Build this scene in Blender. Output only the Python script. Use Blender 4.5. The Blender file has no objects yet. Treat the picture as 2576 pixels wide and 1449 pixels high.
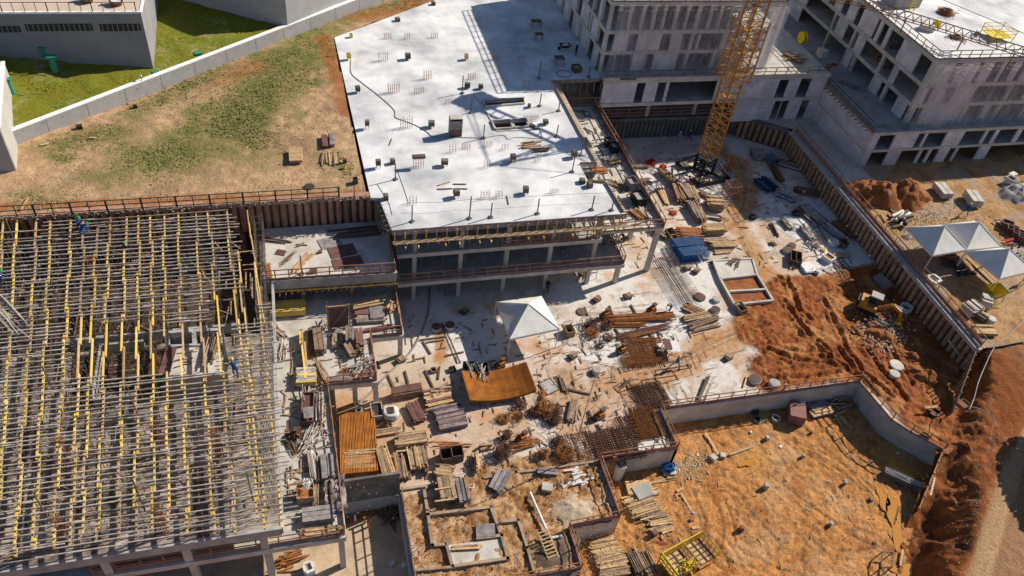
import bpy, math, random
import numpy as np
from mathutils import Vector, Matrix
Vc = Vector
from mathutils.geometry import tessellate_polygon
random.seed(11)
RNG = np.random.default_rng(5)
C = bpy.context.scene.collection
scene = bpy.context.scene
R = math.radians

CAM_H = 56.0
FPX, PITCH, ROLL, HEAD = 1985.35, 0.75809593, 0.14507289, 0.33727827
FW = Vc((math.sin(HEAD)*math.cos(PITCH), math.cos(HEAD)*math.cos(PITCH), -math.sin(PITCH)))
_r = Vc((math.cos(HEAD), -math.sin(HEAD), 0)); _u = _r.cross(FW)
RT = _r*math.cos(ROLL) + _u*math.sin(ROLL)
UP = -_r*math.sin(ROLL) + _u*math.cos(ROLL)
cam_data = bpy.data.cameras.new('camera')
cam_data.sensor_width = 36; cam_data.lens = FPX/2576*36
cam_data.clip_start = 1; cam_data.clip_end = 3000
cam = bpy.data.objects.new('camera', cam_data); C.objects.link(cam)
m = Matrix((RT, UP, -FW)).transposed().to_4x4(); m.translation = (0, 0, CAM_H)
cam.matrix_world = m
scene.camera = cam

SUN_EL = R(35.0)
SUN_DIR = Vc((0.957, 0.29, 0)).normalized()*math.cos(SUN_EL) + Vc((0, 0, math.sin(SUN_EL)))
world = bpy.data.worlds.new('World'); scene.world = world; world.use_nodes = True
wn = world.node_tree; wn.nodes.clear()
wo = wn.nodes.new('ShaderNodeOutputWorld'); wb = wn.nodes.new('ShaderNodeBackground')
sk = wn.nodes.new('ShaderNodeTexSky'); sk.sky_type = 'NISHITA'; sk.sun_disc = False
sk.sun_elevation = SUN_EL; sk.sun_rotation = math.atan2(SUN_DIR.x, SUN_DIR.y)
sk.air_density = 1.0; sk.dust_density = 0.6; sk.ozone_density = 4.0
wb.inputs['Strength'].default_value = 0.068
wn.links.new(sk.outputs[0], wb.inputs[0]); wn.links.new(wb.outputs[0], wo.inputs[0])
sun_d = bpy.data.lights.new('sun', 'SUN'); sun_d.energy = 5.0; sun_d.angle = R(0.5); sun_d.color = (1.0, 0.92, 0.79)
sun = bpy.data.objects.new('sun', sun_d); C.objects.link(sun)
sun.rotation_euler = (-SUN_DIR).to_track_quat('-Z', 'Y').to_euler()
scene.view_settings.view_transform = 'Standard'; scene.view_settings.look = 'None'
scene.view_settings.exposure = 0.30; scene.view_settings.gamma = 1.0
scene.view_settings.use_curve_mapping = False
scene.cycles.max_bounces = 5; scene.cycles.diffuse_bounces = 2; scene.cycles.glossy_bounces = 2
scene.cycles.transparent_max_bounces = 8

def ray(u, v):
    return FW*FPX + RT*(u-1288) - UP*(v-724.5)
def U(u, v, z=0.0):
    d = ray(u, v); t = (z-CAM_H)/d.z
    return Vc((d.x*t, d.y*t, z))
def g(rc, x, y, z=0.0):
    r, c = divmod(rc, 10)
    return U(644*c + x/4, 362*r + y/4, z)
def uv(rc, x, y):
    r, c = divmod(rc, 10)
    return 644*c + x/4, 362*r + y/4
def fx(u, v, Y):            # X and z where the sight line meets the plane y = Y
    d = ray(u, v); t = Y/d.y
    return d.x*t, CAM_H + d.z*t
def fy(u, v, X):
    d = ray(u, v); t = X/d.x
    return d.y*t, CAM_H + d.z*t
def fxc(rc, x, y, Y): return fx(*uv(rc, x, y), Y)[0]
def fyc(rc, x, y, X): return fy(*uv(rc, x, y), X)[0]

ORG = {}
def org(p): return ORG.get(p.name, Vc((0, 0, 0))) if p else Vc((0, 0, 0))
def thing(name, label, cat, loc=(0, 0, 0), group=None):
    o = bpy.data.objects.new(name, None); C.objects.link(o)
    o.location = loc; o.empty_display_size = 0.2
    o['label'] = label; o['category'] = cat
    if group: o['group'] = group
    ORG[o.name] = Vector(loc)
    return o
def tag(o, label=None, cat=None, group=None, kind=None):
    if label: o['label'] = label
    if cat: o['category'] = cat
    if group: o['group'] = group
    if kind: o['kind'] = kind
    return o
def link(name, me, parent=None, loc=None):
    o = bpy.data.objects.new(name, me); C.objects.link(o)
    if parent: o.parent = parent
    if loc is not None: o.location = loc
    ORG[o.name] = org(parent) + (Vector(loc) if loc is not None else Vc((0, 0, 0)))
    return o

class MB:
    def __init__(s): s.v = []; s.f = []
    def add(s, vs, fs):
        n = len(s.v); s.v.extend(vs); s.f.extend([tuple(i+n for i in f) for f in fs]); return s
    BOXF = [(0, 3, 2, 1), (4, 5, 6, 7), (0, 1, 5, 4), (1, 2, 6, 5), (2, 3, 7, 6), (3, 0, 4, 7)]
    def box(s, x0, x1, y0, y1, z0, z1):
        return s.add([(x0, y0, z0), (x1, y0, z0), (x1, y1, z0), (x0, y1, z0), (x0, y0, z1), (x1, y0, z1), (x1, y1, z1), (x0, y1, z1)], s.BOXF)
    def cbox(s, c, sx, sy, sz, rz=0.0, tilt=0.0):     # c = centre of the base
        ca, sa = math.cos(rz), math.sin(rz); vs = []
        for z in (0, sz):
            for a, b in ((-1, -1), (1, -1), (1, 1), (-1, 1)):
                X, Y = a*sx/2, b*sy/2
                vs.append((c[0]+X*ca-Y*sa, c[1]+X*sa+Y*ca, c[2]+z+tilt*X))
        return s.add(vs, s.BOXF)
    def beam(s, a, b, w, h=None):
        h = h or w; a = Vector(a); b = Vector(b); d = (b-a)
        if d.length < 1e-5: return s
        d.normalize()
        sd = d.cross(Vc((0, 0, 1)))
        if sd.length < 1e-3: sd = Vc((1, 0, 0))
        sd.normalize(); up = sd.cross(d)
        vs = []
        for p in (a, b):
            for i, j in ((-1, -1), (1, -1), (1, 1), (-1, 1)):
                vs.append(tuple(p + sd*(i*w/2) + up*(j*h/2)))
        return s.add(vs, s.BOXF)
    def tube(s, a, b, r, n=6, r2=None, cap=True):
        a = Vector(a); b = Vector(b); d = (b-a)
        if d.length < 1e-6: return s
        d.normalize(); r2 = r if r2 is None else r2
        sd = d.cross(Vc((0, 0, 1)))
        if sd.length < 1e-3: sd = Vc((1, 0, 0))
        sd.normalize(); up = sd.cross(d); vs = []
        for p, rr in ((a, r), (b, r2)):
            for k in range(n):
                t = 2*math.pi*k/n
                vs.append(tuple(p + sd*(math.cos(t)*rr) + up*(math.sin(t)*rr)))
        fs = [(k, (k+1) % n, n+(k+1) % n, n+k) for k in range(n)]
        if cap: fs += [tuple(range(n-1, -1, -1)), tuple(range(n, 2*n))]
        return s.add(vs, fs)
    def path(s, pts, r, n=5):
        for a, b in zip(pts[:-1], pts[1:]): s.tube(a, b, r, n)
        return s
    def prism(s, poly, z0, z1, holes=()):
        loops = [[Vc((p[0], p[1], 0)) for p in poly]] + [[Vc((p[0], p[1], 0)) for p in h] for h in holes]
        flat = [p for l in loops for p in l]; n = len(flat)
        tris = tessellate_polygon(loops)
        vs = [(p.x, p.y, z0) for p in flat] + [(p.x, p.y, z1) for p in flat]
        fs = []
        for t in tris:
            a, b, c = [flat[i] for i in t]
            if (b-a).cross(c-a).z < 0: t = (t[0], t[2], t[1])
            fs.append(tuple(i+n for i in t)); fs.append((t[2], t[1], t[0]))
        k = 0
        for l in loops:
            m_ = len(l)
            for i in range(m_): fs.append((k+i, k+(i+1) % m_, n+k+(i+1) % m_, n+k+i))
            k += m_
        return s.add(vs, fs)
    def build(s, name, mat, parent=None, smooth=False):
        o0 = org(parent)
        me = bpy.data.meshes.new(name)
        vs = s.v if o0.length == 0 else [(a-o0.x, b-o0.y, c-o0.z) for a, b, c in s.v]
        me.from_pydata(vs, [], s.f); me.update()
        if mat: me.materials.append(mat)
        if smooth: me.polygons.foreach_set('use_smooth', [True]*len(me.polygons))
        return link(name, me, parent)

UNIT = {}
def unit_mesh(shape, mat):
    k = (shape, mat.name)
    if k not in UNIT:
        b = MB()
        if shape == 'box': b.box(-.5, .5, -.5, .5, -.5, .5)
        elif shape == 'rod': b.tube((0, 0, -.5), (0, 0, .5), .5, 6)
        elif shape == 'pipe': b.tube((0, 0, -.5), (0, 0, .5), .5, 12)
        me = bpy.data.meshes.new(shape); me.from_pydata(b.v, [], b.f); me.materials.append(mat); me.update()
        UNIT[k] = me
    return UNIT[k]
def stick(name, a, b, w, h, mat, parent, shape='box'):
    a = Vector(a); b = Vector(b); d = b-a; L = d.length
    o = link(name, unit_mesh(shape, mat), parent)
    z = d.normalized(); x = z.cross(Vc((0, 0, 1)))
    if x.length < 1e-3: x = Vc((1, 0, 0))
    x.normalize(); y = z.cross(x)
    M = Matrix((x*w, y*h, z*L)).transposed().to_4x4()
    M.translation = (a+b)/2 - org(parent)
    o.matrix_local = M
    return o
def slab_piece(name, c, sx, sy, sz, rz, mat, parent):
    o = link(name, unit_mesh('box', mat), parent)
    o.matrix_local = Matrix.Translation(Vc((c[0], c[1], c[2]+sz/2))-org(parent)) @ Matrix.Rotation(rz, 4, 'Z') @ Matrix.Diagonal((sx, sy, sz, 1))
    return o
def copy_tree(o, parent=None):
    c = o.copy(); C.objects.link(c)
    if parent: c.parent = parent
    for ch in o.children: copy_tree(ch, c)
    return c

def nd(nt, t, **kw):
    n = nt.nodes.new(t)
    for k, v in kw.items(): setattr(n, k, v)
    return n
def mat(name, c1, c2=None, scale=1.5, rough=0.85, bump=0.25, bscale=12, metal=0.0, rand=0.18, detail=6, lo=.35, hi=.65, alpha=None, spec=0.3):
    M = bpy.data.materials.new(name); M.use_nodes = True; nt = M.node_tree
    b = nt.nodes['Principled BSDF']; c2 = c2 or tuple(x*0.72 for x in c1)
    geo = nd(nt, 'ShaderNodeNewGeometry'); no = nd(nt, 'ShaderNodeTexNoise')
    no.inputs['Scale'].default_value = scale; no.inputs['Detail'].default_value = detail; no.inputs['Roughness'].default_value = .62
    nt.links.new(geo.outputs['Position'], no.inputs['Vector'])
    rp = nd(nt, 'ShaderNodeValToRGB'); rp.color_ramp.elements[0].position = lo; rp.color_ramp.elements[1].position = hi
    rp.color_ramp.elements[0].color = (*c2, 1); rp.color_ramp.elements[1].color = (*c1, 1)
    nt.links.new(no.outputs['Fac'], rp.inputs['Fac'])
    oi = nd(nt, 'ShaderNodeObjectInfo'); mr = nd(nt, 'ShaderNodeMapRange')
    mr.inputs['To Min'].default_value = 1-rand; mr.inputs['To Max'].default_value = 1+rand
    nt.links.new(oi.outputs['Random'], mr.inputs['Value'])
    mx = nd(nt, 'ShaderNodeMix', data_type='RGBA', blend_type='MULTIPLY'); mx.inputs[0].default_value = 1
    cb = nd(nt, 'ShaderNodeCombineColor')
    for i in range(3): nt.links.new(mr.outputs[0], cb.inputs[i])
    nt.links.new(rp.outputs['Color'], mx.inputs[6]); nt.links.new(cb.outputs[0], mx.inputs[7])
    nt.links.new(mx.outputs[2], b.inputs['Base Color'])
    b.inputs['Roughness'].default_value = rough; b.inputs['Metallic'].default_value = metal
    b.inputs['Specular IOR Level'].default_value = spec
    if bump:
        n2 = nd(nt, 'ShaderNodeTexNoise'); n2.inputs['Scale'].default_value = bscale; n2.inputs['Detail'].default_value = 4
        nt.links.new(geo.outputs['Position'], n2.inputs['Vector'])
        bp = nd(nt, 'ShaderNodeBump'); bp.inputs['Strength'].default_value = bump; bp.inputs['Distance'].default_value = .05
        nt.links.new(n2.outputs['Fac'], bp.inputs['Height']); nt.links.new(bp.outputs['Normal'], b.inputs['Normal'])
    return M
def block_mat(name, c1, c2, mortar, bw=.4, bh=.2, rough=.9):
    M = bpy.data.materials.new(name); M.use_nodes = True; nt = M.node_tree; b = nt.nodes['Principled BSDF']
    geo = nd(nt, 'ShaderNodeNewGeometry'); sp = nd(nt, 'ShaderNodeSeparateXYZ'); nt.links.new(geo.outputs['Position'], sp.inputs[0])
    ad = nd(nt, 'ShaderNodeMath', operation='ADD'); nt.links.new(sp.outputs[0], ad.inputs[0]); nt.links.new(sp.outputs[1], ad.inputs[1])
    cb = nd(nt, 'ShaderNodeCombineXYZ'); nt.links.new(ad.outputs[0], cb.inputs[0]); nt.links.new(sp.outputs[2], cb.inputs[1])
    br = nd(nt, 'ShaderNodeTexBrick'); br.inputs['Scale'].default_value = 1
    br.inputs['Brick Width'].default_value = bw; br.inputs['Row Height'].default_value = bh; br.inputs['Mortar Size'].default_value = .022
    br.inputs['Color1'].default_value = (*c1, 1); br.inputs['Color2'].default_value = (*c2, 1); br.inputs['Mortar'].default_value = (*mortar, 1)
    br.inputs['Bias'].default_value = -.2
    nt.links.new(cb.outputs[0], br.inputs['Vector'])
    no = nd(nt, 'ShaderNodeTexNoise'); no.inputs['Scale'].default_value = .6; no.inputs['Detail'].default_value = 8
    nt.links.new(geo.outputs['Position'], no.inputs['Vector'])
    mr = nd(nt, 'ShaderNodeMapRange'); mr.inputs['From Min'].default_value = .3; mr.inputs['From Max'].default_value = .7; mr.inputs['To Min'].default_value = .72; mr.inputs['To Max'].default_value = 1.15
    nt.links.new(no.outputs['Fac'], mr.inputs['Value'])
    c3 = nd(nt, 'ShaderNodeCombineColor')
    for i in range(3): nt.links.new(mr.outputs[0], c3.inputs[i])
    mx = nd(nt, 'ShaderNodeMix', data_type='RGBA', blend_type='MULTIPLY'); mx.inputs[0].default_value = 1
    nt.links.new(br.outputs['Color'], mx.inputs[6]); nt.links.new(c3.outputs[0], mx.inputs[7])
    nt.links.new(mx.outputs[2], b.inputs['Base Color']); b.inputs['Roughness'].default_value = rough
    bp = nd(nt, 'ShaderNodeBump'); bp.inputs['Strength'].default_value = .5; bp.inputs['Distance'].default_value = .03; bp.invert = True
    nt.links.new(br.outputs['Fac'], bp.inputs['Height']); nt.links.new(bp.outputs['Normal'], b.inputs['Normal'])
    return M
def ground_mat(name, rough=.95, fine=7.0, amp=.42, bump=1.0, bdist=.10, bscale=4.0):
    """colour comes from the survey of the ground (attribute Col: soil, grass, concrete), broken up by fine grain"""
    M = bpy.data.materials.new(name); M.use_nodes = True; nt = M.node_tree; b = nt.nodes['Principled BSDF']
    at = nd(nt, 'ShaderNodeAttribute', attribute_name='Col'); geo = nd(nt, 'ShaderNodeNewGeometry')
    no = nd(nt, 'ShaderNodeTexNoise'); no.inputs['Scale'].default_value = fine; no.inputs['Detail'].default_value = 8; no.inputs['Roughness'].default_value = .7
    nt.links.new(geo.outputs['Position'], no.inputs['Vector'])
    mr = nd(nt, 'ShaderNodeMapRange'); mr.inputs['From Min'].default_value = .3; mr.inputs['From Max'].default_value = .7
    mr.inputs['To Min'].default_value = 1-amp; mr.inputs['To Max'].default_value = 1+amp
    nt.links.new(no.outputs['Fac'], mr.inputs['Value']); cb = nd(nt, 'ShaderNodeCombineColor')
    for i in range(3): nt.links.new(mr.outputs[0], cb.inputs[i])
    mx = nd(nt, 'ShaderNodeMix', data_type='RGBA', blend_type='MULTIPLY'); mx.inputs[0].default_value = 1
    nt.links.new(at.outputs['Color'], mx.inputs[6]); nt.links.new(cb.outputs[0], mx.inputs[7])
    nt.links.new(mx.outputs[2], b.inputs['Base Color']); b.inputs['Roughness'].default_value = rough
    b.inputs['Specular IOR Level'].default_value = .2
    n2 = nd(nt, 'ShaderNodeTexNoise'); n2.inputs['Scale'].default_value = bscale; n2.inputs['Detail'].default_value = 8; n2.inputs['Roughness'].default_value = .65
    nt.links.new(geo.outputs['Position'], n2.inputs['Vector'])
    bp = nd(nt, 'ShaderNodeBump'); bp.inputs['Distance'].default_value = bdist
    ml = nd(nt, 'ShaderNodeMapRange'); ml.inputs['To Min'].default_value = bump*.25; ml.inputs['To Max'].default_value = bump; nt.links.new(at.outputs['Alpha'], ml.inputs['Value']); nt.links.new(ml.outputs[0], bp.inputs['Strength'])
    nt.links.new(n2.outputs['Fac'], bp.inputs['Height']); nt.links.new(bp.outputs['Normal'], b.inputs['Normal'])
    return M
def net_mat(name, col, a):
    M = bpy.data.materials.new(name); M.use_nodes = True; nt = M.node_tree; nt.nodes.clear()
    o = nd(nt, 'ShaderNodeOutputMaterial'); t = nd(nt, 'ShaderNodeBsdfTransparent'); d = nd(nt, 'ShaderNodeBsdfDiffuse'); d.inputs[0].default_value = (*col, 1)
    tl = nd(nt, 'ShaderNodeBsdfTranslucent'); tl.inputs[0].default_value = (*col, 1)
    m1 = nd(nt, 'ShaderNodeMixShader'); m1.inputs[0].default_value = .45
    nt.links.new(d.outputs[0], m1.inputs[1]); nt.links.new(tl.outputs[0], m1.inputs[2])
    geo = nd(nt, 'ShaderNodeNewGeometry'); mp = nd(nt, 'ShaderNodeMapping'); mp.inputs['Scale'].default_value = (.7, .7, .22)
    no = nd(nt, 'ShaderNodeTexNoise'); no.inputs['Scale'].default_value = 1.6; no.inputs['Detail'].default_value = 6; no.inputs['Roughness'].default_value = .7
    nt.links.new(geo.outputs['Position'], mp.inputs[0]); nt.links.new(mp.outputs[0], no.inputs['Vector'])
    mr = nd(nt, 'ShaderNodeMapRange'); mr.inputs['From Min'].default_value = .35; mr.inputs['From Max'].default_value = .75
    mr.inputs['To Min'].default_value = a*.45; mr.inputs['To Max'].default_value = min(.95, a*2.0)
    nt.links.new(no.outputs['Fac'], mr.inputs['Value'])
    m2 = nd(nt, 'ShaderNodeMixShader'); nt.links.new(mr.outputs[0], m2.inputs[0])
    nt.links.new(t.outputs[0], m2.inputs[1]); nt.links.new(m1.outputs[0], m2.inputs[2]); nt.links.new(m2.outputs[0], o.inputs[0])
    return M

K = {}
K['slab'] = mat('poured_slab_concrete', (.80, .79, .785), (.43, .435, .455), scale=.24, rough=.8, bump=.3, bscale=5, rand=0, detail=12, lo=.34, hi=.63)
K['conc'] = mat('grey_concrete', (.46, .44, .42), (.30, .29, .28), scale=.9, rand=.06, detail=9)
K['conc_pale'] = mat('pale_concrete', (.62, .58, .52), (.42, .38, .33), scale=.7, rand=.06, detail=9)
K['conc_dark'] = mat('stained_and_shade_toned_concrete', (.20, .18, .17), (.09, .085, .08), scale=.8, rand=.08, detail=9)  # dark tone also paints indoor shade onto the inner walls
K['panelwall'] = mat('grey_rendered_panel', (.40, .39, .39), (.34, .33, .33), scale=1.2, rand=.05, bump=.05)
K['coping'] = mat('white_coping', (.90, .89, .88), (.84, .83, .82), scale=2, rand=.03, bump=.05)
K['housewall'] = mat('grey_house_render', (.27, .27, .28), (.22, .22, .23), scale=.5, rand=0, bump=.1)
K['beigewall'] = mat('beige_house_render', (.44, .42, .38), (.38, .36, .33), scale=.8, rand=0, bump=.08)
K['terrace'] = mat('terrace_tile', (.62, .50, .40), (.52, .42, .33), scale=.5, rand=0, bump=.05)
K['block'] = block_mat('concrete_block_wall', (.84, .78, .79), (.70, .65, .66), (.40, .36, .37))
K['yellow'] = mat('yellow_formwork_timber', (.80, .52, .05), (.62, .44, .22), scale=1.1, rand=.25, lo=.38, hi=.6)
K['pale'] = mat('pale_new_timber', (.62, .41, .21), (.38, .25, .13), scale=3, rand=.25)
K['wood'] = mat('weathered_timber', (.42, .29, .18), (.20, .13, .085), scale=3, rand=.3)
K['darkwood'] = mat('dark_wet_timber_and_shade_tone', (.20, .13, .09), (.10, .07, .05), scale=3, rand=.3)  # also serves as painted shade in the slab shafts and on lower floors
K['ply'] = mat('red_film_plywood', (.22, .10, .085), (.13, .06, .055), scale=1.5, rough=.7, rand=.3, bump=.1)
K['plygrey'] = mat('grey_worn_plywood', (.33, .29, .285), (.16, .135, .135), scale=2, rough=.8, rand=.25)
K['tube'] = mat('galvanised_steel_tube', (.57, .52, .47), (.28, .21, .17), scale=2.5, rough=.55, metal=.0, rand=.3, bump=0)
K['prop'] = mat('grey_steel_prop', (.24, .22, .20), (.09, .07, .06), scale=2, rough=.6, rand=.1, bump=0)
K['rust'] = mat('rusty_rebar', (.42, .17, .05), (.24, .09, .03), scale=2.5, rough=.9, rand=.2, bump=.1)
K['rustdark'] = mat('dark_rusty_rebar', (.20, .09, .05), (.10, .05, .035), scale=2.5, rough=.9, rand=.2, bump=.1)
K['crane'] = mat('crane_yellow_paint', (.55, .26, .03), (.34, .15, .03), scale=1.5, rough=.5, rand=.08, bump=0)
K['crane_worn'] = mat('worn_yellow_lattice', (.42, .25, .10), (.24, .14, .08), scale=2, rand=.1, bump=0)
K['black'] = mat('black_steel', (.03, .03, .035), (.02, .02, .02), scale=2, rough=.5, rand=.1, bump=0)
K['rail'] = mat('brown_guardrail_timber', (.42, .20, .10), (.26, .13, .08), scale=2, rand=.2, bump=.05)
K['toe'] = mat('pinkish_toe_board', (.34, .20, .17), (.22, .12, .10), scale=1.4, rand=.12, bump=.05)
K['green'] = mat('dark_green_fence_paint', (.03, .07, .05), (.02, .045, .03), scale=2, rough=.6, rand=.1, bump=0)
K['utility'] = mat('green_utility_box', (.04, .26, .15), (.035, .20, .12), scale=2, rough=.6, rand=.08, bump=0)
K['pile'] = mat('reddish_bored_pile', (.46, .26, .19), (.28, .14, .10), scale=1.4, rand=.2, detail=9)
K['pilebrown'] = mat('brown_bored_pile', (.48, .31, .19), (.22, .14, .09), scale=1.4, rand=.2, detail=9)
K['tent'] = mat('white_tent_fabric', (.78, .75, .70), (.66, .62, .57), scale=1.1, rough=.8, rand=.03, bump=.12, bscale=2.0)
K['bin'] = mat('dark_teal_bin', (.03, .06, .09), (.02, .04, .05), rand=.1)
K['blue'] = mat('blue_scaffold_frame', (.015, .13, .36), (.01, .07, .20), scale=3, rough=.5, rand=.15, bump=0)
K['white'] = mat('white_plastic', (.80, .79, .77), (.60, .58, .56), scale=3, rand=.05, bump=.1)
K['orange'] = mat('orange_paint', (.62, .19, .03), (.36, .11, .03), scale=3, rand=.1, bump=0)
K['red'] = mat('red_paint', (.55, .04, .02), (.35, .03, .02), scale=3, rand=.1, bump=0)
K['yellowpaint'] = mat('yellow_paint', (.85, .62, .02), (.65, .45, .02), scale=3, rough=.5, rand=.08, bump=0)
K['skin'] = mat('skin', (.38, .20, .13), (.34, .18, .12), scale=5, rand=.1, bump=0)
K['cloth_blue'] = mat('blue_work_clothes', (.015, .10, .34), (.01, .06, .22), scale=6, rand=.15, bump=.1)
K['cloth_dark'] = mat('dark_work_clothes', (.03, .04, .08), (.02, .025, .05), scale=6, rand=.15, bump=.1)
K['cloth_pale'] = mat('pale_work_clothes', (.50, .48, .46), (.36, .34, .33), scale=6, rand=.15, bump=.1)
K['helm_y'] = mat('yellow_helmet', (.85, .60, .02), rough=.4, rand=0, bump=0)
K['helm_g'] = mat('green_helmet', (.01, .36, .12), rough=.4, rand=0, bump=0)
K['helm_w'] = mat('white_helmet', (.80, .80, .78), rough=.4, rand=0, bump=0)
K['boxin'] = mat('dark_box_interior', (.05, .045, .04), rand=.1)
K['boxgreen'] = mat('green_box_out', (.10, .14, .09), (.06, .07, .05), scale=4, rand=.15)
K['boxbrown'] = mat('brown_box_out', (.16, .10, .08), (.09, .06, .05), scale=4, rand=.2)
K['hose'] = mat('grey_hose', (.30, .27, .25), (.22, .2, .19), rand=0, bump=0)
K['water'] = mat('muddy_water', (.50, .22, .03), (.46, .20, .03), scale=.6, rough=.12, rand=0, bump=.02, spec=.6)
K['stone'] = mat('rubble_stone', (.60, .47, .34), (.36, .26, .17), scale=3, rand=.3)
K['net'] = net_mat('white_debris_netting', (.86, .80, .82), .30)
K['matrust'] = mat('bright_rust_mat', (.52, .20, .03), (.32, .115, .022), scale=1.2, rand=0, bump=0)
K['floor'] = mat('shade_toned_scaffold_floor', (.46, .385, .32), (.12, .095, .08), scale=.5, rand=0, detail=9, lo=.4, hi=.62)  # browns darkened to paint in the shade below the scaffold
K['edge'] = mat('brownish_footing_concrete', (.42, .31, .22), (.26, .18, .12), scale=1.4, rand=.15, detail=8)
K['clod'] = mat('orange_clods', (.40, .17, .055), (.20, .08, .03), scale=2, rand=0)
K['sandbay'] = mat('pale_bay_sand', (.55, .44, .32), (.34, .25, .17), scale=1.2, rand=0, bump=1.0, bscale=4)
K['netgreen'] = net_mat('green_debris_netting', (.10, .22, .20), .75)
K['ground'] = ground_mat('open_ground')
K['yard'] = ground_mat('yard_surface', rough=.9, fine=3.0, amp=.18, bump=1.0, bdist=.09, bscale=4)
K['grassblade'] = mat('grass_blades', (.30, .33, .05), (.17, .19, .03), scale=1.2, rand=0, bump=0, lo=.3, hi=.7)
K['grassdry'] = mat('dry_grass_blades', (.34, .28, .11), (.17, .19, .045), scale=.8, rand=0, bump=0, lo=.3, hi=.7)
K['bag'] = mat('white_bulk_bag', (.72, .70, .68), (.52, .50, .48), scale=2, rand=.05, bump=.6, bscale=3)
K['sand'] = mat('grey_sand', (.40, .37, .34), (.30, .27, .25), scale=2, rand=0, bump=.5)
K['redsoil'] = mat('red_soil_heap', (.36, .125, .03), (.18, .055, .015), scale=1.0, rand=0, bump=.8, bscale=3)
K['glass'] = mat('dark_glass', (.03, .04, .05), rough=.1, rand=0, bump=0, spec=.8)
K['foliage'] = mat('tree_leaves', (.06, .09, .02), (.03, .05, .012), scale=.8, rand=0, bump=0)
K['wicker'] = mat('brown_wicker', (.16, .09, .05), (.10, .06, .035), scale=8, rand=.05)

_L = RNG.random((256, 256))
def vnoise(x, y):
    xi = np.floor(x).astype(int); yi = np.floor(y).astype(int); fx_ = x-xi; fy_ = y-yi
    fx_ = fx_*fx_*(3-2*fx_); fy_ = fy_*fy_*(3-2*fy_)
    a = _L[xi % 256, yi % 256]; b = _L[(xi+1) % 256, yi % 256]; c = _L[xi % 256, (yi+1) % 256]; d = _L[(xi+1) % 256, (yi+1) % 256]
    return (a*(1-fx_)+b*fx_)*(1-fy_) + (c*(1-fx_)+d*fx_)*fy_
def fbm(x, y, s, o=5, seed=0.0, gain=.5):
    x = x/s+seed*17.3; y = y/s+seed*31.7; r = 0; a = 1; t = 0
    for _ in range(o):
        r = r+a*vnoise(x, y); t += a; a *= gain; x = x*2.03+11.1; y = y*2.03+7.7
    return r/t
def sstep(a, b, x):
    t = np.clip((x-a)/(b-a), 0, 1); return t*t*(3-2*t)
def inpoly(px, py, poly):
    r = np.zeros(px.shape, bool); n = len(poly)
    for i in range(n):
        x1, y1 = poly[i][:2]; x2, y2 = poly[(i+1) % n][:2]
        if y1 == y2: continue
        c = ((y1 > py) != (y2 > py)) & (px < (x2-x1)*(py-y1)/(y2-y1)+x1)
        r ^= c
    return r
def dseg(px, py, pts):
    best = np.full(px.shape, 1e9)
    for (a, b) in zip(pts[:-1], pts[1:]):
        ax, ay = a[0], a[1]; dx, dy = b[0]-ax, b[1]-ay; L = dx*dx+dy*dy+1e-9
        t = np.clip(((px-ax)*dx+(py-ay)*dy)/L, 0, 1)
        best = np.minimum(best, np.hypot(px-ax-t*dx, py-ay-t*dy))
    return best
def sheet(name, poly, res, zf, cf, m, holes=(), kind='structure', parent=None):
    xs = [p[0] for p in poly]; ys = [p[1] for p in poly]
    gx = np.arange(min(xs), max(xs)+res, res); gy = np.arange(min(ys), max(ys)+res, res)
    X, Y = np.meshgrid(gx, gy, indexing='ij'); Z = zf(X, Y)
    if np.isscalar(Z): Z = np.full(X.shape, Z)
    cx = X[:-1, :-1]+res/2; cy = Y[:-1, :-1]+res/2
    keep = inpoly(cx, cy, poly)
    for h in holes: keep &= ~inpoly(cx, cy, h)
    idx = np.arange(X.size).reshape(X.shape)
    f = np.stack([idx[:-1, :-1][keep], idx[1:, :-1][keep], idx[1:, 1:][keep], idx[:-1, 1:][keep]], 1)
    used = np.unique(f); remap = np.full(X.size, -1); remap[used] = np.arange(len(used)); f = remap[f]
    co = np.stack([X.ravel(), Y.ravel(), Z.ravel()], 1)[used]
    me = bpy.data.meshes.new(name); me.vertices.add(len(co)); me.vertices.foreach_set('co', co.ravel())
    me.loops.add(f.size); me.loops.foreach_set('vertex_index', f.ravel().astype(np.int32))
    me.polygons.add(len(f)); me.polygons.foreach_set('loop_start', np.arange(0, f.size, 4, dtype=np.int32))
    me.polygons.foreach_set('use_smooth', np.ones(len(f), bool)); me.update(calc_edges=True)
    col = np.ones((len(co), 4)); cc_ = cf(co[:, 0], co[:, 1]); col[:, :cc_.shape[1]] = cc_
    at = me.color_attributes.new('Col', 'FLOAT_COLOR', 'POINT'); at.data.foreach_set('color', col.ravel())
    me.materials.append(m); o = link(name, me, parent)
    if kind: o['kind'] = kind
    return o
def mixc(a, b, t):
    a = np.asarray(a); b = np.asarray(b)
    if a.ndim == 1: a = a[None, :]
    if b.ndim == 1: b = b[None, :]
    return a*(1-t[:, None])+b*t[:, None]
def W(*pts, z=0.0): return [tuple(U(u, v, z)[:2]) for u, v in pts]
CON = np.array([.57, .48, .395]); CONP = np.array([.69, .665, .64]); TAN = np.array([.47, .30, .165]); ORANGE = np.array([.44, .20, .066])
RED = np.array([.29, .088, .022]); REDD = np.array([.13, .04, .014]); PIT = np.array([.44, .20, .065]); LOT = np.array([.43, .275, .155])
GREEN = np.array([.115, .135, .025]); GREEND = np.array([.21, .18, .06]); LAWN = np.array([.15, .17, .014]); PINK = np.array([.52, .385, .265])

base_p = MB(); base_p.box(-900, 900, -300, 1800, -6.2, -6.0)
tag(base_p.build('ground', mat('far_soil', (.30, .22, .15), rand=0)), kind='structure')

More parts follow.
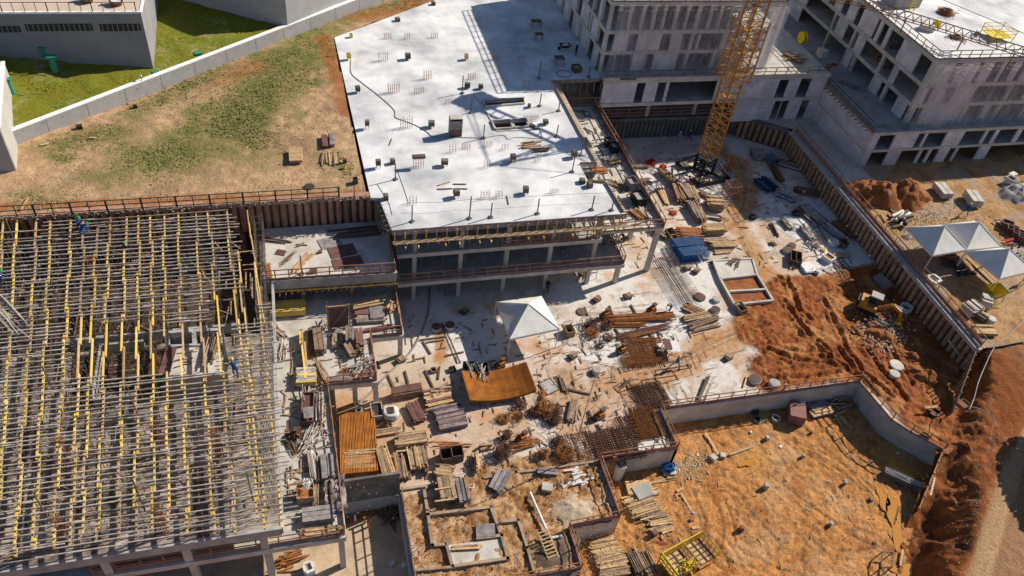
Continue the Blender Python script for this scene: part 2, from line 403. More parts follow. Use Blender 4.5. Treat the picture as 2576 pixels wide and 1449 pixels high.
g_strokes = [(W((790, 105), (720, 165), (650, 240), (600, 290), z=9.6), 5.0, 1.0), (W((640, 260), (560, 330), (470, 385), (340, 405), z=9.6), 4.2, .95),
             (W((620, 320), (640, 400), z=9.6), 3.0, .5), (W((300, 330), (200, 350), (130, 372), z=9.6), 2.0, .7), (W((560, 170), (450, 225), (330, 290), z=9.6), 1.8, .6),
             (W((880, 45), (1010, 10), (1080, -30), z=9.6), 2.0, .8), (W((820, 390), (880, 440), z=9.6), 1.2, .3), (W((130, 395), (170, 400), z=9.6), 1.0, .8), (W((150, 500), (60, 490), z=9.6), 1.5, .35)]
r_strokes = [(W((812, 92), (826, 130), (850, 200), (868, 280), z=9.6), .9, .9), (W((905, 40), (1000, 30), (1060, 0), z=9.6), 1.6, .75), (W((0, 520), (400, 505), (900, 488), z=9.6), .7, .8),
             (W((560, 200), (640, 165), z=9.6), 1.5, .5)]
def lot_z(X, Y):
    e = np.clip((Y-61.0)/3, 0, 1)
    return 9.55 + (fbm(X, Y, 6, 4, 1)-.5)*.5*e + (fbm(X, Y, .9, 3, 2)-.5)*.16
def lot_c(x, y):
    n = fbm(x, y, 2.2, 5, 3); n2 = fbm(x, y, .6, 4, 4, .7)
    gm = np.zeros(x.shape)
    for pts, w, s in g_strokes: gm = np.maximum(gm, s*(1-sstep(w*.35, w*1.35, dseg(x, y, pts)+(n-.5)*w*1.8)))
    gm = np.clip(gm + .25*sstep(.55, .75, n), 0, 1)*sstep(.25, .55, n2+gm*.22)
    c = mixc(LOT*.86, LOT*1.22, sstep(.35, .65, n2))
    c = mixc(c, LOT*np.array([.8, .78, .8]), sstep(.5, .7, fbm(x, y, 3.5, 4, 9)))
    c = mixc(c, mixc(GREEND, GREEN, sstep(.4, .65, fbm(x, y, 1.1, 4, 6))), gm*.92)
    rm = np.zeros(x.shape)
    for pts, w, s in r_strokes: rm = np.maximum(rm, s*(1-sstep(w*.4, w*1.5, dseg(x, y, pts)+(n2-.5)*w)))
    return mixc(c, RED*1.1, rm*.8)
LOTP = [(-70, 60.7), (5.35, 60.7), (4.75, 92), (19, 102.4), (34, 113), (34, 135), (13.5, 104), (12.4, 102.5), (-26, 71.9), (-34, 66), (-70, 66)]
sheet('dirt_lot', LOTP, .22, lot_z, lot_c, K['ground'])

WA = U(45, 365, 9.6); WB = U(969, 0, 9.6); WD = (WB-WA).normalized(); WN = Vc((-WD.y, WD.x, 0))
def wall_d(X, Y): return (X-WA.x)*WN.x + (Y-WA.y)*WN.y
def lawn_z(X, Y): return 10.75 + .2*np.clip(wall_d(X, Y), 0, 30) + (fbm(X, Y, 2.2, 4, 21)-.5)*.5
def lawn_c(x, y):
    n = fbm(x, y, 1.6, 5, 22, .65); n2 = fbm(x, y, .35, 3, 23, .7)
    c = mixc(LAWN*np.array([1.15, .92, 1]), LAWN, sstep(.35, .6, n))
    return mixc(c, np.array([.32, .24, .12]), sstep(.54, .70, n)*sstep(.35, .6, n2)*.85)
A2 = WA - WD*25 + WN*.1; B2 = WA + WD*80 + WN*.1
sheet('lawn', [tuple(A2[:2]), tuple(B2[:2]), tuple((B2+WN*55)[:2]), tuple((A2+WN*55)[:2])], .3, lawn_z, lawn_c, K['ground'])

x0pts = [(0, 26), (13.9, 38.6), (17.5, 41.9), (20.6, 44.8), (23.1, 47.0), (25.2, 48.9), (29.9, 54.1), (33.8, 58.2), (37.3, 62.3), (38.6, 62.6), (200, 62.6)]
x1pts = [(0, 26.5), (12.7, 39.5), (15.9, 43.4), (18.7, 47.1), (22.3, 51.7), (26.2, 56.1), (30.7, 59.6), (35.8, 62.8), (39.4, 64.3), (200, 64.3)]
def xfoot(y): return np.interp(y, [p[0] for p in x0pts], [p[1] for p in x0pts])
def xtop(y): return np.interp(y, [p[0] for p in x1pts], [p[1] for p in x1pts])
PITPOLY = [(29.3, 38.4), (50.4, 38.4)] + W((2242, 1058), (2290, 1088), (2372, 1133)) + [(48.9, 25.2), (47.0, 23.1), (44.8, 20.6), (41.9, 17.5), (38.6, 13.9), (30, 8), (12.5, 8), (12.5, 25.0), (17.5, 25.0), (17.5, 28.5), (22, 28.6), (22, 34.1), (29.3, 34.1)]
LOWPOLY = [(-80, 34), (5.1, 34), (5.1, 0), (-80, 0)]
REDP = W((1840, 800), (1905, 715), (1950, 693), (2060, 690), (2150, 668), (2230, 660), (2330, 700), (2520, 900), (2520, 1200), (2400, 1200), (2160, 960), (1925, 992), (1888, 968), (1872, 903), (1905, 885), (1850, 850))
SOILP = [(5.2, 20), (5.2, 33.4), (8.6, 34.0), (12.0, 35.2), (16.0, 36.2), (21.9, 35.5), (21.9, 20)]
G = lambda *pts: [tuple(g(rc, x, y)[:2]) for rc, x, y in pts]
d_strokes = [(G((12, 2060, 60), (12, 2250, 160), (12, 2360, 420), (12, 2330, 620), (12, 2250, 760), (12, 2330, 950), (12, 2500, 1250), (13, 200, 1420)), 1.5, 1.0),
             (G((12, 2300, 940), (12, 2450, 1250), (22, 2540, 60)), .7, .8),
             (G((22, 2576, 330), (22, 2200, 500), (22, 1900, 640), (22, 1600, 800), (22, 1250, 940), (22, 950, 1010)), 1.7, .95),
             (G((22, 2300, 420), (22, 1980, 520), (22, 1820, 620), (22, 1750, 760)), .8, .8),
             (G((22, 1300, 950), (22, 950, 1080), (22, 700, 1150), (22, 500, 1000)), 2.6, .8),
             (G((22, 100, 560), (22, 300, 620)), .9, .5), (G((21, 1850, 400), (21, 1860, 600), (21, 1850, 720)), .45, .95), (G((22, 700, 880), (22, 450, 850), (21, 2450, 900)), 1.3, .45),
             (G((21, 1500, 1200), (21, 1900, 1150), (21, 1700, 1300), (22, 0, 1400)), 1.8, .55), (G((31, 1250, 100), (31, 1700, 250), (31, 2100, 120)), 1.6, .55), (G((12, 1300, 1150), (12, 1450, 1400), (22, 1400, 60)), 1.0, .35),
             (G((22, 2150, 80), (22, 2250, 140)), 1.2, .6), (G((13, 0, 900), (13, 300, 1100), (13, 0, 1400)), 1.6, .6), (G((12, 1500, 500), (12, 1600, 760), (12, 1750, 900)), .9, .5),
             (G((21, 1300, 1100), (21, 1100, 1250), (21, 800, 1300)), .9, .5), (G((31, 1800, 420), (31, 2200, 350), (31, 2500, 450)), 1.5, .6), (G((22, 0, 720), (22, 300, 900), (22, 200, 1100)), 1.2, .5)]
ruts = [G((13, 50, 1300), (13, 250, 1449), (23, 300, 200), (23, 420, 330)), G((13, 180, 1330), (23, 250, 100), (23, 330, 300)),
        G((23, 620, 260), (23, 760, 560), (23, 950, 850), (23, 1250, 1100)), G((23, 700, 600), (23, 880, 860), (23, 1100, 1080)), G((23, 300, 350), (23, 500, 600), (23, 900, 900)),
        G((23, 0, 560), (23, 300, 650), (23, 560, 640)), G((23, 0, 850), (23, 300, 820), (23, 620, 700)), G((23, 1200, 560), (23, 1320, 760), (23, 1450, 980))]
tracks = [p for p, w, s in d_strokes[:4]]
ruts += [G((23, 0, 620), (23, 250, 720), (23, 620, 760), (23, 900, 900)), G((23, 150, 120), (23, 360, 420), (23, 620, 640)), G((23, 0, 930), (23, 400, 900), (23, 700, 860)), G((23, 1000, 620), (23, 1150, 850), (23, 1300, 1000), (23, 1400, 1150)), G((23, 560, 120), (23, 700, 380), (23, 760, 520)), G((22, 2100, 560), (22, 2400, 420), (22, 2576, 380)), G((23, 620, 960), (23, 900, 1000), (23, 1100, 1180))]
def red_mask(X, Y):
    n = (fbm(X, Y, 1.4, 4, 31)-.5)*2.2
    d = dseg(X, Y, REDP+[REDP[0]]); s = np.where(inpoly(X, Y, REDP), d, -d)
    return sstep(-.35, .55, s+n*.5)
def soil_mask(X, Y):
    d = dseg(X, Y, SOILP+[SOILP[0]]); s = np.where(inpoly(X, Y, SOILP), d, -d)
    return sstep(-.2, .5, s+(fbm(X, Y, 1.0, 4, 33)-.5)*1.6)
def yard_z(X, Y):
    rm = red_mask(X, Y); sm = soil_mask(X, Y)
    z = rm*(.02+(fbm(X, Y, 1.1, 5, 34, .6)-.45)*.6+(fbm(X, Y, .35, 3, 134, .6)-.5)*.35)
    for r_ in ruts:
        d = dseg(X, Y, r_); z = z - rm*.2*np.exp(-(d/.2)**2) + rm*.15*np.exp(-((d-.4)/.16)**2)
    z = z + sm*((fbm(X, Y, .8, 4, 35, .6)-.42)*.4+(fbm(X, Y, .3, 3, 135, .6)-.5)*.4)
    return z + .004
def yard_c(x, y):
    n = fbm(x, y, 1.8, 6, 36, .6); n2 = fbm(x, y, .4, 4, 37, .7); n3 = fbm(x, y, 6, 4, 38)
    c = mixc(CON*.93, CON*1.08, sstep(.35, .65, n))
    c = mixc(c, CONP, np.clip(sstep(.42, .62, n3)+.6*sstep(10, 22, x)*sstep(.35, .6, n), 0, 1)*.85)
    c = mixc(c, PINK, (1-sstep(3, 15, x+(n3-.5)*8))*.75)
    c = mixc(c, ORANGE*1.15, sstep(.56, .76, fbm(x, y, 3.2, 5, 39, .6))*.55)
    dm = np.zeros(x.shape)
    for pts, w, s in d_strokes: dm = np.maximum(dm, s*(1-sstep(w*.45, w*1.8, dseg(x, y, pts)+(n-.5)*w*1.6+(n2-.5)*.5)))
    c = mixc(c, mixc(ORANGE, TAN, sstep(.4, .6, n2)), dm*.95)
    for q in tracks:
        for o in (-.45, .45):
            dd = dseg(x+o*.6, y+o*.8, q)+(n2-.5)*.12; c = c*(1-.38*np.exp(-(dd/.09)**2)*sstep(.35, .5, n2))[:, None]
    c = c*(1-.30*sstep(.60, .74, fbm(x, y, .9, 5, 40, .65)))[:, None]
    rm = red_mask(x, y)
    c = mixc(c, mixc(mixc(REDD, RED, sstep(.32, .5, n2)), PIT*.95, sstep(.50, .68, n)*.8), rm)
    sm = soil_mask(x, y)
    c = mixc(c, mixc(ORANGE*.62, TAN*1.05, sstep(.35, .65, n2*.6+n*.4)), sm)
    return np.concatenate([c, np.maximum(rm, sm)[:, None]], 1)
YARDP = [(-60, 34.05), (5.2, 34.05), (5.2, 20), (64.2, 20), (64.2, 38.3), (62.75, 38.35), (62.75, 77.2), (57.2, 81.0), (57.2, 81.9), (36, 81.9), (36, 83), (5.2, 83), (5.2, 62), (-60, 62)]
sheet('yard', YARDP, .17, yard_z, yard_c, K['yard'], holes=[PITPOLY, [(12.5, 19), (12.5, 25), (17.5, 25), (17.5, 19)], [(17, 19), (70, 19), (70, 29.0), (54.2, 29.5), (53.4, 29.4), (50, 26), (17, 24)]])

def pit_z(X, Y):
    e = np.clip(dseg(X, Y, PITPOLY+[PITPOLY[0]])/.7, 0, 1)
    z = -2.4 + ((fbm(X, Y, 2.8, 5, 41, .6)-.5)*.34 + (fbm(X, Y, .45, 4, 42, .65)-.5)*.26)*(.3+.7*e)
    for r_ in pit_ruts+arcs:
        d = dseg(X, Y, r_); z = z - .07*np.exp(-(d/.13)**2)
    return z
P3 = lambda *pts: [tuple(g(rc, x, y, -2.4)[:2]) for rc, x, y in pts]
pit_ruts = [P3((32, 1050, 700), (32, 1150, 900), (32, 1900, 1100)), P3((33, 0, 420), (33, 500, 800), (33, 700, 950)), P3((32, 1750, 450), (32, 1950, 900), (32, 1900, 1060)), P3((33, 150, 30), (33, 600, 380)),
            P3((32, 2100, 550), (32, 2450, 850), (33, 100, 1100)), P3((33, 500, 100), (33, 850, 420), (33, 1000, 600))]
arcs = []
for k in range(34):
    a0, rr_, th0 = RNG.uniform(26, 47), RNG.uniform(3, 9), RNG.uniform(0, 6.28); b0 = RNG.uniform(17, 36); sp = RNG.uniform(.5, 1.3)
    for o in (0, .9): arcs.append([(a0+(rr_+o)*math.cos(th0+sp*i/5), b0+(rr_+o)*math.sin(th0+sp*i/5)) for i in range(6)])
puddles = [P3((33, 1260, 330), (33, 1470, 440)), P3((33, 1250, 660), (33, 1300, 780), (33, 1240, 960), (33, 1300, 1080)), P3((33, 1130, 600), (33, 1180, 760)), P3((32, 2330, 330), (32, 2430, 290)), P3((33, 1330, 1420), (33, 1450, 1400))]
def pit_c(x, y):
    n = fbm(x, y, 1.6, 6, 43, .62); n2 = fbm(x, y, .4, 4, 44, .7)
    c = mixc(PIT*.78, PIT*1.18, sstep(.35, .62, n2)); c = mixc(c, np.array([.50, .30, .15]), sstep(.48, .70, fbm(x, y, 3.0, 6, 45, .62))*.65)
    c = mixc(c, RED*1.05, sstep(.56, .72, n)*.55)
    for p in pit_ruts+arcs[::2]: c = c*(1-.35*np.exp(-(dseg(x, y, p)/.13)**2)*sstep(.38, .6, n))[:, None]
    for p in puddles[:4]: c = mixc(c, np.array([.52, .25, .07]), (1-sstep(.4, 1.4, dseg(x, y, p)+(n-.5)*.9))*.8)
    return mixc(c, np.array([.17, .12, .08]), sstep(.64, .76, fbm(x, y, .8, 5, 46, .65))*.75)
sheet('pit_floor', [(p[0]+(.12 if p[0] > 45 else -.12), p[1]+.1) for p in PITPOLY], .13, pit_z, pit_c, K['ground'])

roadline = [(73, 36), (63.2, 29.7), (58, 26.2), (53.3, 22.5), (48.3, 18.2), (44.4, 15), (37, 9)]
LT = lambda Y: np.interp(Y, [31, 37.5], [1.2, 3.0])
def bank_z(X, Y):
    a = xfoot(Y); b = xtop(Y); t = sstep(0, 1, (X-a+(fbm(X, Y, 1.6, 4, 56)-.5)*1.6)/(b-a)); z0 = np.interp(Y, [24.4, 25.8, 28.6, 29.8], [-2.4, -1.4, -.6, 0.0])
    z = z0 + (LT(Y)-z0)*t + (fbm(X, Y, 1.5, 5, 51, .6)-.5)*(.3+2.2*t*(1-t)) + (fbm(X, Y, .45, 3, 53)-.5)*.3*(1-.6*t)
    d = dseg(X, Y, roadline); w = (1-sstep(.8, 1.6, d))*sstep(.7, 1, t); z = z*(1-w)+LT(Y)*w
    return z + (fbm(X, Y, .7, 4, 57, .6)-.5)*.9*t*(1-t)*3.2 - .06*np.exp(-((d-.75)/.2)**2)
def bank_c(x, y):
    n = fbm(x, y, 1.2, 6, 52, .65); n2 = fbm(x, y, .3, 3, 54, .7); t = np.clip((x-xfoot(y))/(xtop(y)-xfoot(y)), 0, 1.6)
    c = mixc(mixc(REDD*.85, RED*.95, sstep(.3, .6, n)), PIT*.9, sstep(.55, .75, n2)*.5)
    c = mixc(c, mixc(np.array([.30, .165, .085]), RED*.8, sstep(26.5, 30, y+(n-.5)*3)*(1-sstep(64, 68, x)*.6)), sstep(.95, 1.25, t+(n-.5)*.5))
    d = dseg(x, y, roadline)+(n-.5)*.5
    return mixc(c, np.array([.40, .25, .13]), 1-sstep(.5, 1.0, d))
BANKP = [(xfoot(y)-.8, y) for y in np.linspace(6, 33.2, 20)] + [(61.2, 36.8), (62.55, 38.4), (140, 38.4), (140, 6)]
sheet('road_bank', BANKP, .17, bank_z, bank_c, K['ground'])

terr_tan = W((2300, 560), (2450, 600), (2600, 640), z=3.1)
def terr_z(X, Y): return 3.05 + (fbm(X, Y, 2.0, 4, 61)-.5)*.25 + (fbm(X, Y, .5, 3, 62)-.5)*.14
def terr_c(x, y):
    n = fbm(x, y, 1.4, 6, 63, .62); n2 = fbm(x, y, .35, 3, 64, .7)
    c = mixc(np.array([.33, .175, .075]), np.array([.47, .29, .13]), sstep(.35, .62, n)); c = mixc(c, np.array([.34, .27, .21]), sstep(.5, .7, fbm(x, y, 2.5, 4, 65))*.8)
    c = mixc(c, np.array([.36, .17, .08]), sstep(.55, .7, n)*.5)
    w = 1-sstep(67.5, 68.3, x+(n-.5)*.3)
    return mixc(c, np.array([.58, .53, .48]), w*sstep(64.5, 65.2, y)*.9)*(1-.25*sstep(.6, .75, n2))[:, None]
sheet('terrace_ground', [(62.9, 38.35), (140, 38.35), (140, 120), (57.4, 120), (57.4, 81), (62.9, 77.3)], .3, terr_z, terr_c, K['ground'])
def low_c(x, y):
    n = fbm(x, y, 1.5, 6, 71, .62); c = mixc(PINK*.85, PINK*1.1, sstep(.3, .65, n)); w = 1-sstep(25.5, 26.6, y+(n-.5)*1.5)
    return np.concatenate([mixc(c, mixc(RED, ORANGE, sstep(.4, .6, fbm(x, y, .5, 4, 72))), w), w[:, None]], 1)
sheet('basement_floor', LOWPOLY, .3, lambda X, Y: -1.8+(1-sstep(25, 27, Y))*(fbm(X, Y, .8, 4, 73)-.5)*.4, low_c, K['yard'])

def blob(pts, w, z, seed):
    out = []; n = 36; P_ = np.array(pts); c = P_.mean(0)
    L = max(np.hypot(*(P_[-1]-P_[0])), .3); a = math.atan2(*(P_[-1]-P_[0])[::-1])
    for k in range(n):
        t = 2*math.pi*k/n; r = 1+.22*math.sin(3*t+seed)+.13*math.sin(5*t+seed*2.1)
        x, y = (L/2+w)*math.cos(t)*r, w*math.sin(t)*r
        out.append((c[0]+x*math.cos(a)-y*math.sin(a), c[1]+x*math.sin(a)+y*math.cos(a)))
    return out
pl = [('muddy orange puddle under the railing shadow beside the pit wall', .8), ('long muddy orange puddle at the right end of the pit', .6),
      ('small round muddy puddle west of the long puddle', .45), ('small orange puddle in the middle of the pit floor', .35), ('orange puddle at the bottom edge of the pit', .7)]
for i, (p, (lb, w)) in enumerate(zip(puddles, pl)):
    b = MB(); q = blob(p, w, 0, i*1.7); b.prism(q, -2.43, -2.33); o = b.build('puddle', K['water']); tag(o, lb, 'puddle', 'muddy puddles in the pit', 'structure')
def V2(p, z=None): return Vc((p[0], p[1], p[2] if z is None else z))
def railing(label, pts, h=1.15, gap=1.5, toe=.22, post=K['rail'], board=K['toe'], group=None, name='guardrail', pw=.09, mid=.6):
    pts = [Vector(p) for p in pts]
    t = thing(name, label, 'guardrail', pts[0], group)
    for a, b in zip(pts[:-1], pts[1:]):
        L = (b-a).length; n = max(1, round(L/gap))
        for k in range(n+1):
            if k == n and b is not pts[-1]: continue
            p = a.lerp(b, k/n); q = p+Vc((random.uniform(-.04, .04), random.uniform(-.04, .04), h+random.uniform(-.03, .06)))
            stick('post', p-Vc((0, 0, .12)), q, pw, pw*.7, post, t)
        ns = max(1, round(L/4.5))
        for k in range(ns):
            c, d = a.lerp(b, k/ns), a.lerp(b, (k+1)/ns)
            stick('top_rail', c+Vc((0, 0, h)), d+Vc((0, 0, h+random.uniform(-.02, .02))), .05, .10, post, t)
            stick('mid_rail', c+Vc((0, 0, mid)), d+Vc((0, 0, mid+random.uniform(-.03, .03))), .045, .09, post, t)
            if toe: stick('toe_board', c+Vc((0, 0, toe/2+.01)), d+Vc((0, 0, toe/2+.01)), .03, toe, board, t)
    return t
def walls(parent, p0, p1, z0, z1, opens, th=.2, m=K['block'], name='block_wall'):
    """upright wall from p0 to p1 with openings (s0, s1, zb, zt) measured in metres along it"""
    p0 = Vc((*p0[:2], 0)); p1 = Vc((*p1[:2], 0)); L = (p1-p0).length; d = (p1-p0)/L; n = Vc((-d.y, d.x, 0))
    def piece(a, b, za, zb):
        if b-a < .04 or zb-za < .04: return
        q = [p0+d*a-n*th/2, p0+d*b-n*th/2, p0+d*b+n*th/2, p0+d*a+n*th/2]
        MB().prism([tuple(v[:2]) for v in q], za, zb).build(name, m, parent)
    s = 0
    for o in sorted(opens):
        a, b = max(o[0], 0), min(o[1], L); zb = o[2] if len(o) > 2 else z0; zt = o[3] if len(o) > 3 else z1
        if b <= a: continue
        piece(s, a, z0, z1)
        piece(a, b, z0, zb); piece(a, b, zt, z1)
        s = b
    piece(s, L, z0, z1)
def box_part(name, x0, x1, y0, y1, z0, z1, m, parent): return MB().box(x0, x1, y0, y1, z0, z1).build(name, m, parent)

t = thing('boundary_wall', 'long grey panelled wall with white coping between lawn and dirt lot', 'wall', WA)
hz = [11.15, 11.05]; A_ = WA - WD*1.0; Lw = (WB-WA).length+26; NP = int(Lw/4.15)
for k in range(NP):
    a = A_ + WD*(k*4.15); b = A_ + WD*((k+1)*4.15-.05); q = [a, b, b+WN*.25, a+WN*.25]
    MB().prism([tuple(v[:2]) for v in q], 9.2, 11.1).build('panel', K['panelwall'], t)
    q = [a-WN*.03, A_+WD*((k+1)*4.15-.006)-WN*.03, A_+WD*((k+1)*4.15-.006)+WN*.5, a+WN*.5]
    MB().prism([tuple(v[:2]) for v in q], 11.1, 11.2).build('coping', K['coping'], t)

HY = 82.4
t = thing('grey_house', 'dark grey house with roof terrace above the lawn at the top left', 'house', (-14.6, HY, 10))
HZ = fx(360, 30, HY)[1]
box_part('wall', -70, -14.6, HY, 118, 8, HZ-.12, K['housewall'], t)
box_part('terrace_floor', -70, -14.75, HY+.15, 118, HZ-.12, HZ, K['terrace'], t)
box_part('parapet_edge', -70, -14.5, HY-.08, HY+.15, HZ-.13, HZ+.06, K['coping'], t)
box_part('side_edge', -14.72, -14.5, HY+.15, 118, HZ-.13, HZ+.06, K['coping'], t)
for (a, b) in ((0, 205), (260, 935), (1010, 1420)):
    xa = -40 if a == 0 else fxc(0, a, 290, HY); xb = fxc(0, b, 290, HY); zt = fx(*uv(0, (a+b)/2, 240 if a else 262), HY)[1]; zb = fx(*uv(0, (a+b)/2, 312 if a else 325), HY)[1]
    v = box_part('vent_recess', xa, xb, HY-.03, HY+.02, zb, zt, K['boxin'], t)
    n = int((xb-xa)/.45)
    for k in range(n): stick('louver', (xa+(k+.5)*(xb-xa)/n, HY-.06, zb+.03), (xa+(k+.5)*(xb-xa)/n, HY-.06, zt-.03), .07, .05, K['housewall'], v)
tr = thing('terrace_railing', 'thin dark metal railing along the roof terrace of the grey house', 'railing', (-15, HY, HZ))
for k in range(30):
    x = -15.0-k*1.0
    stick('post', (x, HY+.03, HZ), (x, HY+.03, HZ+1.0), .05 if k % 4 else .09, .05, K['black'], tr)
stick('top_rail', (-45, HY+.03, HZ+1.0), (-14.9, HY+.03, HZ+1.0), .05, .05, K['black'], tr)
for (cx_, cy_, lb) in ((880, -5, 'round wicker tub chair on the grey house terrace, left one'), (1175, 25, 'round wicker tub chair on the grey house terrace nearest the corner')):
    p = g(0, cx_, cy_+25, HZ); c = thing('wicker_chair', lb, 'chair', p, 'wicker chairs on the terrace')
    b = MB(); b.tube(p, p+Vc((0, 0, .45)), .5, 14, .65); b.build('seat', K['wicker'], c)
    b = MB()
    for k in range(9):
        t0 = math.pi*(.0+k/9); t1 = math.pi*((k+1)/9)
        b.beam(p+Vc((.62*math.cos(t0), .62*math.sin(t0), .6)), p+Vc((.62*math.cos(t1), .62*math.sin(t1), .6)), .1, .4)
    b.build('backrest', K['wicker'], c); b = MB(); b.tube(p+Vc((0, 0, .45)), p+Vc((0, 0, .52)), .48, 12); b.build('cushion', K['white'], c)
t = thing('grey_house', 'second grey house block whose corner meets the lawn near top centre', 'house', U(722, 46, 12))
c0 = U(722, 47, 12); c1 = U(475, -4, 13); c2 = U(862, 0, 11.4); c3 = c1+(c2-c0)*3
q = [c1+(c1-c0)*.3, c0, c0+(c2-c0)*2.2, c1+(c1-c0)*.3+(c2-c0)*2.2]
MB().prism([tuple(v[:2]) for v in q], 9.5, 19).build('wall', K['panelwall'], t)
MB().prism([tuple(v[:2]) for v in [c1+(c1-c0)*.25, c0+(c2-c0)*.02+(c1-c0)*.02, c0+(c2-c0)*2.1, c1+(c1-c0)*.25+(c2-c0)*2.1]], 19.003, 19.3).build('roof', K['conc_dark'], t)
t = thing('garden_outbuilding', 'beige and grey rendered block at the left edge where the long wall ends', 'building', U(42, 428, 9.6))
A = U(42, 428, 9.6); B = U(10, 155, 14.2); d = (B-A); d.z = 0; d.normalize(); n = Vc((-d.y, d.x, 0)); L = (Vc((B.x, B.y, 0))-Vc((A.x, A.y, 0))).length
q = [A, A+d*L, A+d*L+n*14, A+n*14]; MB().prism([tuple(v[:2]) for v in q], 9.0, 14.1).build('wall', K['beigewall'], t)
e = Vc((.98, .12, 0)); q2 = [A+Vc((-14, 0.6, 0)), A-Vc((.06, .05, 0)), A+Vc((.02, .14, 0)), A+Vc((-14, .8, 0))]
MB().prism([tuple(v[:2]) for v in [A+Vc((-14, -1.2, 0)), A+Vc((-.03, -.12, 0)), A+Vc((-.03, .12, 0)), A+Vc((-14, -.9, 0))]], 9.0, 14.1).build('side_wall', K['panelwall'], t)
q = [A-n*.06-d*.05, A+d*(L+.1)-n*.06, A+d*(L+.1)+n*.3, A+n*.3-d*.05]; MB().prism([tuple(v[:2]) for v in q], 14.1, 14.22).build('coping', K['coping'], t)
for (cx_, cy_, s, h, lb, cyl) in ((448, 540, .95, .9, 'green utility box close under the grey house wall', 0), (548, 690, .95, 1.5, 'tall green utility drum with square lid on the lawn', 1),
                           (1995, 565, .9, .45, 'low green utility cover on the lawn right of the house corner', 0), (1570, 745, .8, .3, 'small green cover between the house corner and the wall', 0), (118, 920, .75, 1.5, 'green utility drum beside the beige outbuilding', 1), (1135, 215, .9, .5, 'pale green cover at the foot of the second grey house', 2)):
    rc = 1 if cyl == 2 else 0
    if rc: cx_ = 350
    p = g(rc, cx_, cy_, 11.5); p.z = float(lawn_z(np.array([p.x]), np.array([p.y]))[0]); p = g(rc, cx_, cy_, p.z)
    s *= .74; h *= .85; c = thing('utility_box', lb, 'utility box', p, 'green utility boxes on the lawn')
    b = MB()
    if cyl == 1: b.tube(p-Vc((0, 0, .3)), p+Vc((0, 0, h)), s*.55, 16, s*.42)
    else: b.cbox(p-Vc((0, 0, .3)), s, s*.85, h+.25, .4)
    b.build('body', K['utility'], c); b = MB(); b.cbox(p+Vc((0, 0, h-.02 if cyl != 1 else h)), s*1.2, s*1.05, .1, .4 if cyl != 1 else .1); b.build('lid', K['utility'], c)
for rc, x, y, z, lb in ((0, 1425, 800, 11.3, 'small white garden lamp behind the wall coping'), (1, 245, 240, 11.1, 'small white garden lamp near the second grey house')):
    p = g(rc, x, y, z); c = thing('garden_lamp', lb, 'lamp', p, 'garden lamps by the wall'); b = MB(); b.tube(p-Vc((0, 0, .5)), p+Vc((0, 0, .35)), .04, 6); b.build('pole', K['black'], c)
    b = MB(); b.tube(p+Vc((0, 0, .35)), p+Vc((0, 0, .55)), .12, 10, .06); b.build('lamp_shade', K['white'], c)

def pile_wall(label, p0, p1, z0, z1, gap, r, m, cap, group='bored pile retaining walls', capw=.55):
    p0 = Vc((*p0[:2], z0)); p1 = Vc((*p1[:2], z0)); d = p1-p0; L = d.length; d.normalize(); n_ = max(1, int(L/gap)); nn = Vc((-d.y, d.x, 0))
    t = thing('retaining_wall', label, 'retaining wall', p0, group)
    for k in range(n_+1):
        p = p0+d*(k*L/n_)+nn*random.uniform(-.05, .05); rr = r*random.uniform(.9, 1.08)
        o = link('pile', unit_mesh('pipe', m), t)
        o.matrix_local = Matrix.Translation(p-p0+Vc((0, 0, (z1-z0-.3)/2-.1))) @ Matrix.Rotation(random.random()*6, 4, 'Z') @ Matrix.Diagonal((rr*2, rr*2, z1-z0-.2, 1))
    q = [p0+nn*.12-d*.3, p1+nn*.12+d*.3, p1+nn*.22+d*.3, p0+nn*.22-d*.3]
    MB().prism([tuple(v[:2]) for v in q], z0-.1, z1-.32).build('soil_face', K['darkwood'], t)
    q = [p0-nn*capw/2-d*.3, p1-nn*capw/2+d*.3, p1+nn*capw*.6+d*.3, p0+nn*capw*.6-d*.3]
    MB().prism([tuple(v[:2]) for v in q], z1-.38, z1+.06).build('cap_beam', cap, t)
    return t
pile_wall('red brown pile wall under the green fence at the dirt lot', (-45, 60.65), (6.4, 60.6), 6.3, 9.5, .72, .27, K['pile'], K['pile'])
pile_wall('brown pile wall running down the right side of the yard', (62.55, 77.2), (62.5, 38.5), -.1, 3.1, .78, .27, K['pilebrown'], K['conc'])
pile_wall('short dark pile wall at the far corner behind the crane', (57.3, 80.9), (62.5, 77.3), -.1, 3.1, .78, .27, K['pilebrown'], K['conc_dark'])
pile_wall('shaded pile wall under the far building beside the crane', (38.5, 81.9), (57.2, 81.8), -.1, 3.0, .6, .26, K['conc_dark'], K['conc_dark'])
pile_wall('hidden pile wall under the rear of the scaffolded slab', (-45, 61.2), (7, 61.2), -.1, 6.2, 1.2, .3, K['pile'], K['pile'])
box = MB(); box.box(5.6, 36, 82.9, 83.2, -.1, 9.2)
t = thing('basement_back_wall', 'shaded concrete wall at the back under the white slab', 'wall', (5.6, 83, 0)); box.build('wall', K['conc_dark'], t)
t = thing('basement_side_wall', 'narrow rough earth wall in the gap beside the white slab', 'wall', (5.0, 61, 6)); MB().prism([(5.3, 60.9), (5.45, 60.9), (4.85, 92), (4.7, 92)], 5, 9.4).build('wall', K['pile'], t)
MB().prism([(4.75, 92.0), (19, 102.4), (19.1, 102.3), (4.85, 91.9)], 5, 9.3).build('rear_wall', K['pile'], t)

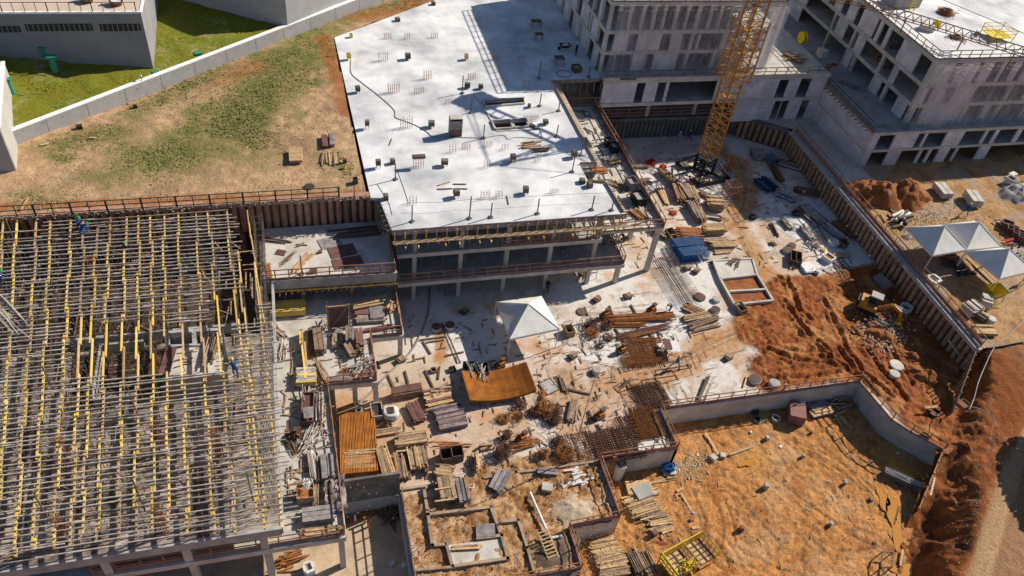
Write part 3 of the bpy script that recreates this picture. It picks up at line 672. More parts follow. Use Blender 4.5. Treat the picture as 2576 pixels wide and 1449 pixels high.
t = thing('site_fence', 'dark green post and rail fence above the red pile wall', 'fence', (-26, 60.4, 9.5))
fp = [Vc((x, 60.35+.0*x, 9.5)) for x in np.arange(-44, 5.4, 1.42)]
for k, p in enumerate(fp): stick('post', p-Vc((0, 0, .1)), p+Vc((0, 0, 1.25)), .16 if k % 2 else .07, .1, K['green'], t)
for a, b in zip(fp[:-1:3], fp[3::3]):
    for z in (1.2, .7, .2): stick('rail', a+Vc((0, 0, z)), b+Vc((0, 0, z)), .05, .07, K['green'], t)

ZS = 9.6
notch = [U(1500, 413, ZS), U(1458, 414, ZS), U(1480, 457, ZS), U(1522, 461, ZS), U(1567, 535, ZS)]
SLABP = [(7.1, 55.0), (29.9, 54.95), tuple(notch[4][:2]), tuple(notch[3][:2]), tuple(notch[2][:2]), tuple(notch[1][:2]), tuple(notch[0][:2]), (29.3, 80.4), (35.6, 80.7), (36, 83), (36, 135), (34.2, 135), (34, 113), (19, 102.2), (4.9, 91.9), (5.75, 59.9), (6.55, 59.8)]
H1 = W((1215, 255), (1318, 248), (1320, 262), (1221, 270), z=ZS); H2 = W((1236, 306), (1283, 304), (1290, 324), (1245, 327), z=ZS); H3 = W((1287, 303), (1322, 301), (1330, 320), (1294, 323), z=ZS)
sb = thing('slab_building', 'large white freshly poured slab on columns in the middle of the site', 'building', (7.1, 55, 0))
MB().prism(SLABP, ZS-.3, ZS, holes=[H1, H2, H3]).build('roof_slab', K['slab'], sb)
for h in (H1, H2, H3):
    b = MB(); bi = MB(); c = np.mean(np.array(h), 0)
    for i in range(4):
        a, d = Vc((*h[i], ZS)), Vc((*h[(i+1) % 4], ZS)); b.beam(a+Vc((0, 0, .1)), d+Vc((0, 0, .1)), .14, .26)
        e1, e2 = h[i], h[(i+1) % 4]
        bi.prism([e1, e2, (e2[0]*.97+c[0]*.03, e2[1]*.97+c[1]*.03), (e1[0]*.97+c[0]*.03, e1[1]*.97+c[1]*.03)], ZS-2.4, ZS-.3)
    b.build('shaft_curb', K['conc_pale'], sb); bi.build('shaft_wall', K['darkwood'], sb)  # shaft walls coloured dark as painted shade inside the openings
    b = MB(); xs = [p[0] for p in h]; ys = [p[1] for p in h]
    for x in np.arange(min(xs)+.2, max(xs), .22): b.tube((x, min(ys)+.1, ZS-.9), (x+random.uniform(-.05, .05), min(ys)+.1, ZS-.15), .018, 4)
    for y in np.arange(min(ys)+.1, max(ys), .35): b.beam((min(xs), y, ZS-.9), (max(xs), y, ZS-.9), .03)
    b.build('rebar', K['rust'], sb)
b = MB(); b.box(min(p[0] for p in H1)-.3, max(p[0] for p in H3)+.2, min(p[1] for p in H3)-.5, max(p[1] for p in H1)+.5, ZS-3.3, ZS-2.9); b.build('shaft_floor', K['darkwood'], sb)
pts = W((1192, 240), (1212, 262), (1250, 330), (1338, 328), z=ZS)
b = MB()
for a, d in zip(pts[:-1], pts[1:]): b.beam((*a, ZS+.04), (*d, ZS+.04), .12, .1)
b.build('core_step', K['conc_pale'], sb)
for z in (3.2, 6.4):
    MB().prism([(7.6, 54.6 if z < 4 else 55.2), (30.9 if z < 4 else 28, 54.6 if z < 4 else 55.2), (30.9 if z < 4 else 28, 61.5), (29, 61.5), (29, 82.5), (7.6, 82.5)], z-.28, z).build('floor_slab', K['conc'], sb)
    MB().box(7.6, 30.9 if z < 4 else 28, (54.6 if z < 4 else 55.2)-.12, (54.6 if z < 4 else 55.2), z-.42, z+.02).build('edge_beam', K['conc_pale'], sb)
DX0, DX1, DY0, DY1 = 29.6, 35.1, 56.1, 80
MB().box(28.1, DX1, DY0, DY1, 6.4-.28, 6.4).build('side_deck', K['conc_pale'], sb)
for x in (9.3, 13.8, 18.4, 22.9, 27.6):
    for y in (55.6, 61.5, 68, 74.5):
        for z0, z1 in ((0, 2.92), (3.2, 6.12), (6.4, 9.3)):
            box_part('column', x-.2, x+.2, y-.2, y+.2, z0, z1, K['conc_pale'], sb)
for (x, y) in ((30.7, 55.3), (34.8, 56.6), (34.8, 62), (34.8, 68), (34.8, 74), (30.6, 60)): box_part('column', x-.22, x+.22, y-.22, y+.22, 0, 6.12 if x > 31 else 2.92, K['conc_pale'], sb)
walls(sb, (8, 63), (27, 63), 3.2, 6.1, [(4, 6), (12, 14)], m=K['conc_dark'], name='inner_wall'); walls(sb, (8, 62.5), (29, 62.5), 6.4, 9.3, [(5, 7)], m=K['conc_dark'], name='inner_wall')  # inner walls coloured dark to paint the shade of the interior
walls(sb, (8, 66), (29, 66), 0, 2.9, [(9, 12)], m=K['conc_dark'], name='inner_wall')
fw = thing('edge_formwork', 'timber edge formwork with yellow beam ends under the front of the white slab', 'formwork', (7.1, 54.5, 9))
for k in range(24):
    x = 7.3+k*.96
    stick('soldier', (x, 54.62, 8.15), (x+random.uniform(-.03, .03), 54.55, 9.62), .09, .07, K['pale'] if k % 3 else K['yellow'], fw)
    stick('cross_joist', (x+.1, 53.95, 8.55), (x+.1, 56.6, 8.55), .09, .18, K['wood'], fw)
for x in (7.1, 14.8, 22.5): stick('edge_board', (x, 54.9, 9.35), (min(x+7.6, 29.9), 54.9, 9.35), .05, .62, K['plygrey'], fw)
for x in (7.1, 14.8, 22.5): stick('walkway_board', (x, 54.3, 8.67), (min(x+7.6, 29.9), 54.3, 8.67), .55, .04, K['wood'], fw)
for k, x in enumerate((8.2, 9.4, 11.9, 13.2, 15.1, 16.2, 19.8, 21.3, 24.2, 26.4)): stick('yellow_beam', (x, 53.7, 8.36), (x, 58, 8.36), .10, .2, K['yellow'], fw)
b = MB()
for x in np.arange(7.8, 29, 1.35):
    for y in (55.2, 57.2, 59.4): b.tube((x, y, 6.4), (x, y, 8.3), .035, 5)
for x in np.arange(7.8, 29, 2.1):
    for y in (55.3, 58): b.tube((x, y, 3.2), (x+.1, y, 6.15), .03, 5)
    b.tube((x, 56, 0), (x, 56, 2.95), .03, 5)
b.build('shoring_props', K['prop'], fw)['kind'] = 'stuff'
fl = thing('edge_formwork', 'timber edge formwork down the left corner of the white slab', 'formwork', (6.8, 57, 9))
for k in range(7):
    y = 55.1+k*.72; x = 7.05-.5*(k/7)
    stick('rib', (x-.35, y, 9.45), (x+.12, y, 9.62), .07, .07, K['pale'], fl); stick('brace', (x-.05, y, 9.4), (x-.6, y-.1, 7.6), .05, .05, K['wood'], fl)
stick('edge_board', (7.05, 55.0, 9.4), (6.5, 59.8, 9.4), .05, .5, K['plygrey'], fl); stick('walkway_board', (6.8, 55.0, 9.25), (6.25, 59.8, 9.25), .3, .04, K['wood'], fl)
fr = thing('edge_formwork', 'long edge formwork with many ribs down the right side of the white slab', 'formwork', (29.6, 70, 9))
for k in range(40):
    y = 63.3+k*.43; stick('rib', (29.3, y, 9.5), (30.0, y+random.uniform(-.08, .08), 9.45), .06, .07, K['pale'], fr)
stick('edge_board', (29.38, 63.1, 9.5), (29.3, 80.3, 9.5), .06, .7, K['pale'], fr); stick('walkway_board', (29.85, 63.1, 9.3), (29.85, 80.3, 9.3), .6, .05, K['conc_pale'], fr)
for k in range(17):
    p = notch[3].lerp(notch[4], k/16); stick('rib', p+Vc((-.05, 0, 0)), p+Vc((.45, 0, -.1)), .06, .07, K['pale'], fr)
stick('edge_board', notch[3]+Vc((.04, 0, -.05)), notch[4]+Vc((.04, 0, -.05)), .05, .6, K['wood'], fr)
stick('edge_board', notch[1]+Vc((0, .04, .08)), notch[0]+Vc((0, .04, .08)), .05, .4, K['pale'], fr); stick('edge_board', notch[2]+Vc((0, .04, .08)), notch[3]+Vc((0, .04, .08)), .05, .4, K['pale'], fr)
bk = thing('edge_formwork', 'timber edge formwork with props at the back gap by the far building', 'formwork', U(1390, 202, 9.6))
for k in range(8):
    x = 29.7+k*.85; stick('soldier', (x, 80.1, 8.0), (x, 80.2, 9.65), .08, .06, K['wood'], bk)
stick('edge_board', (29.3, 80.35, 9.4), (35.6, 80.6, 9.4), .05, .5, K['plygrey'], bk)
railing('brown guardrail along the lowest balcony in front of the white slab building', [(7.7, 54.62, 3.2), (19.3, 54.62, 3.2), (30.8, 54.62, 3.2)], group='site guardrails')
railing('brown guardrail turning back along the right side of the lowest balcony', [(30.85, 54.7, 3.2), (31.0, 59.5, 3.2)], group='site guardrails')
railing('brown guardrail on the middle balcony right of centre', [(17.7, 55.25, 6.4), (27.8, 55.25, 6.4)], group='site guardrails')
railing('brown guardrail around the front corner of the raised side deck', [(28.3, 56.1, 6.4), (35.05, 56.1, 6.4)], group='site guardrails')
railing('long pink brown guardrail up the outer edge of the raised side deck', [(35.05, 56.2, 6.4), (35.05, 79.5, 6.4)], toe=.5, group='site guardrails')
railing('short brown guardrail in the dark gap by the far building', [(30.2, 79.6, 6.4), (35.6, 79.6, 6.4)], group='site guardrails')
railing('guardrail boxed round the notch in the right edge of the white slab', [notch[1]+Vc((.3, -.2, -1.5)), notch[0]+Vc((0, -.2, -1.5))], group='site guardrails')
def z1v(x, y): return 1365.5+.24945*x, .24945*y
def z3v(x, y): return 1847.6+x*.28067, 321.3+y*.28067
def sx(pairs, y, X0, Y, f=z1v): return [(fx(*f(a, y), Y)[0]-X0, fx(*f(b, y), Y)[0]-X0) for a, b in pairs]
XB, YB = 35.8, 82.0
XB1 = fx(1982, 7.5, YB)[0]; FL = [9.6, 12.35, 15.0, 18.5]
ob = thing('office_building', 'tall open concrete frame with pale block walls behind the tower crane', 'building', (XB, YB, 9.6))
YB2 = 104
for z in FL[1:]: box_part('floor_slab' if z < 18 else 'roof_slab', XB, XB1, YB, YB2, z-.3, z, K['conc_pale'] if z < 18 else K['slab'], ob)
box_part('floor_slab', XB, 67.5, 80.0, YB2, 9.3, 9.6, K['conc_pale'], ob)
for z in FL[1:]:
    box_part('edge_beam', XB-.05, XB1+.05, YB-.06, YB, z-.42, z+.05, K['conc_pale'], ob); box_part('edge_beam', XB-.06, XB, YB, YB2, z-.42, z+.05, K['conc_pale'], ob)
rows = [(FL[0], FL[1]-.42, [(610, 720), (725, 900), (1030, 1110), (1345, 1700), (1720, 1860), (2020, 2170)], 620),
        (FL[1], FL[2]-.42, [(630, 720), (860, 955), (1190, 1290), (1400, 1560), (1580, 1800), (2000, 2110)], 420)]
for z0, z1_, ops, y in rows:
    walls(ob, (XB+.3, YB+.12), (XB1, YB+.12), z0, z1_, [(a-.3, b-.3) for a, b in sx(ops, y, XB, YB)])
for x in (690, 885, 1010, 1225, 1345, 1455, 1575, 1690, 1790, 1890, 1990, 2110, 2330):
    X = fx(*z1v(x, 190), YB)[0]; box_part('column', X-.16, X+.16, YB+.02, YB+.42, FL[2], FL[3]-.42, K['conc_pale'], ob)
for X in (XB+.02, XB+5.5, XB+11.2, XB+16.8, XB1-.4):
    for z0, z1_ in zip(FL[:-1], FL[1:]): box_part('column', X, X+.36, YB-.02, YB+.36, z0, z1_-.42, K['conc_pale'], ob)
Yc = YB
for k in range(8):
    Yc = YB+.2+k*2.75
    for z0, z1_ in zip(FL[:-1], FL[1:]): box_part('column', XB-.02, XB+.34, Yc+2.35, Yc+2.7, z0, z1_-.42, K['conc_pale'], ob)
walls(ob, (XB+.12, YB2), (XB+.12, YB+.4), FL[0], FL[1]-.42, [(1, 2.6), (5, 6.3), (8.8, 10.4), (13, 14.2), (17.2, 18.9), (20.6, 21.6)], name='block_wall')
walls(ob, (XB+.12, YB2), (XB+.12, YB+.4), FL[1], FL[2]-.42, [(2.6, 4.4), (7, 8), (10.6, 12.8), (15.8, 17.2), (19.4, 21.4)])
walls(ob, (XB+.12, YB2), (XB+.12, YB+.4), FL[2], FL[3]-.42, [(3, 6), (8, 13), (14.5, 18.6), (19.2, 21.6)])
for z0, z1_ in zip(FL[:-1], FL[1:]):
    walls(ob, (XB+2, YB+7), (XB1-1, YB+7), z0, z1_-.3, [(3, 4), (9, 10.2), (15, 19.5) if z0 < 15 else (20, 22)], name='inner_wall', m=K['conc_dark'])  # dark wall colour stands in for shade inside the storeys
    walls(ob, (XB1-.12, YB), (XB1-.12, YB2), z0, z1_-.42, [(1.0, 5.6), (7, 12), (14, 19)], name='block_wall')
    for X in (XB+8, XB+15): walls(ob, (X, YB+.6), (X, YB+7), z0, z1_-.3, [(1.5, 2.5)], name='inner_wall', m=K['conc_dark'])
XP0, YP, XP1 = 35.95, 80.05, 67.3
walls(ob, (XP0, YP+.1), (XP1, YP+.1), 6.4, 9.3, sx([(940, 1025, ), (1150, 1235), (1262, 1740)], 910, XP0, YP)+[(fxc(3, 100, 870, YP)-XP0, fxc(3, 195, 870, YP)-XP0, 6.4, 9.0), (fxc(3, 310, 870, YP)-XP0, fxc(3, 420, 870, YP)-XP0, 6.4, 9.1)])
box_part('parapet', XB, fx(*z1v(775, 800), YP)[0], YP-.12, YP, 9.2, 10.0, K['conc_pale'], ob)
box_part('parapet', fx(*z1v(940, 800), YP)[0], XP1, YP-.12, YP, 9.2, 9.9, K['conc_pale'], ob)
box_part('edge_beam', 30.4, XP1, YP-.15, YP, 5.98, 6.42, K['conc_pale'], ob)
box_part('floor_slab', 35.6, XP1, YP, YB2, 6.1, 6.4, K['conc'], ob)
box_part('floor_slab', 36.2, 57.2, 82.35, YB2, 2.8, 3.05, K['conc'], ob)
for X in (36.2, 43.5, 50.2): box_part('column', X, X+.4, 81.95, 82.35, 3.05, 6.0, K['conc_pale'], ob)
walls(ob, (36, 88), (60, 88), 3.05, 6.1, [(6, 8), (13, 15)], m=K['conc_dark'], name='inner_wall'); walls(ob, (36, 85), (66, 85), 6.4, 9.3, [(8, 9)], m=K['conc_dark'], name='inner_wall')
walls(ob, (fx(*z1v(1930, 1060), YP)[0], YP+.1), (XP1, YP+.1), 3.0, 6.0, [(fxc(3, 55, 1070, YP)-fx(*z1v(1930, 1060), YP)[0], fxc(3, 125, 1070, YP)-fx(*z1v(1930, 1060), YP)[0]), (fxc(3, 130, 1070, YP)-fx(*z1v(1930, 1060), YP)[0], fxc(3, 200, 1070, YP)-fx(*z1v(1930, 1060), YP)[0]), (fxc(3, 325, 1070, YP)-fx(*z1v(1930, 1060), YP)[0], fxc(3, 400, 1070, YP)-fx(*z1v(1930, 1060), YP)[0])])
railing('dark guardrail on the podium edge left of the crane', [(36, YP, 9.62), (fx(*z1v(1740, 780), YP)[0], YP, 9.62)], group='site guardrails', post=K['darkwood'], board=K['darkwood'])
railing('dark guardrail on the podium edge right of the crane', [(fx(*z1v(2000, 780), YP)[0], YP, 9.62), (67, YP, 9.62)], group='site guardrails', post=K['darkwood'], board=K['toe'])
railing('guardrail along the roof edge of the building behind the crane', [(XB, 103, FL[3]), (XB, YB, FL[3]), (XB1, YB, FL[3])], group='site guardrails', post=K['darkwood'])
railing('brown guardrail in the shaded opening below the podium', [(36.8, 82.1, 3.05), (53, 82.1, 3.05)], group='site guardrails')
railing('brown guardrail inside the top storey behind the netting', [(XB+1.5, YB+.7, FL[2]), (XB+19, YB+.7, FL[2])], toe=0, group='site guardrails')

def netting(label, x0, x1, y, z0, z1, amp=.25, axis='x', m=K['net'], seed=1, name='debris_netting'):
    nx, nz = int((x1-x0)/.3), int((z1-z0)/.5); b = MB(); vs = []
    for i in range(nx+1):
        for j in range(nz+1):
            X = x0+(x1-x0)*i/nx; Z = z1-(z1-z0)*j/nz; w = j/nz
            off = amp*(math.sin(X*2.1+seed)+.6*math.sin(X*4.7+seed*3+w*2))*(.25+w*.8)*.6
            Zz = Z + (.35*math.sin(X*.8+seed) if j == nz else 0)
            vs.append((X, y-.35+off-.1*w, Zz) if axis == 'x' else (y-.35+off, X, Zz))
    fs = [(i*(nz+1)+j, (i+1)*(nz+1)+j, (i+1)*(nz+1)+j+1, i*(nz+1)+j+1) for i in range(nx) for j in range(nz)]
    b.add(vs, fs); o = b.build(name, m, smooth=True); tag(o, label, 'netting', 'white debris netting'); return o
netting('white debris netting hanging over the front of the building behind the crane', XB+.8, XB1-.2, YB-.1, 9.7, 18.4, .16)
netting('bunched white netting trailing at the right end of the building behind the crane', XB1-5.2, XB1+.1, YB-.5, 9.9, 18.3, .42, seed=4)

XD, YD, ZD = 73.1, 70.6, 8.0; FD = [8.0, 10.6, 13.35, 16.6]; XD1, YD2 = 112, 112
db = thing('office_building', 'large pale block building with white roof slab in the upper right corner', 'building', (XD, YD, 3))
for z in FD[1:]:
    box_part('floor_slab' if z < 16 else 'roof_slab', XD, XD1, YD, YD2, z-.3, z, K['conc_pale'] if z < 16 else K['slab'], db)
    box_part('edge_beam', XD-.06, XD1, YD-.06, YD, z-.45, z+.06, K['conc_pale'], db); box_part('edge_beam', XD-.06, XD, YD, YD2, z-.45, z+.06, K['conc_pale'], db)
def sy(pts, X): return sorted(fyc(3, x, y, X) for x, y in pts)
def westwall(z0, z1_, pairs):
    ys = [(fyc(3, *a, XD), fyc(3, *b, XD)) for a, b in pairs]; ys = [(min(p), max(p)) for p in ys]
    walls(db, (XD+.12, YD+.05), (XD+.12, YD2), z0, z1_, [(a-YD-.05, b-YD-.05) for a, b in ys])
westwall(FD[2], FD[3]-.45, [((1650, 640), (1530, 555)), ((1370, 400), (1250, 300)), ((1215, 285), (1165, 240)), ((1130, 230), (1110, 205)), ((970, 100), (915, 75)), ((830, 40), (770, 10)), ((700, -30), (640, -60))])
westwall(FD[1], FD[2]-.45, [((1545, 850), (1310, 710)), ((1270, 660), (970, 430)), ((900, 380), (780, 300)), ((700, 220), (400, 0))])
westwall(FD[0], FD[1]-.45, [((1440, 1085), (1400, 1050)), ((1300, 980), (1130, 850)), ((1060, 800), (830, 600)), ((760, 560), (300, 200))])
for (x, y) in ((1280, 680), (950, 400), (870, 340), (690, 130), (1170, 560)):
    Y = fyc(3, x, y, XD); box_part('column', XD-.03, XD+.36, Y-.2, Y+.2, FD[0], FD[2]-.45, K['conc_pale'], db)
box_part('column', XD-.03, XD+.4, YD-.03, YD+.4, FD[0], FD[3]-.45, K['conc_pale'], db)
for z0, z1_ in zip(FD[:-1], FD[1:]):
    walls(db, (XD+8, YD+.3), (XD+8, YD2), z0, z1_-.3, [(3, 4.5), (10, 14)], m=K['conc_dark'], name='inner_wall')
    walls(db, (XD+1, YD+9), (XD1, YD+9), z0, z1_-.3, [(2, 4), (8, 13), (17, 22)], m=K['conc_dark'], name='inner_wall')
def frontD(z0, z1_, pairs, y): walls(db, (XD+.4, YD+.12), (XD1, YD+.12), z0, z1_, [(fxc(3, a, y, YD)-XD-.4, fxc(3, b, y, YD)-XD-.4) for a, b in pairs])
frontD(FD[2], FD[3]-.45, [(1850, 1910), (2090, 2130), (2230, 2320), (2350, 2440), (2500, 2560), (2650, 2760)], 740)
frontD(FD[1], FD[2]-.45, [(1580, 1680), (1760, 1850), (2050, 2560), (2600, 2900)], 980)
frontD(FD[0], FD[1]-.45, [(1450, 1560), (1960, 2120), (2180, 2560), (2600, 2900)], 1180)
for x in (1700, 2080, 2440, 2700):
    X = fxc(3, x, 900, YD); box_part('column', X-.2, X+.2, YD-.03, YD+.4, FD[0], FD[2]-.45, K['conc_pale'], db)
XQ, YQ, ZQ = 67.4, 68.7, 8.0
box_part('floor_slab', XQ, 112, YQ, YD2, ZQ-.3, ZQ-.004, K['conc'], db); box_part('floor_slab', XQ, 112, YQ, YD2, 5.2, 5.5, K['conc'], db)
walls(db, (XQ+.1, YQ+.2), (XQ+.1, 84.4), 3.0, 7.7, [(12.3, 13.3, 5.5, 7.4)])
walls(db, (XQ+.1, 84.4), (XQ+.1, 104), 3.0, 7.7, [(2, 3, 3.0, 5.1), (5, 6.5, 5.5, 7.4), (9, 12, 5.5, 7.5)])
box_part('ledge_band', XQ-.04, XQ, YQ, 84, 5.25, 5.5, K['conc_pale'], db)
walls(db, (XQ+.2, YQ+.1), (XD1, YQ+.1), 5.5, 7.7, [(fx(*z3v(a, 110), YQ)[0]-XQ-.2, fx(*z3v(b, 110), YQ)[0]-XQ-.2) for a, b in ((1290, 1430), (1630, 1690), (1710, 1880), (2030, 2210), (2235, 2300), (2330, 2490), (2530, 2700))])
walls(db, (XQ+.2, YQ+.1), (XD1, YQ+.1), 3.0, 5.2, [(fx(*z3v(a, 250), YQ)[0]-XQ-.2, fx(*z3v(b, 250), YQ)[0]-XQ-.2) for a, b in ((1215, 1365), (1480, 1640), (1665, 1720), (1745, 1810), (1900, 1955), (1975, 2160), (2250, 2600), (2650, 2900))])
box_part('edge_beam', XQ, XD1, YQ-.08, YQ, 5.15, 5.52, K['conc_pale'], db); box_part('edge_beam', XQ, XD1, YQ-.06, YQ, 7.62, 8.04, K['conc_pale'], db)
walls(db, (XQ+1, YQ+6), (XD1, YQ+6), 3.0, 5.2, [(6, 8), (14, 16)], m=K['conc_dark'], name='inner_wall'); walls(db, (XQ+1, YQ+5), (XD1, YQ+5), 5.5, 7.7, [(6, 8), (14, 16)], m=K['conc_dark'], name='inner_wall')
railing('red brown guardrail along the west edge of the right building podium', [(XQ, YQ, ZQ), (XQ, 84.2, ZQ)], group='site guardrails', post=K['darkwood'], toe=.4)
rf = railing('brown guardrail round the white roof of the upper right building', [(XD, 103, FD[3]), (XD, YD, FD[3]), (XD+24, YD, FD[3])], group='site guardrails')
b = MB()
for k in range(18):
    y = YQ+1+k*.82; b.beam((XQ+.1, y, ZQ-.15), (XQ-.55, y, ZQ-.25), .07, .09)
b.build('bracket', K['darkwood'], db)['kind'] = 'stuff'
netting('white debris netting covering the front of the upper right building', XD+.2, XD+26, YD-.25, 7.2, 16.4, .22, seed=2)
netting('second bunched length of netting at the corner of the upper right building', XD+.6, XD+6, YD-.7, 8.4, 16.3, .4, seed=6)
o = netting('dark green netting heap on the podium deck at the tower corner', XQ+.8, XD-.1, YQ+1.0, 7.95, 8.9, .3, seed=3, m=K['netgreen'])

dk = thing('deck_building', 'stepped concrete deck on columns below the scaffold, stacked with boards', 'building', (0, 43, 0))
DKP = [(-60, 29.3), (.45, 29.3), (.2, 43.2), (4.35, 43.0), (4.35, 48.0), (7.2, 48.0), (7.3, 54.5), (7.3, 60), (-60, 60)]
MB().prism(DKP, 2.95, 3.2).build('floor_slab', K['conc_pale'], dk)
b = MB()
for a, d in zip(DKP[1:6], DKP[2:7]): b.beam((*a, 2.93), (*d, 2.93), .22, .5)
b.beam((-60, 29.25, 2.9), (.5, 29.25, 2.9), .24, .56); b.build('edge_beam', K['conc_pale'], dk)
for (x, y) in ((7.0, 48.3), (2.45, 43.35), (4.2, 43.3), (.15, 43.3)): box_part('column', x-.2, x+.2, y-.2, y+.2, 0, 2.7, K['conc_pale'], dk)
for (x, y) in ((.15, 29.6), (.15, 33.7)): box_part('column', x-.22, x+.22, y-.22, y+.22, -1.8, 2.7, K['conc_pale'], dk)
for x in (-5, -10, -15, -20, -25): box_part('column', x-.25, x+.25, 29.45, 29.95, -1.8, 2.7, K['conc_pale'], dk); box_part('column', x-.27, x+.27, 29.2, 29.7, 3.2, 5.6, K['conc_pale'], dk)
railing('pink brown guardrail at the right end of the upper step of the deck', [(7.15, 54.0, 3.2), (7.15, 48.05, 3.2)], group='site guardrails', toe=.35)
railing('brown guardrail across the front of the upper step of the deck', [(4.4, 48.05, 3.2), (7.1, 48.05, 3.2)], group='site guardrails', toe=.3)
railing('thin guardrail down the side of the middle step of the deck', [(4.3, 48.0, 3.2), (4.3, 43.1, 3.2)], group='site guardrails')
railing('brown guardrail across the front of the middle step of the deck', [(.25, 43.1, 3.2), (4.25, 43.1, 3.2)], group='site guardrails', toe=.3)
railing('long pink brown guardrail down the right side of the lower deck', [(.25, 43.0, 3.2), (.4, 36, 3.2), (.45, 29.4, 3.2)], group='site guardrails', toe=.3)
railing('brown guardrail along the bottom front of the deck under the scaffold', [(-16, 29.35, 3.2), (.4, 29.35, 3.2)], group='site guardrails', toe=.4)
ms = thing('middle_slab', 'small concrete slab between the scaffold and the white slab, half in shadow', 'building', (-4.6, 53, 3.2))
MB().prism([(-4.5, 53.15), (7.15, 52.85), (7.15, 60.3), (-4.5, 60.3)], 6.1, 6.4).build('floor_slab', K['conc_pale'], ms)
MB().prism([(-4.4, 53.0), (7.2, 52.7), (7.2, 52.84), (-4.4, 53.14)], 5.35, 6.42).build('edge_beam', K['conc'], ms); box_part('edge_beam', 7.16, 7.3, 52.7, 60, 5.7, 6.42, K['conc'], ms)
for k in range(22): stick('yellow_beam', (-4.2+k*.53, 52.3+random.random()*.3, 5.2), (-4.2+k*.53, 55, 5.2), .09, .17, K['yellow'] if k % 3 else K['wood'], ms)
stick('bearer', (-4.6, 53.1, 5.05), (7.4, 52.75, 5.05), .1, .16, K['yellow'], ms); stick('bearer', (-4.6, 53.4, 5.02), (7.4, 53.0, 5.02), .1, .16, K['wood'], ms)
for x in (-1.2, 3.2): box_part('column', x-.18, x+.18, 53.4, 53.76, 3.2, 5.1, K['pale'], ms)
b = MB()
for x in np.arange(-4.2, 7, .95):
    for y in (53.3, 54.8, 56.4): b.tube((x, y, 3.2), (x, y, 5.1), .03, 5)
    b.tube((x, 53.3, 3.3), (x+.9, 53.3, 4.9), .02, 4); b.tube((x, 53.3, 4.9), (x+.9, 53.3, 3.3), .02, 4)
b.build('shoring_props', K['prop'], ms)['kind'] = 'stuff'
railing('brown guardrail along the front of the half shaded middle slab', [(-4.5, 53.15, 6.4), (7.1, 52.85, 6.4)], group='site guardrails', gap=1.15)
railing('short guardrail at the right end of the half shaded middle slab', [(7.1, 52.9, 6.4), (7.1, 56.5, 6.4)], group='site guardrails')

sc = thing('scaffolded_slab', 'concrete slab at the left covered by a forest of scaffolding', 'building', (-20, 28.8, 3.2))
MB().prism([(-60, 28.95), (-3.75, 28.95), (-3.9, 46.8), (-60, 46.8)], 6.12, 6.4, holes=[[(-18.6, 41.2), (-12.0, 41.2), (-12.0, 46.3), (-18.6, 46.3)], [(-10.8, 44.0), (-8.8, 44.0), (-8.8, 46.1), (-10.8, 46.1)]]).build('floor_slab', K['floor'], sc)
box_part('edge_beam', -60, -3.7, 28.7, 28.94, 5.6, 6.45, K['conc'], sc); box_part('edge_beam', -3.74, -3.55, 28.7, 53, 5.8, 6.43, K['conc'], sc)
walls(sc, (-60, 31.5), (-4, 31.5), 3.2, 6.1, [(36, 39), (44, 46), (50, 53)], m=K['conc_dark'], name='inner_wall'); walls(sc, (-60, 34), (5.0, 34), -3.2, 2.9, [], m=K['conc_dark'], name='basement_wall')
b = MB()
for a in ((-16.6, 41.1, -13.5, 41.25), (-16.6, 46.4, -13.5, 46.6), (-16.65, 41.1, -16.5, 46.6), (-19.5, 47.2, -6.5, 47.45), (-16, 39.2, -13, 39.4)): b.box(a[0], a[2], a[1], a[3], 6.4, 7.3)
b.build('upstand_beam', K['conc'], sc)
MB().box(-60, -4.7, 46.9, 60.3, 3.21, 3.3).build('lower_floor', K['darkwood'], sc); MB().box(-22, -8, 40, 46.89, 3.21, 3.29).build('lower_floor', K['darkwood'], sc)  # dark sheets that paint deep shade under the joists
MB().box(-60, -4.4, 47.0, 60.3, 6.0, 6.02) and MB().box(-4.65, -4.5, 46.9, 60.3, 3.2, 6.38).build('end_wall', K['conc_dark'], sc)
cp = W((417, 878), (552, 868), (572, 938), (418, 945), z=8.4)
cpad = thing('core_wall', 'pale concrete core top with dark shaft standing among the joists', 'concrete core', (*cp[0], 6.4))
MB().prism(cp, 6.4, 8.4).build('core_top', K['conc_pale'], cpad)
sh = W((412, 832), (560, 824), (566, 866), (417, 872), z=8.4); inn = W((424, 838), (482, 835), (484, 864), (424, 867), z=8.4); inn2 = W((492, 834), (552, 831), (555, 862), (494, 865), z=8.4)
MB().prism(sh, 6.4, 8.4, holes=[inn, inn2]).build('shaft_wall', K['conc'], cpad); MB().prism(inn, 6.41, 6.5).build('shaft_floor', K['boxin'], cpad)
ZJ, ZT = 9.25, 9.42
sf = thing('scaffold', 'dense scaffold of props, yellow timber joists and steel tubes on the left slab', 'scaffold', (-20, 44, 6.4))
opening = W((183, 806), (272, 815), (415, 800), (415, 945), (170, 950), z=ZJ)   # no tubes here
coreop = W((408, 820), (585, 815), (600, 935), (408, 955), z=ZJ)
op2 = W((527, 738), (650, 730), (650, 812), (527, 825), z=ZJ)
nope = [opening, coreop, op2]
def inside(x, y, poly):
    return bool(inpoly(np.array([x]), np.array([y]), poly)[0])
jx_top = [(-34, 600), (10, 560), (41, 560), (94, 562), (128, 562), (181, 560), (212, 560), (243, 580), (276, 553), (317, 552), (350, 548), (380, 548), (411, 548), (447, 540), (492, 540), (525, 540), (569, 538)]
jx_bot = [(-120, 1340), (-52, 1350), (0, 1250), (38, 1390), (85, 1370), (133, 1370), (180, 1360), (205, 1350), (245, 1350), (297, 1345), (340, 1340), (387, 1330), (425, 1325), (473, 1330), (537, 1335), (593, 1330), (650, 1300)]
joists = []
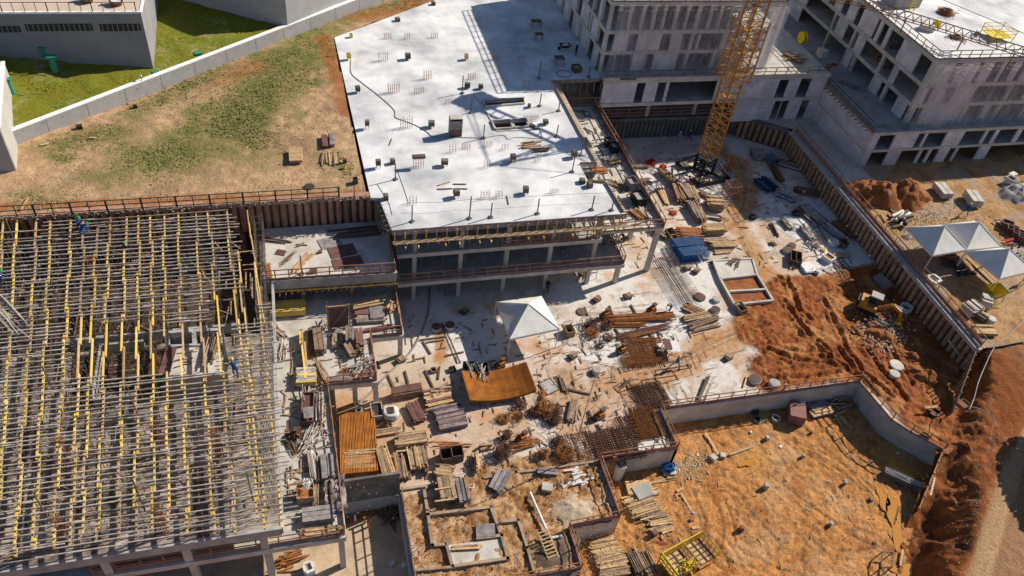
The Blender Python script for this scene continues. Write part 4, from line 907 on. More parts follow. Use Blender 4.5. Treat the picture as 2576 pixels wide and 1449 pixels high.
for (a, b) in zip(jx_top, jx_bot):
    p = U(*a, ZJ); q = U(*b, ZJ); joists.append((p, q))
joists.append((U(598, 640, ZJ), U(668, 1320, ZJ)))
nj = 0
for k, (p, q) in enumerate(joists):
    L = (q-p).length; d = (q-p).normalized(); sd = Vc((-d.y, d.x, 0)); s = -.3
    xm = p.x
    while s < L:
        l = random.choice((3.3, 3.9, 4.5)); a = p+d*s; b_ = p+d*min(s+l, L+.3); off = sd*((.07 if nj % 2 else -.07)+random.uniform(-.03, .03))
        mm = K['yellow'] if random.random() < .72 else K['pale']
        if b_.y < 27.2: b_ = b_+d*0
        if not (inside(a.x, a.y, coreop) and inside(b_.x, b_.y, coreop)):
            stick('joist', a+off, b_+off+Vc((0, 0, random.uniform(-.03, .03))), .11, .2, mm, sf); nj += 1
        s += l-.45
for a, b_ in (((622, 530), (665, 815)), ((640, 660), (712, 1328))):
    p, q = U(*a, ZJ), U(*b_, ZJ); n = 8
    for k in range(n): stick('joist', p.lerp(q, k/n), p.lerp(q, min(1, (k+1.12)/n))+Vc((random.uniform(-.05, .05), 0, 0)), .1, .18, K['yellow'] if k % 3 else K['pale'], sf)
nt_ = 0; row = 0; y = 27.6
xr = lambda y: np.interp(y, [27, 33, 38, 43, 47.5, 48, 55, 59.5], [-2.6, -3.0, -3.3, -3.4, -4.0, -6.0, -6.2, -6.6])
while y < 59.6:
    x = -31.0 + random.uniform(-1, 0); right = float(xr(y))+random.uniform(-.45, .25); sl = random.uniform(-.022, .022)
    if y > 56 and random.random() < .15: x = -22
    while x < right-.8:
        l = min(random.choice((6.0, 6.0, 4.0, 5.0)), right-x+.2)
        segs = [(x, x+l)]
        ya = y+random.uniform(-.06, .06); yb = ya+sl*l+random.uniform(-.05, .05)
        N_ = 12; keep = [not any(inside(x+l*(i+.5)/N_, ya, pz) for pz in nope) for i in range(N_)]
        i = 0
        while i < N_:
            if keep[i]:
                j = i
                while j < N_ and keep[j]: j += 1
                if j-i >= 2:
                    a = Vc((x+l*i/N_, ya+(yb-ya)*i/N_, ZT+random.uniform(0, .05))); b_ = Vc((x+l*j/N_, ya+(yb-ya)*j/N_, ZT+random.uniform(0, .05)))
                    stick('tube', a, b_, .1, .1, K['tube'], sf, 'rod'); nt_ += 1
                i = j
            else: i += 1
        x += l-.5
    y += random.choice((.36, .42, .46, .5))*(1.12 if y > 47 else .98); row += 1
print('joists', nj, 'tubes', nt_)
b = MB(); rr = random.Random(3)
for k, (p, q) in enumerate(joists):
    L = (q-p).length; d = (q-p).normalized(); n = int(L/1.25)
    for i in range(n):
        c = p+d*(i*1.25+.3)
        for sgn in (0,):
            o = c+Vc((sgn*.0, sgn*.6, 0))
            b.tube((o.x+rr.uniform(-.05, .05), o.y, 6.4 if o.y < 46.8 else 3.3), (o.x, o.y, ZJ-.1), .026, 4, cap=False)
        if rr.random() < .3: b.tube((c.x, c.y, 6.6), (c.x+rr.uniform(-.1, .1), c.y+1.15, 8.9), .02, 3, cap=False)
        if rr.random() < .5: b.tube((c.x, c.y+1.15, 6.6), (c.x, c.y, 8.9), .02, 3, cap=False)
        if k+1 < len(joists):
            c2 = joists[k+1][0].lerp(joists[k+1][1], i/n)
            if (c2-c).length < 2.6:
                for z in (7.2, 8.5):
                    if rr.random() < .4: b.tube((c.x, c.y, z), (c2.x, c.y+rr.uniform(-.2, .2), z), .02, 3, cap=False)
                if rr.random() < .3: b.tube((c.x, c.y, 6.6), (c2.x, c.y, 8.9), .02, 3, cap=False)
                if rr.random() < .3: b.tube((c2.x, c.y, 6.6), (c.x, c.y, 8.9), .02, 3, cap=False)
b.build('props_and_braces', K['prop'], sf)['kind'] = 'stuff'
b = MB()
for i in range(420):
    x, y_ = rr.uniform(-30, -4.5), rr.uniform(29.5, 59); a = rr.choice((0, 0, math.pi/2, rr.uniform(0, 3.1))); l = rr.uniform(.6, 2.6); zz = 6.45+rr.uniform(0, .15)
    b.beam((x, y_, zz), (x+l*math.cos(a), y_+l*math.sin(a), zz+rr.uniform(0, .1)), rr.uniform(.05, .12), .05)
b.build('loose_timber', K['wood'], sf)['kind'] = 'stuff'
for (u, v, lb) in ((176, 1170, 'left one'), (412, 1140, 'middle one'), (172, 1365, 'bottom left one'), (415, 1340, 'bottom middle one'), (555, 1150, 'right one'), (250, 720, 'upper one')):
    p = U(u, v, 6.4); c = thing('rebar_cage', 'rusty column rebar cage rising through the scaffold, %s' % lb, 'rebar cage', p, 'column cages in the scaffold')
    bb = MB()
    for i in range(4):
        for j in range(3):
            if i in (0, 3) or j in (0, 2): bb.tube(p+Vc((i*.16-.24, j*.16-.16, 0)), p+Vc((i*.16-.24, j*.16-.16, 3.3)), .022, 4)
    bb.build('bars', K['rust'], c); bb = MB()
    for z in np.arange(.2, 3.2, .3):
        P_ = [p+Vc((sx_*.26, sy_*.18, z)) for sx_, sy_ in ((-1, -1), (1, -1), (1, 1), (-1, 1), (-1, -1))]
        bb.path(P_, .015, 4)
    bb.build('ties', K['rustdark'], c)['kind'] = 'stuff'

def pit_wall(label, pts, z0, z1, th=.28, m=K['conc_pale']):
    t = thing('pit_wall', label, 'wall', Vector(pts[0]), 'concrete walls round the pit')
    for a, b_ in zip(pts[:-1], pts[1:]):
        a = Vc((*a[:2], 0)); b_ = Vc((*b_[:2], 0)); d = (b_-a).normalized(); n = Vc((-d.y, d.x, 0)); L = (b_-a).length; k = max(1, round(L/4.2))
        for i in range(k):
            p, q = a+d*(L*i/k), a+d*(L*(i+1)/k-.012); MB().prism([tuple(v[:2]) for v in (p, q, q+n*th, p+n*th)], z0, z1+.02).build('wall_panel', m, t)
    return t
Wd = [U(2160, 962, 0), U(2242, 1058, 0), U(2290, 1088, 0), U(2372, 1133, 0)]
pit_wall('long pale concrete wall on the far side of the pit', [(29.45, 38.4, 0), (50.4, 38.4, 0)], -2.9, 0)
pit_wall('diagonal concrete wall on the right side of the pit', [Wd[0], Wd[1], Wd[2], Wd[3]], -2.9, 0, m=K['conc'])
pit_wall('short concrete wall below the rebar platform', [(29.3, 34.1, 0), (29.3, 38.4, 0)], -2.9, 0)
pit_wall('pale concrete wall with a brown post under the rebar platform', [(22.0, 34.1, 0), (29.3, 34.1, 0)], -2.9, 0)
pit_wall('concrete wall at the right of the sand filled bay', [(22.0, 28.7, 0), (22.0, 34.0, 0)], -2.9, 0)
pit_wall('concrete wall in front of the sand filled bay', [(17.6, 28.5, 0), (22.0, 28.7, 0)], -2.9, 0)
pit_wall('concrete wall at the bottom beside the ladder hole', [(17.6, 25.0, 0), (17.6, 28.4, 0)], -2.9, 0)
pit_wall('concrete wall at the bottom edge below the ladder hole', [(12.4, 25.0, 0), (17.5, 25.0, 0)], -2.9, 0)
pit_wall('tall concrete wall on the right of the sunken basement court', [(5.15, 20.0, 0), (5.15, 34.0, 0)], -3.4, 0, m=K['conc'])
pit_wall('concrete wall at the back of the sunken basement court', [(.45, 33.8, 0), (5.1, 33.8, 0)], -3.4, 0, m=K['conc'])
railing('brown guardrail on the far wall of the pit', [(29.5, 38.5, 0), (50.3, 38.5, 0)], toe=.35, group='site guardrails', gap=1.35)
railing('guardrail following the diagonal pit wall', [(50.4, 38.5, 0), Wd[1], Wd[2], Wd[3]], toe=.2, group='site guardrails')
railing('pink guardrail at the right end of the rebar platform', [(29.2, 34.1, 0), (29.2, 38.3, 0)], toe=.4, group='site guardrails')
railing('pink brown guardrail along the front of the rebar platform', [(22.1, 34.15, 0), (29.2, 34.15, 0)], toe=.55, group='site guardrails', gap=1.2)
railing('pink brown guardrail on the right side of the sand bay', [(21.95, 33.9, 0), (21.95, 28.7, 0)], toe=.4, group='site guardrails')
railing('pink brown guardrail on the front of the sand bay', [(17.6, 28.55, 0), (21.9, 28.7, 0)], toe=.5, group='site guardrails')
railing('pink guardrail beside the ladder hole', [(17.55, 28.4, 0), (17.55, 25.1, 0)], toe=.35, group='site guardrails')
railing('guardrail at the bottom edge below the ladder hole', [(12.4, 25.1, 0), (17.5, 25.1, 0)], toe=.4, group='site guardrails')
railing('dark guardrail above the back of the sunken court', [(.6, 34.0, 0), (5.0, 34.0, 0)], toe=.2, group='site guardrails', post=K['darkwood'], gap=1.4)
railing('thin guardrail on the right wall of the sunken court', [(5.15, 33.8, 0), (5.15, 24, 0)], toe=.25, group='site guardrails', post=K['wood'])
railing('guardrail with pink boards along the top of the brown pile wall', [(63.0, 77, 3.15), (63.0, 62, 3.15), (63.0, 50, 3.15), (62.95, 38.6, 3.15)], toe=.45, group='site guardrails', gap=1.9)
t = thing('tarpaulin_barrier', 'leaning black tarpaulin barrier with timber posts at the right end of the pit', 'barrier', U(2372, 1133, 0))
a, b_ = U(2366, 1140, 0), U(2306, 1285, -1.6); bb = MB(); vs = []
for i in range(15):
    for j in range(5):
        p = a.lerp(b_, i/14); p.z += -1.6*(j/4) + .12*math.sin(i*2.2+j); vs.append(tuple(p+Vc((.08*math.sin(i*1.7+j), 0, .25))))
bb.add(vs, [(i*5+j, (i+1)*5+j, (i+1)*5+j+1, i*5+j+1) for i in range(14) for j in range(4)]); bb.build('tarpaulin', K['black'], t, True)
for k in range(6): p = a.lerp(b_, k/5); stick('post', p-Vc((0, 0, 1.8)), p+Vc((.1, 0, .5)), .1, .1, K['pale'], t)
stick('rail', a+Vc((.05, 0, .35)), b_+Vc((.05, 0, .35)), .07, .1, K['pale'], t)
t = thing('earth_shoring', 'rough timber and rubble edge where the pile wall ends above the red soil', 'retaining wall', (62.4, 38, 0))
for k in range(9):
    p = U(2455, 884, 3.1).lerp(U(2398, 1035, .6), k/8); stick('post', p-Vc((.1, 0, 1.6)), p+Vc((0, 0, .6)), .09, .09, K['wood'], t)
stick('rail', U(2455, 884, 3.5), U(2398, 1035, 1.0), .06, .1, K['wood'], t); stick('board', U(2450, 890, 2.6), U(2395, 1035, .2), .08, 1.2, K['conc_dark'], t)

CB = Vc((48.8, 73.3, 0)); ang = math.atan2(.2, 1)
cr = thing('tower_crane', 'tall yellow lattice tower crane on a black cross base at the edge of the shade', 'crane', CB)
HW = .84; ca, sa = math.cos(ang), math.sin(ang)
def cpt(i, j, z, w=HW): return CB+Vc((i*w*ca-j*w*sa, i*w*sa+j*w*ca, z))
SEC = 2.75; n_sec = 8; zb = 2.6
def lattice(b, z0, z1, nn, w=HW, r=.055):
    cs = [(-1, -1), (1, -1), (1, 1), (-1, 1)]; h = (z1-z0)/nn
    for k in range(nn):
        a, c = z0+k*h, z0+(k+1)*h
        for i in range(4):
            p, q = cs[i], cs[(i+1) % 4]
            b.tube(cpt(*p, a, w), cpt(*q, a, w), r*.8, 5); 
            if k % 2: b.tube(cpt(*p, a, w), cpt(*q, c, w), r*.8, 5)
            else: b.tube(cpt(*q, a, w), cpt(*p, c, w), r*.8, 5)
for s in range(n_sec):
    z0 = zb+s*SEC; b = MB()
    for i, j in ((-1, -1), (1, -1), (1, 1), (-1, 1)): b.beam(cpt(i, j, z0), cpt(i, j, z0+SEC-.03), .17, .17)
    lattice(b, z0, z0+SEC, 3)
    b.build('mast_section', K['crane'], cr)
    if 2 < s: 
        o = MB(); o.box(CB.x-.5, CB.x+.5, CB.y-.4, CB.y+.4, z0+.2, z0+.25); o.build('landing', K['crane'], cr)
b = MB()
for s in range(int(n_sec*SEC/.4)): b.beam(cpt(-.25, .2, zb+s*.4), cpt(.25, .2, zb+s*.4), .03)
b.beam(cpt(-.25, .2, zb), cpt(-.25, .2, zb+n_sec*SEC), .04); b.beam(cpt(.25, .2, zb), cpt(.25, .2, zb+n_sec*SEC), .04); b.build('ladder', K['crane'], cr)
b = MB()   # climbing frame seen half way up
lattice(b, 13.4, 20.6, 7, 1.35, .05); 
for i, j in ((-1, -1), (1, -1), (1, 1), (-1, 1)): b.beam(cpt(i, j, 13.4, 1.35), cpt(i, j, 20.6, 1.35), .12, .12)
b.build('climbing_frame', K['crane'], cr)
b = MB()
for i, j in ((-1, -1), (1, -1), (1, 1), (-1, 1)): b.beam(cpt(i, j, .3), cpt(i, j, zb), .26, .26)
lattice(b, .3, zb, 2, HW, .09)
for s_ in (1, -1):
    b.beam(cpt(s_*3, s_*3, .3), cpt(-s_*3, -s_*3, .3) if s_ > 0 else cpt(3, -3, .3), .3, .35)
b.beam(cpt(-3, 3, .32), cpt(3, -3, .32), .3, .35)
for i, j in ((-1, -1), (1, -1), (1, 1), (-1, 1)): b.beam(cpt(i*3, j*3, .3), cpt(i, j, zb-.2), .16, .16)
for (p, q) in (((-3, -3), (3, -3)), ((3, -3), (3, 3)), ((3, 3), (-3, 3)), ((-3, 3), (-3, -3))):
    for z in (.3, 1.2): b.tube(cpt(*p, z), cpt(*q, z), .05, 5)
    for k in range(7): b.tube(cpt(*p, .2).lerp(cpt(*q, .2), k/6), cpt(*p, 1.2).lerp(cpt(*q, 1.2), k/6), .035, 4)
b.build('base_frame', K['black'], cr)
for i, j in ((-1, 1), (1, -1), (1, 1), (-1, -1)): p = cpt(i*2, j*2, .0); MB().cbox(p, 1.0, 1.0, .55, ang).build('ballast_block', K['conc_dark'], cr)
ZC = zb+n_sec*SEC
b = MB(); b.tube(CB+Vc((0, 0, ZC)), CB+Vc((0, 0, ZC+.9)), 1.25, 16); b.build('slewing_ring', K['crane'], cr)
J0, J1 = U(2257, 35, 25.5), U(2575, 137, 25.5); JD = (J1-J0); JD.z = 0; JD.normalize(); JN = Vc((-JD.y, JD.x, 0)); JC = CB+Vc((0, 0, 25.2))
b = MB()
for i, j in ((-1, -1), (1, -1), (1, 1), (-1, 1)): b.tube(CB+Vc((i*.8, j*.8, ZC+.9)), CB+Vc((i*.12, j*.12, 32)), .09, 6)
for k in range(4):
    z = ZC+1.6+k*1.5; w = .8*(1-(z-ZC)/8.2)
    for i in range(4):
        cs = [(-1, -1), (1, -1), (1, 1), (-1, 1)]; p, q = cs[i], cs[(i+1) % 4]
        b.tube(CB+Vc((p[0]*w, p[1]*w, z)), CB+Vc((q[0]*w, q[1]*w, z)), .05, 5); b.tube(CB+Vc((p[0]*w, p[1]*w, z)), CB+Vc((q[0]*w*.8, q[1]*w*.8, z+1.4)), .05, 5)
b.build('tower_head', K['crane'], cr)
b = MB(); n = 6; Lj = 7.5; s0 = -14.5
for k in range(n):
    a_, c_ = 1+Lj*k/n, 1+Lj*(k+1)/n; m_ = (a_+c_)/2; w = .62; hh = 1.15
    A1, A2_, C1, C2 = JC+JD*a_+JN*w, JC+JD*a_-JN*w, JC+JD*c_+JN*w, JC+JD*c_-JN*w; T = JC+JD*m_+Vc((0, 0, hh)); T0 = JC+JD*(m_-Lj/n)+Vc((0, 0, hh))
    for p, q, r_ in ((A1, C1, .06), (A2_, C2, .06), (T0, T, .07), (A1, T, .035), (C1, T, .035), (A2_, T, .035), (C2, T, .035), (A1, A2_, .035)): b.tube(p, q, r_, 5)
b.build('jib', K['crane'], cr)
b = MB()
for sgn in (1, -1):
    b.beam(JC+JN*.7*sgn, JC+JD*s0+JN*.7*sgn, .18, .3)
for k in range(12): b.beam(JC+JD*(s0*k/12)+JN*.7, JC+JD*(s0*k/12)-JN*.7, .1, .1)
b.build('counter_jib', K['crane'], cr)
for k in range(4): 
    p = JC+JD*(s0+.6+k*.85); bb = MB(); q = [p+JN*1.05-JD*.35, p+JN*1.05+JD*.35, p-JN*1.05+JD*.35, p-JN*1.05-JD*.35]; bb.prism([tuple(v[:2]) for v in q], 23.6, 25.6); bb.build('counterweight', K['conc'], cr)
b = MB(); top = CB+Vc((0, 0, 32))
b.tube(top, JC+JD*8+Vc((0, 0, 1.1)), .045, 5)
for sgn in (1, -1): b.tube(top, JC+JD*(s0+1)+JN*.6*sgn, .05, 5)
b.build('tie_bars', K['black'], cr)
p = CB+JN*1.6+JD*.8; MB().prism([tuple(v[:2]) for v in (p-JD*.8-JN*.5, p+JD*.8-JN*.5, p+JD*.8+JN*.5, p-JD*.8+JN*.5)], 23.6, 25.7).build('cab', K['white'], cr)
q0, q1 = U(2100, -6, 18.3), U(2640, 160, 18.3); bd = (q1-q0).normalized(); bn = Vc((-bd.y, bd.x, 0)); BL = (q1-q0).length
bm = thing('lattice_boom', 'long brown yellow lattice boom lying across the upper right roof', 'boom', q0)
n = 26
for k in range(n):
    b = MB(); a_ = q0+bd*(BL*k/n); c_ = q0+bd*(BL*(k+1)/n); w = .42; m_ = (a_+c_)/2+Vc((0, 0, .95)); m0 = m_-bd*(BL/n)
    for p, q, r_ in ((a_+bn*w, c_+bn*w, .06), (a_-bn*w, c_-bn*w, .06), (m0, m_, .07), (a_+bn*w, m_, .035), (c_+bn*w, m_, .035), (a_-bn*w, m_, .035), (c_-bn*w, m_, .035), (a_+bn*w, a_-bn*w, .03)): b.tube(p, q, r_, 5)
    b.build('boom_bay', K['crane_worn'], bm)
for f in (.35, .62, .85):
    p = q0+bd*BL*f; stick('support', p-Vc((0, 0, 1.68)), p, .12, .12, K['crane_worn'], bm)
cb_ = thing('steel_cable', 'thin dark cable stretched over the upper right roof', 'cable', U(2377, 0, 21)); stick('cable', U(2340, -14, 20.5), U(2600, 94, 20.5), .07, .07, K['black'], cb_, 'rod')
S0, M0, D0, T0_ = 9.6, 6.4, 3.2, 3.12
def z2v(x, y): return 803.24+.24945*x, 240.97+.24945*y
def pt(a, z):
    if a[0] == 'z2': return U(*z2v(*a[1:]), z)
    if a[0] == 'z3': return U(*z3v(*a[1:]), z)
    if a[0] == 'v': return U(a[1], a[2], z)
    return g(*a, z)
rs = random.Random(21)
def frame_of(p, q):
    d = (q-p); d.z = 0; L = d.length; d.normalize(); return L, d, Vc((-d.y, d.x, 0))
GRP = {}
def planks(label, a, b, w, z, m='wood', layers=2, pw=.2, th=.06, jit=.06, cat='timber stack', name='timber_stack', pn='plank', spread=0.0, bearers=True, m2=None, rag=.25, group=None, skip=.12, shape='box'):
    """a stack of boards whose long side runs from a to b; w is its width"""
    p, q = pt(a, z), pt(b, z); L, d, n = frame_of(p, q); c = (p+q)/2; w *= 1-.22*abs(d.y)
    t = thing(name, label, cat, c, group or GRP.get(cat, cat+'s on the site'))
    zz = z
    if bearers:
        for s in (-.33, .33):
            stick('bearer', c+d*(L*s)-n*(w*.52)+Vc((0, 0, .05)), c+d*(L*s)+n*(w*.52)+Vc((0, 0, .05)), .1, .1, K['wood'], t)
        zz += .1
    k = max(1, int(round(w/pw)))
    for l in range(layers):
        for i in range(k):
            if rs.random() < skip and l == layers-1: continue
            off = (i+.5)*w/k-w/2+rs.uniform(-.02, .02); e = rs.uniform(-rag, rag); e2 = rs.uniform(-rag, rag); an = rs.uniform(-jit, jit)*L/2+spread*off
            mm = K[m2] if m2 and rs.random() < .4 else K[m]
            A = c-d*(L/2+e)+n*(off-an); B = c+d*(L/2+e2)+n*(off+an); h = Vc((0, 0, zz+(l+.5)*th-z+rs.uniform(0, .012)))
            stick(pn, A+h, B+h, w/k*.86, th*.95, mm, t, shape)
    return t
def heap(label, a, r, z, m='wood', n=22, L=1.8, w=.08, cat='timber heap', name='timber_heap', pn='plank', ang=None, aj=.5, h=.5, shape='box', group=None, m2=None, squash=1.0):
    """loose sticks thrown on one another"""
    c = pt(a, z); t = thing(name, label, cat, c, group or cat+'s on the site'); r *= .78; L *= .78+.2*abs(math.sin(ang or 0)); n = int(n*.9)
    for i in range(n):
        th = (ang if ang is not None else rs.uniform(0, 3.14)) + rs.uniform(-aj, aj); l = L*rs.uniform(.6, 1.15); o = Vc((rs.gauss(0, r*.45), rs.gauss(0, r*.45*squash), 0))
        zz = .05+h*(i/n)*max(0, 1-o.length/(r*1.6)); dd = Vc((math.cos(th), math.sin(th), rs.uniform(-.06, .06)))
        mm = K[m2] if m2 and rs.random() < .35 else K[m]
        A, B = c+o-dd*l/2, c+o+dd*l/2; A.z = max(z+w/2, z+zz-dd.z*l/2); B.z = max(z+w/2, z+zz+dd.z*l/2)
        stick(pn, A, B, w, w*.7 if shape == 'box' else w, mm, t, shape)
    return t
def sheets(label, a, b, w, z, m='ply', n=4, th=.05, cat='board stack', jit=.06, group=None, bearers=True):
    p, q = pt(a, z), pt(b, z); L, d, nn = frame_of(p, q); c = (p+q)/2; w *= 1-.35*abs(d.y); t = thing('board_stack', label, cat, c, group or cat+'s on the site'); zz = z
    if bearers:
        for s in (-.3, .3): stick('bearer', c+d*(L*s)-nn*(w*.5)+Vc((0, 0, .05)), c+d*(L*s)+nn*(w*.5)+Vc((0, 0, .05)), .1, .1, K['wood'], t)
        zz += .1
    for i in range(n):
        slab_piece('board', (c.x+rs.uniform(-jit, jit), c.y+rs.uniform(-jit, jit), zz+i*(th+.004)), L*rs.uniform(.95, 1.02), w*rs.uniform(.94, 1.02), th, math.atan2(d.y, d.x)+rs.uniform(-jit, jit)*.5, K[m], t)
    return t
def cyl(label, a, r, h, z, m='conc_pale', lid='boxbrown', name='manhole', cat='manhole', ring=False, group='round concrete manholes in the yard'):
    c = pt(a, z); t = thing(name, label, cat, c, group); b = MB(); n = 24; r *= .62; h *= .8
    vs = []; 
    for rr, zz in ((r, -.05), (r, h), (r*.82, h), (r*.82, .02 if ring else h-.05)):
        for k in range(n): vs.append((c.x+rr*math.cos(2*math.pi*k/n), c.y+rr*math.sin(2*math.pi*k/n), c.z+zz))
    b.add(vs, [(j*n+k, j*n+(k+1) % n, (j+1)*n+(k+1) % n, (j+1)*n+k) for j in range(3) for k in range(n)]); b.build('ring', K[m], t)
    if not ring: b = MB(); b.tube(c+Vc((0, 0, h-.06)), c+Vc((0, 0, h+.03)), r*.93, 24); b.build('cover', K[lid], t)
    else: b = MB(); b.tube(c, c+Vc((0, 0, .04)), r*.8, 20); b.build('bottom', K['boxin'], t)
    return t
def openbox(label, a, sx_, sy_, h, z, rz=0, m='wood', cat='formwork box', name='formwork_box', legs=0, div=0, group=None, wall=.06, fill=None):
    sx_ *= .7; sy_ *= .85; h *= .85
    c = pt(a, z); t = thing(name, label, cat, c, group or cat+'es on the site' if cat.endswith('x') else group or cat+'s on the site'); ca, sa = math.cos(rz), math.sin(rz)
    def P_(x, y, zz=0): return (c.x+x*ca-y*sa, c.y+x*sa+y*ca, c.z+zz)
    for (x, y, a1, a2) in ((0, -sy_/2, sx_, wall), (0, sy_/2, sx_, wall), (-sx_/2, 0, wall, sy_-wall*1.1), (sx_/2, 0, wall, sy_-wall*1.1)):
        slab_piece('side', P_(x, y, legs), a1, a2, h, rz, K[m], t)
    slab_piece('bottom', P_(0, 0, legs+.01), sx_-wall, sy_-wall, .03 if fill is None else h*.7, rz, K[fill or 'boxin'], t)
    for k in range(div): slab_piece('divider', P_(-sx_/2+sx_*(k+1)/(div+1), 0, legs+.05), wall, sy_-wall*2.2, h-.06, rz, K[m], t)
    if legs:
        for i in (-1, 1):
            for j in (-1, 1): q = Vector(P_(i*sx_*.4, j*sy_*.4)); stick('leg', q, q+Vc((0, 0, legs)), .05, .05, K['rust'], t)
    return t
def block(label, a, sx_, sy_, h, z, rz=0, m='conc_pale', cat='block', name='concrete_block', group=None, cap=None):
    sx_ *= .72; sy_ *= .85; h *= .85
    c = pt(a, z); t = thing(name, label, cat, c, group or cat+'s on the site'); slab_piece('body', (c.x, c.y, c.z-.05), sx_, sy_, h+.05, rz, K[m], t)
    if cap: slab_piece('top', (c.x, c.y, c.z+h), sx_*1.08, sy_*1.08, .06, rz, K[cap], t)
    return t
def rmat(label, a, b, w, z, gap=.16, lay=2, m='rust', h0=.12, sag=0.0, rag=.12, cat='rebar mesh', r=.02, group=None, solid=False, cross=None):
    p, q = pt(a, z), pt(b, z); L, d, n = frame_of(p, q); c = (p+q)/2; t = thing('rebar_mesh', label, cat, c, group or 'rebar meshes and mats in the yard')
    def Q(s, o, zz): return c+d*s+n*o+Vc((0, 0, zz+sag*((2*s/L)**2)))
    for s in (-.35, 0, .35): stick('bearer', c+d*L*s-n*w*.55+Vc((0, 0, .05)), c+d*L*s+n*w*.55+Vc((0, 0, .05)), .1, .1, K['wood'], t)
    bb = MB(); b2 = MB()
    for l in range(lay):
        zz = h0+l*.07; ox = rs.uniform(-.15, .15)
        for i in range(int(L/gap)+1):
            s = -L/2+i*gap+rs.uniform(-.02, .02); e = rs.uniform(0, rag)
            bb.tube(Q(s+ox, -w/2-e, zz), Q(s+ox+rs.uniform(-.03, .03), w/2+rs.uniform(0, rag), zz), r, 4)
        for j in range(int(w/(cross or gap))+1):
            o = -w/2+j*(cross or gap)+rs.uniform(-.02, .02); pts = [Q(-L/2+L*k/8-(rs.uniform(0, rag*2) if k == 0 else 0), o+ox*.5, zz+.03) for k in range(9)]
            b2.path(pts, r, 4)
    bb.build('cross_bars', K[m], t)['kind'] = 'stuff'; b2.build('long_bars', K[m], t)['kind'] = 'stuff'
    return t
def tangle(label, a, r, z, m='rust', n=26, h=.6, cat='wire tangle', name='wire_tangle', rr=.022, coil=False, group=None):
    r *= .75; c = pt(a, z); t = thing(name, label, cat, c, group or cat+'s on the site'); b = MB()
    for i in range(n):
        if coil or i % 2:
            R0 = r*rs.uniform(.35, .8); cc = c+Vc((rs.uniform(-.2, .2)*r, rs.uniform(-.2, .2)*r, h*i/n)); ti = rs.uniform(-.25, .25)
            b.path([cc+Vc((R0*math.cos(k*.62), R0*math.sin(k*.62), max(.02-(cc.z-z), ti*R0*math.cos(k*.62)))) for k in range(11)], rr, 4)
        else:
            p = c+Vc((rs.gauss(0, r*.4), rs.gauss(0, r*.4), rs.uniform(.03, h)))
            pts = [p]
            for k in range(5): p = p+Vc((rs.uniform(-.5, .5)*r, rs.uniform(-.5, .5)*r, rs.uniform(-.12, .12))); p.z = max(z+.03, p.z); pts.append(p)
            b.path(pts, rr, 4)
    o = b.build('wire', K[m], t); o['kind'] = 'stuff'; return t
def post(label, a, z, h, m='darkwood', r=.06, base=True, group='steel posts standing on the white slab', name='steel_post'):
    c = pt(a, z); t = thing(name, label, 'post', c, group); stick('pole', c, c+Vc((rs.uniform(-.03, .03), 0, h)), r*2, r*2, K[m], t, 'rod')
    if base: slab_piece('base_plate', (c.x, c.y, c.z), .38, .38, .12, rs.uniform(0, 1), K['conc_dark'], t)
    return t
def bars(label, a, z, n=5, h=.95, lx=.9, group='starter bar clusters on the white slab', m='rust', cap=None):
    c = pt(a, z); t = thing('starter_bars', label, 'starter bars', c, group)
    for i in range(n):
        for j in range(2): p = c+Vc(((i/(n-1)-.5)*lx, (j-.5)*.3, 0)); stick('bar', p, p+Vc((rs.uniform(-.03, .03), rs.uniform(-.03, .03), h*rs.uniform(.85, 1.1))), .035, .035, K[m], t, 'rod')
    for zz in (.3, .7): stick('tie', c+Vc((-lx/2, .15, zz*h)), c+Vc((lx/2, .15, zz*h)), .02, .02, K[m], t, 'rod')
    if cap: slab_piece('cap_board', (c.x, c.y, c.z+h), lx*1.3, .5, .22, 0, K[cap], t)
    return t
def line(label, pts, z, r=.03, m='hose', cat='hose', name='hose', lift=.03, group=None):
    P_ = [pt(p, z)+Vc((0, 0, lift)) for p in pts]; out = []
    for i in range(len(P_)-1):
        p0, p1, p2, p3 = P_[max(i-1, 0)], P_[i], P_[i+1], P_[min(i+2, len(P_)-1)]
        for k in range(5):
            s = k/5; out.append(.5*((2*p1)+(p2-p0)*s+(2*p0-5*p1+4*p2-p3)*s*s+(3*p1-p0-3*p2+p3)*s**3))
    out.append(P_[-1]); b = MB(); b.path(out, r, 5); o = b.build(name, K[m]); tag(o, label, cat, group); return o

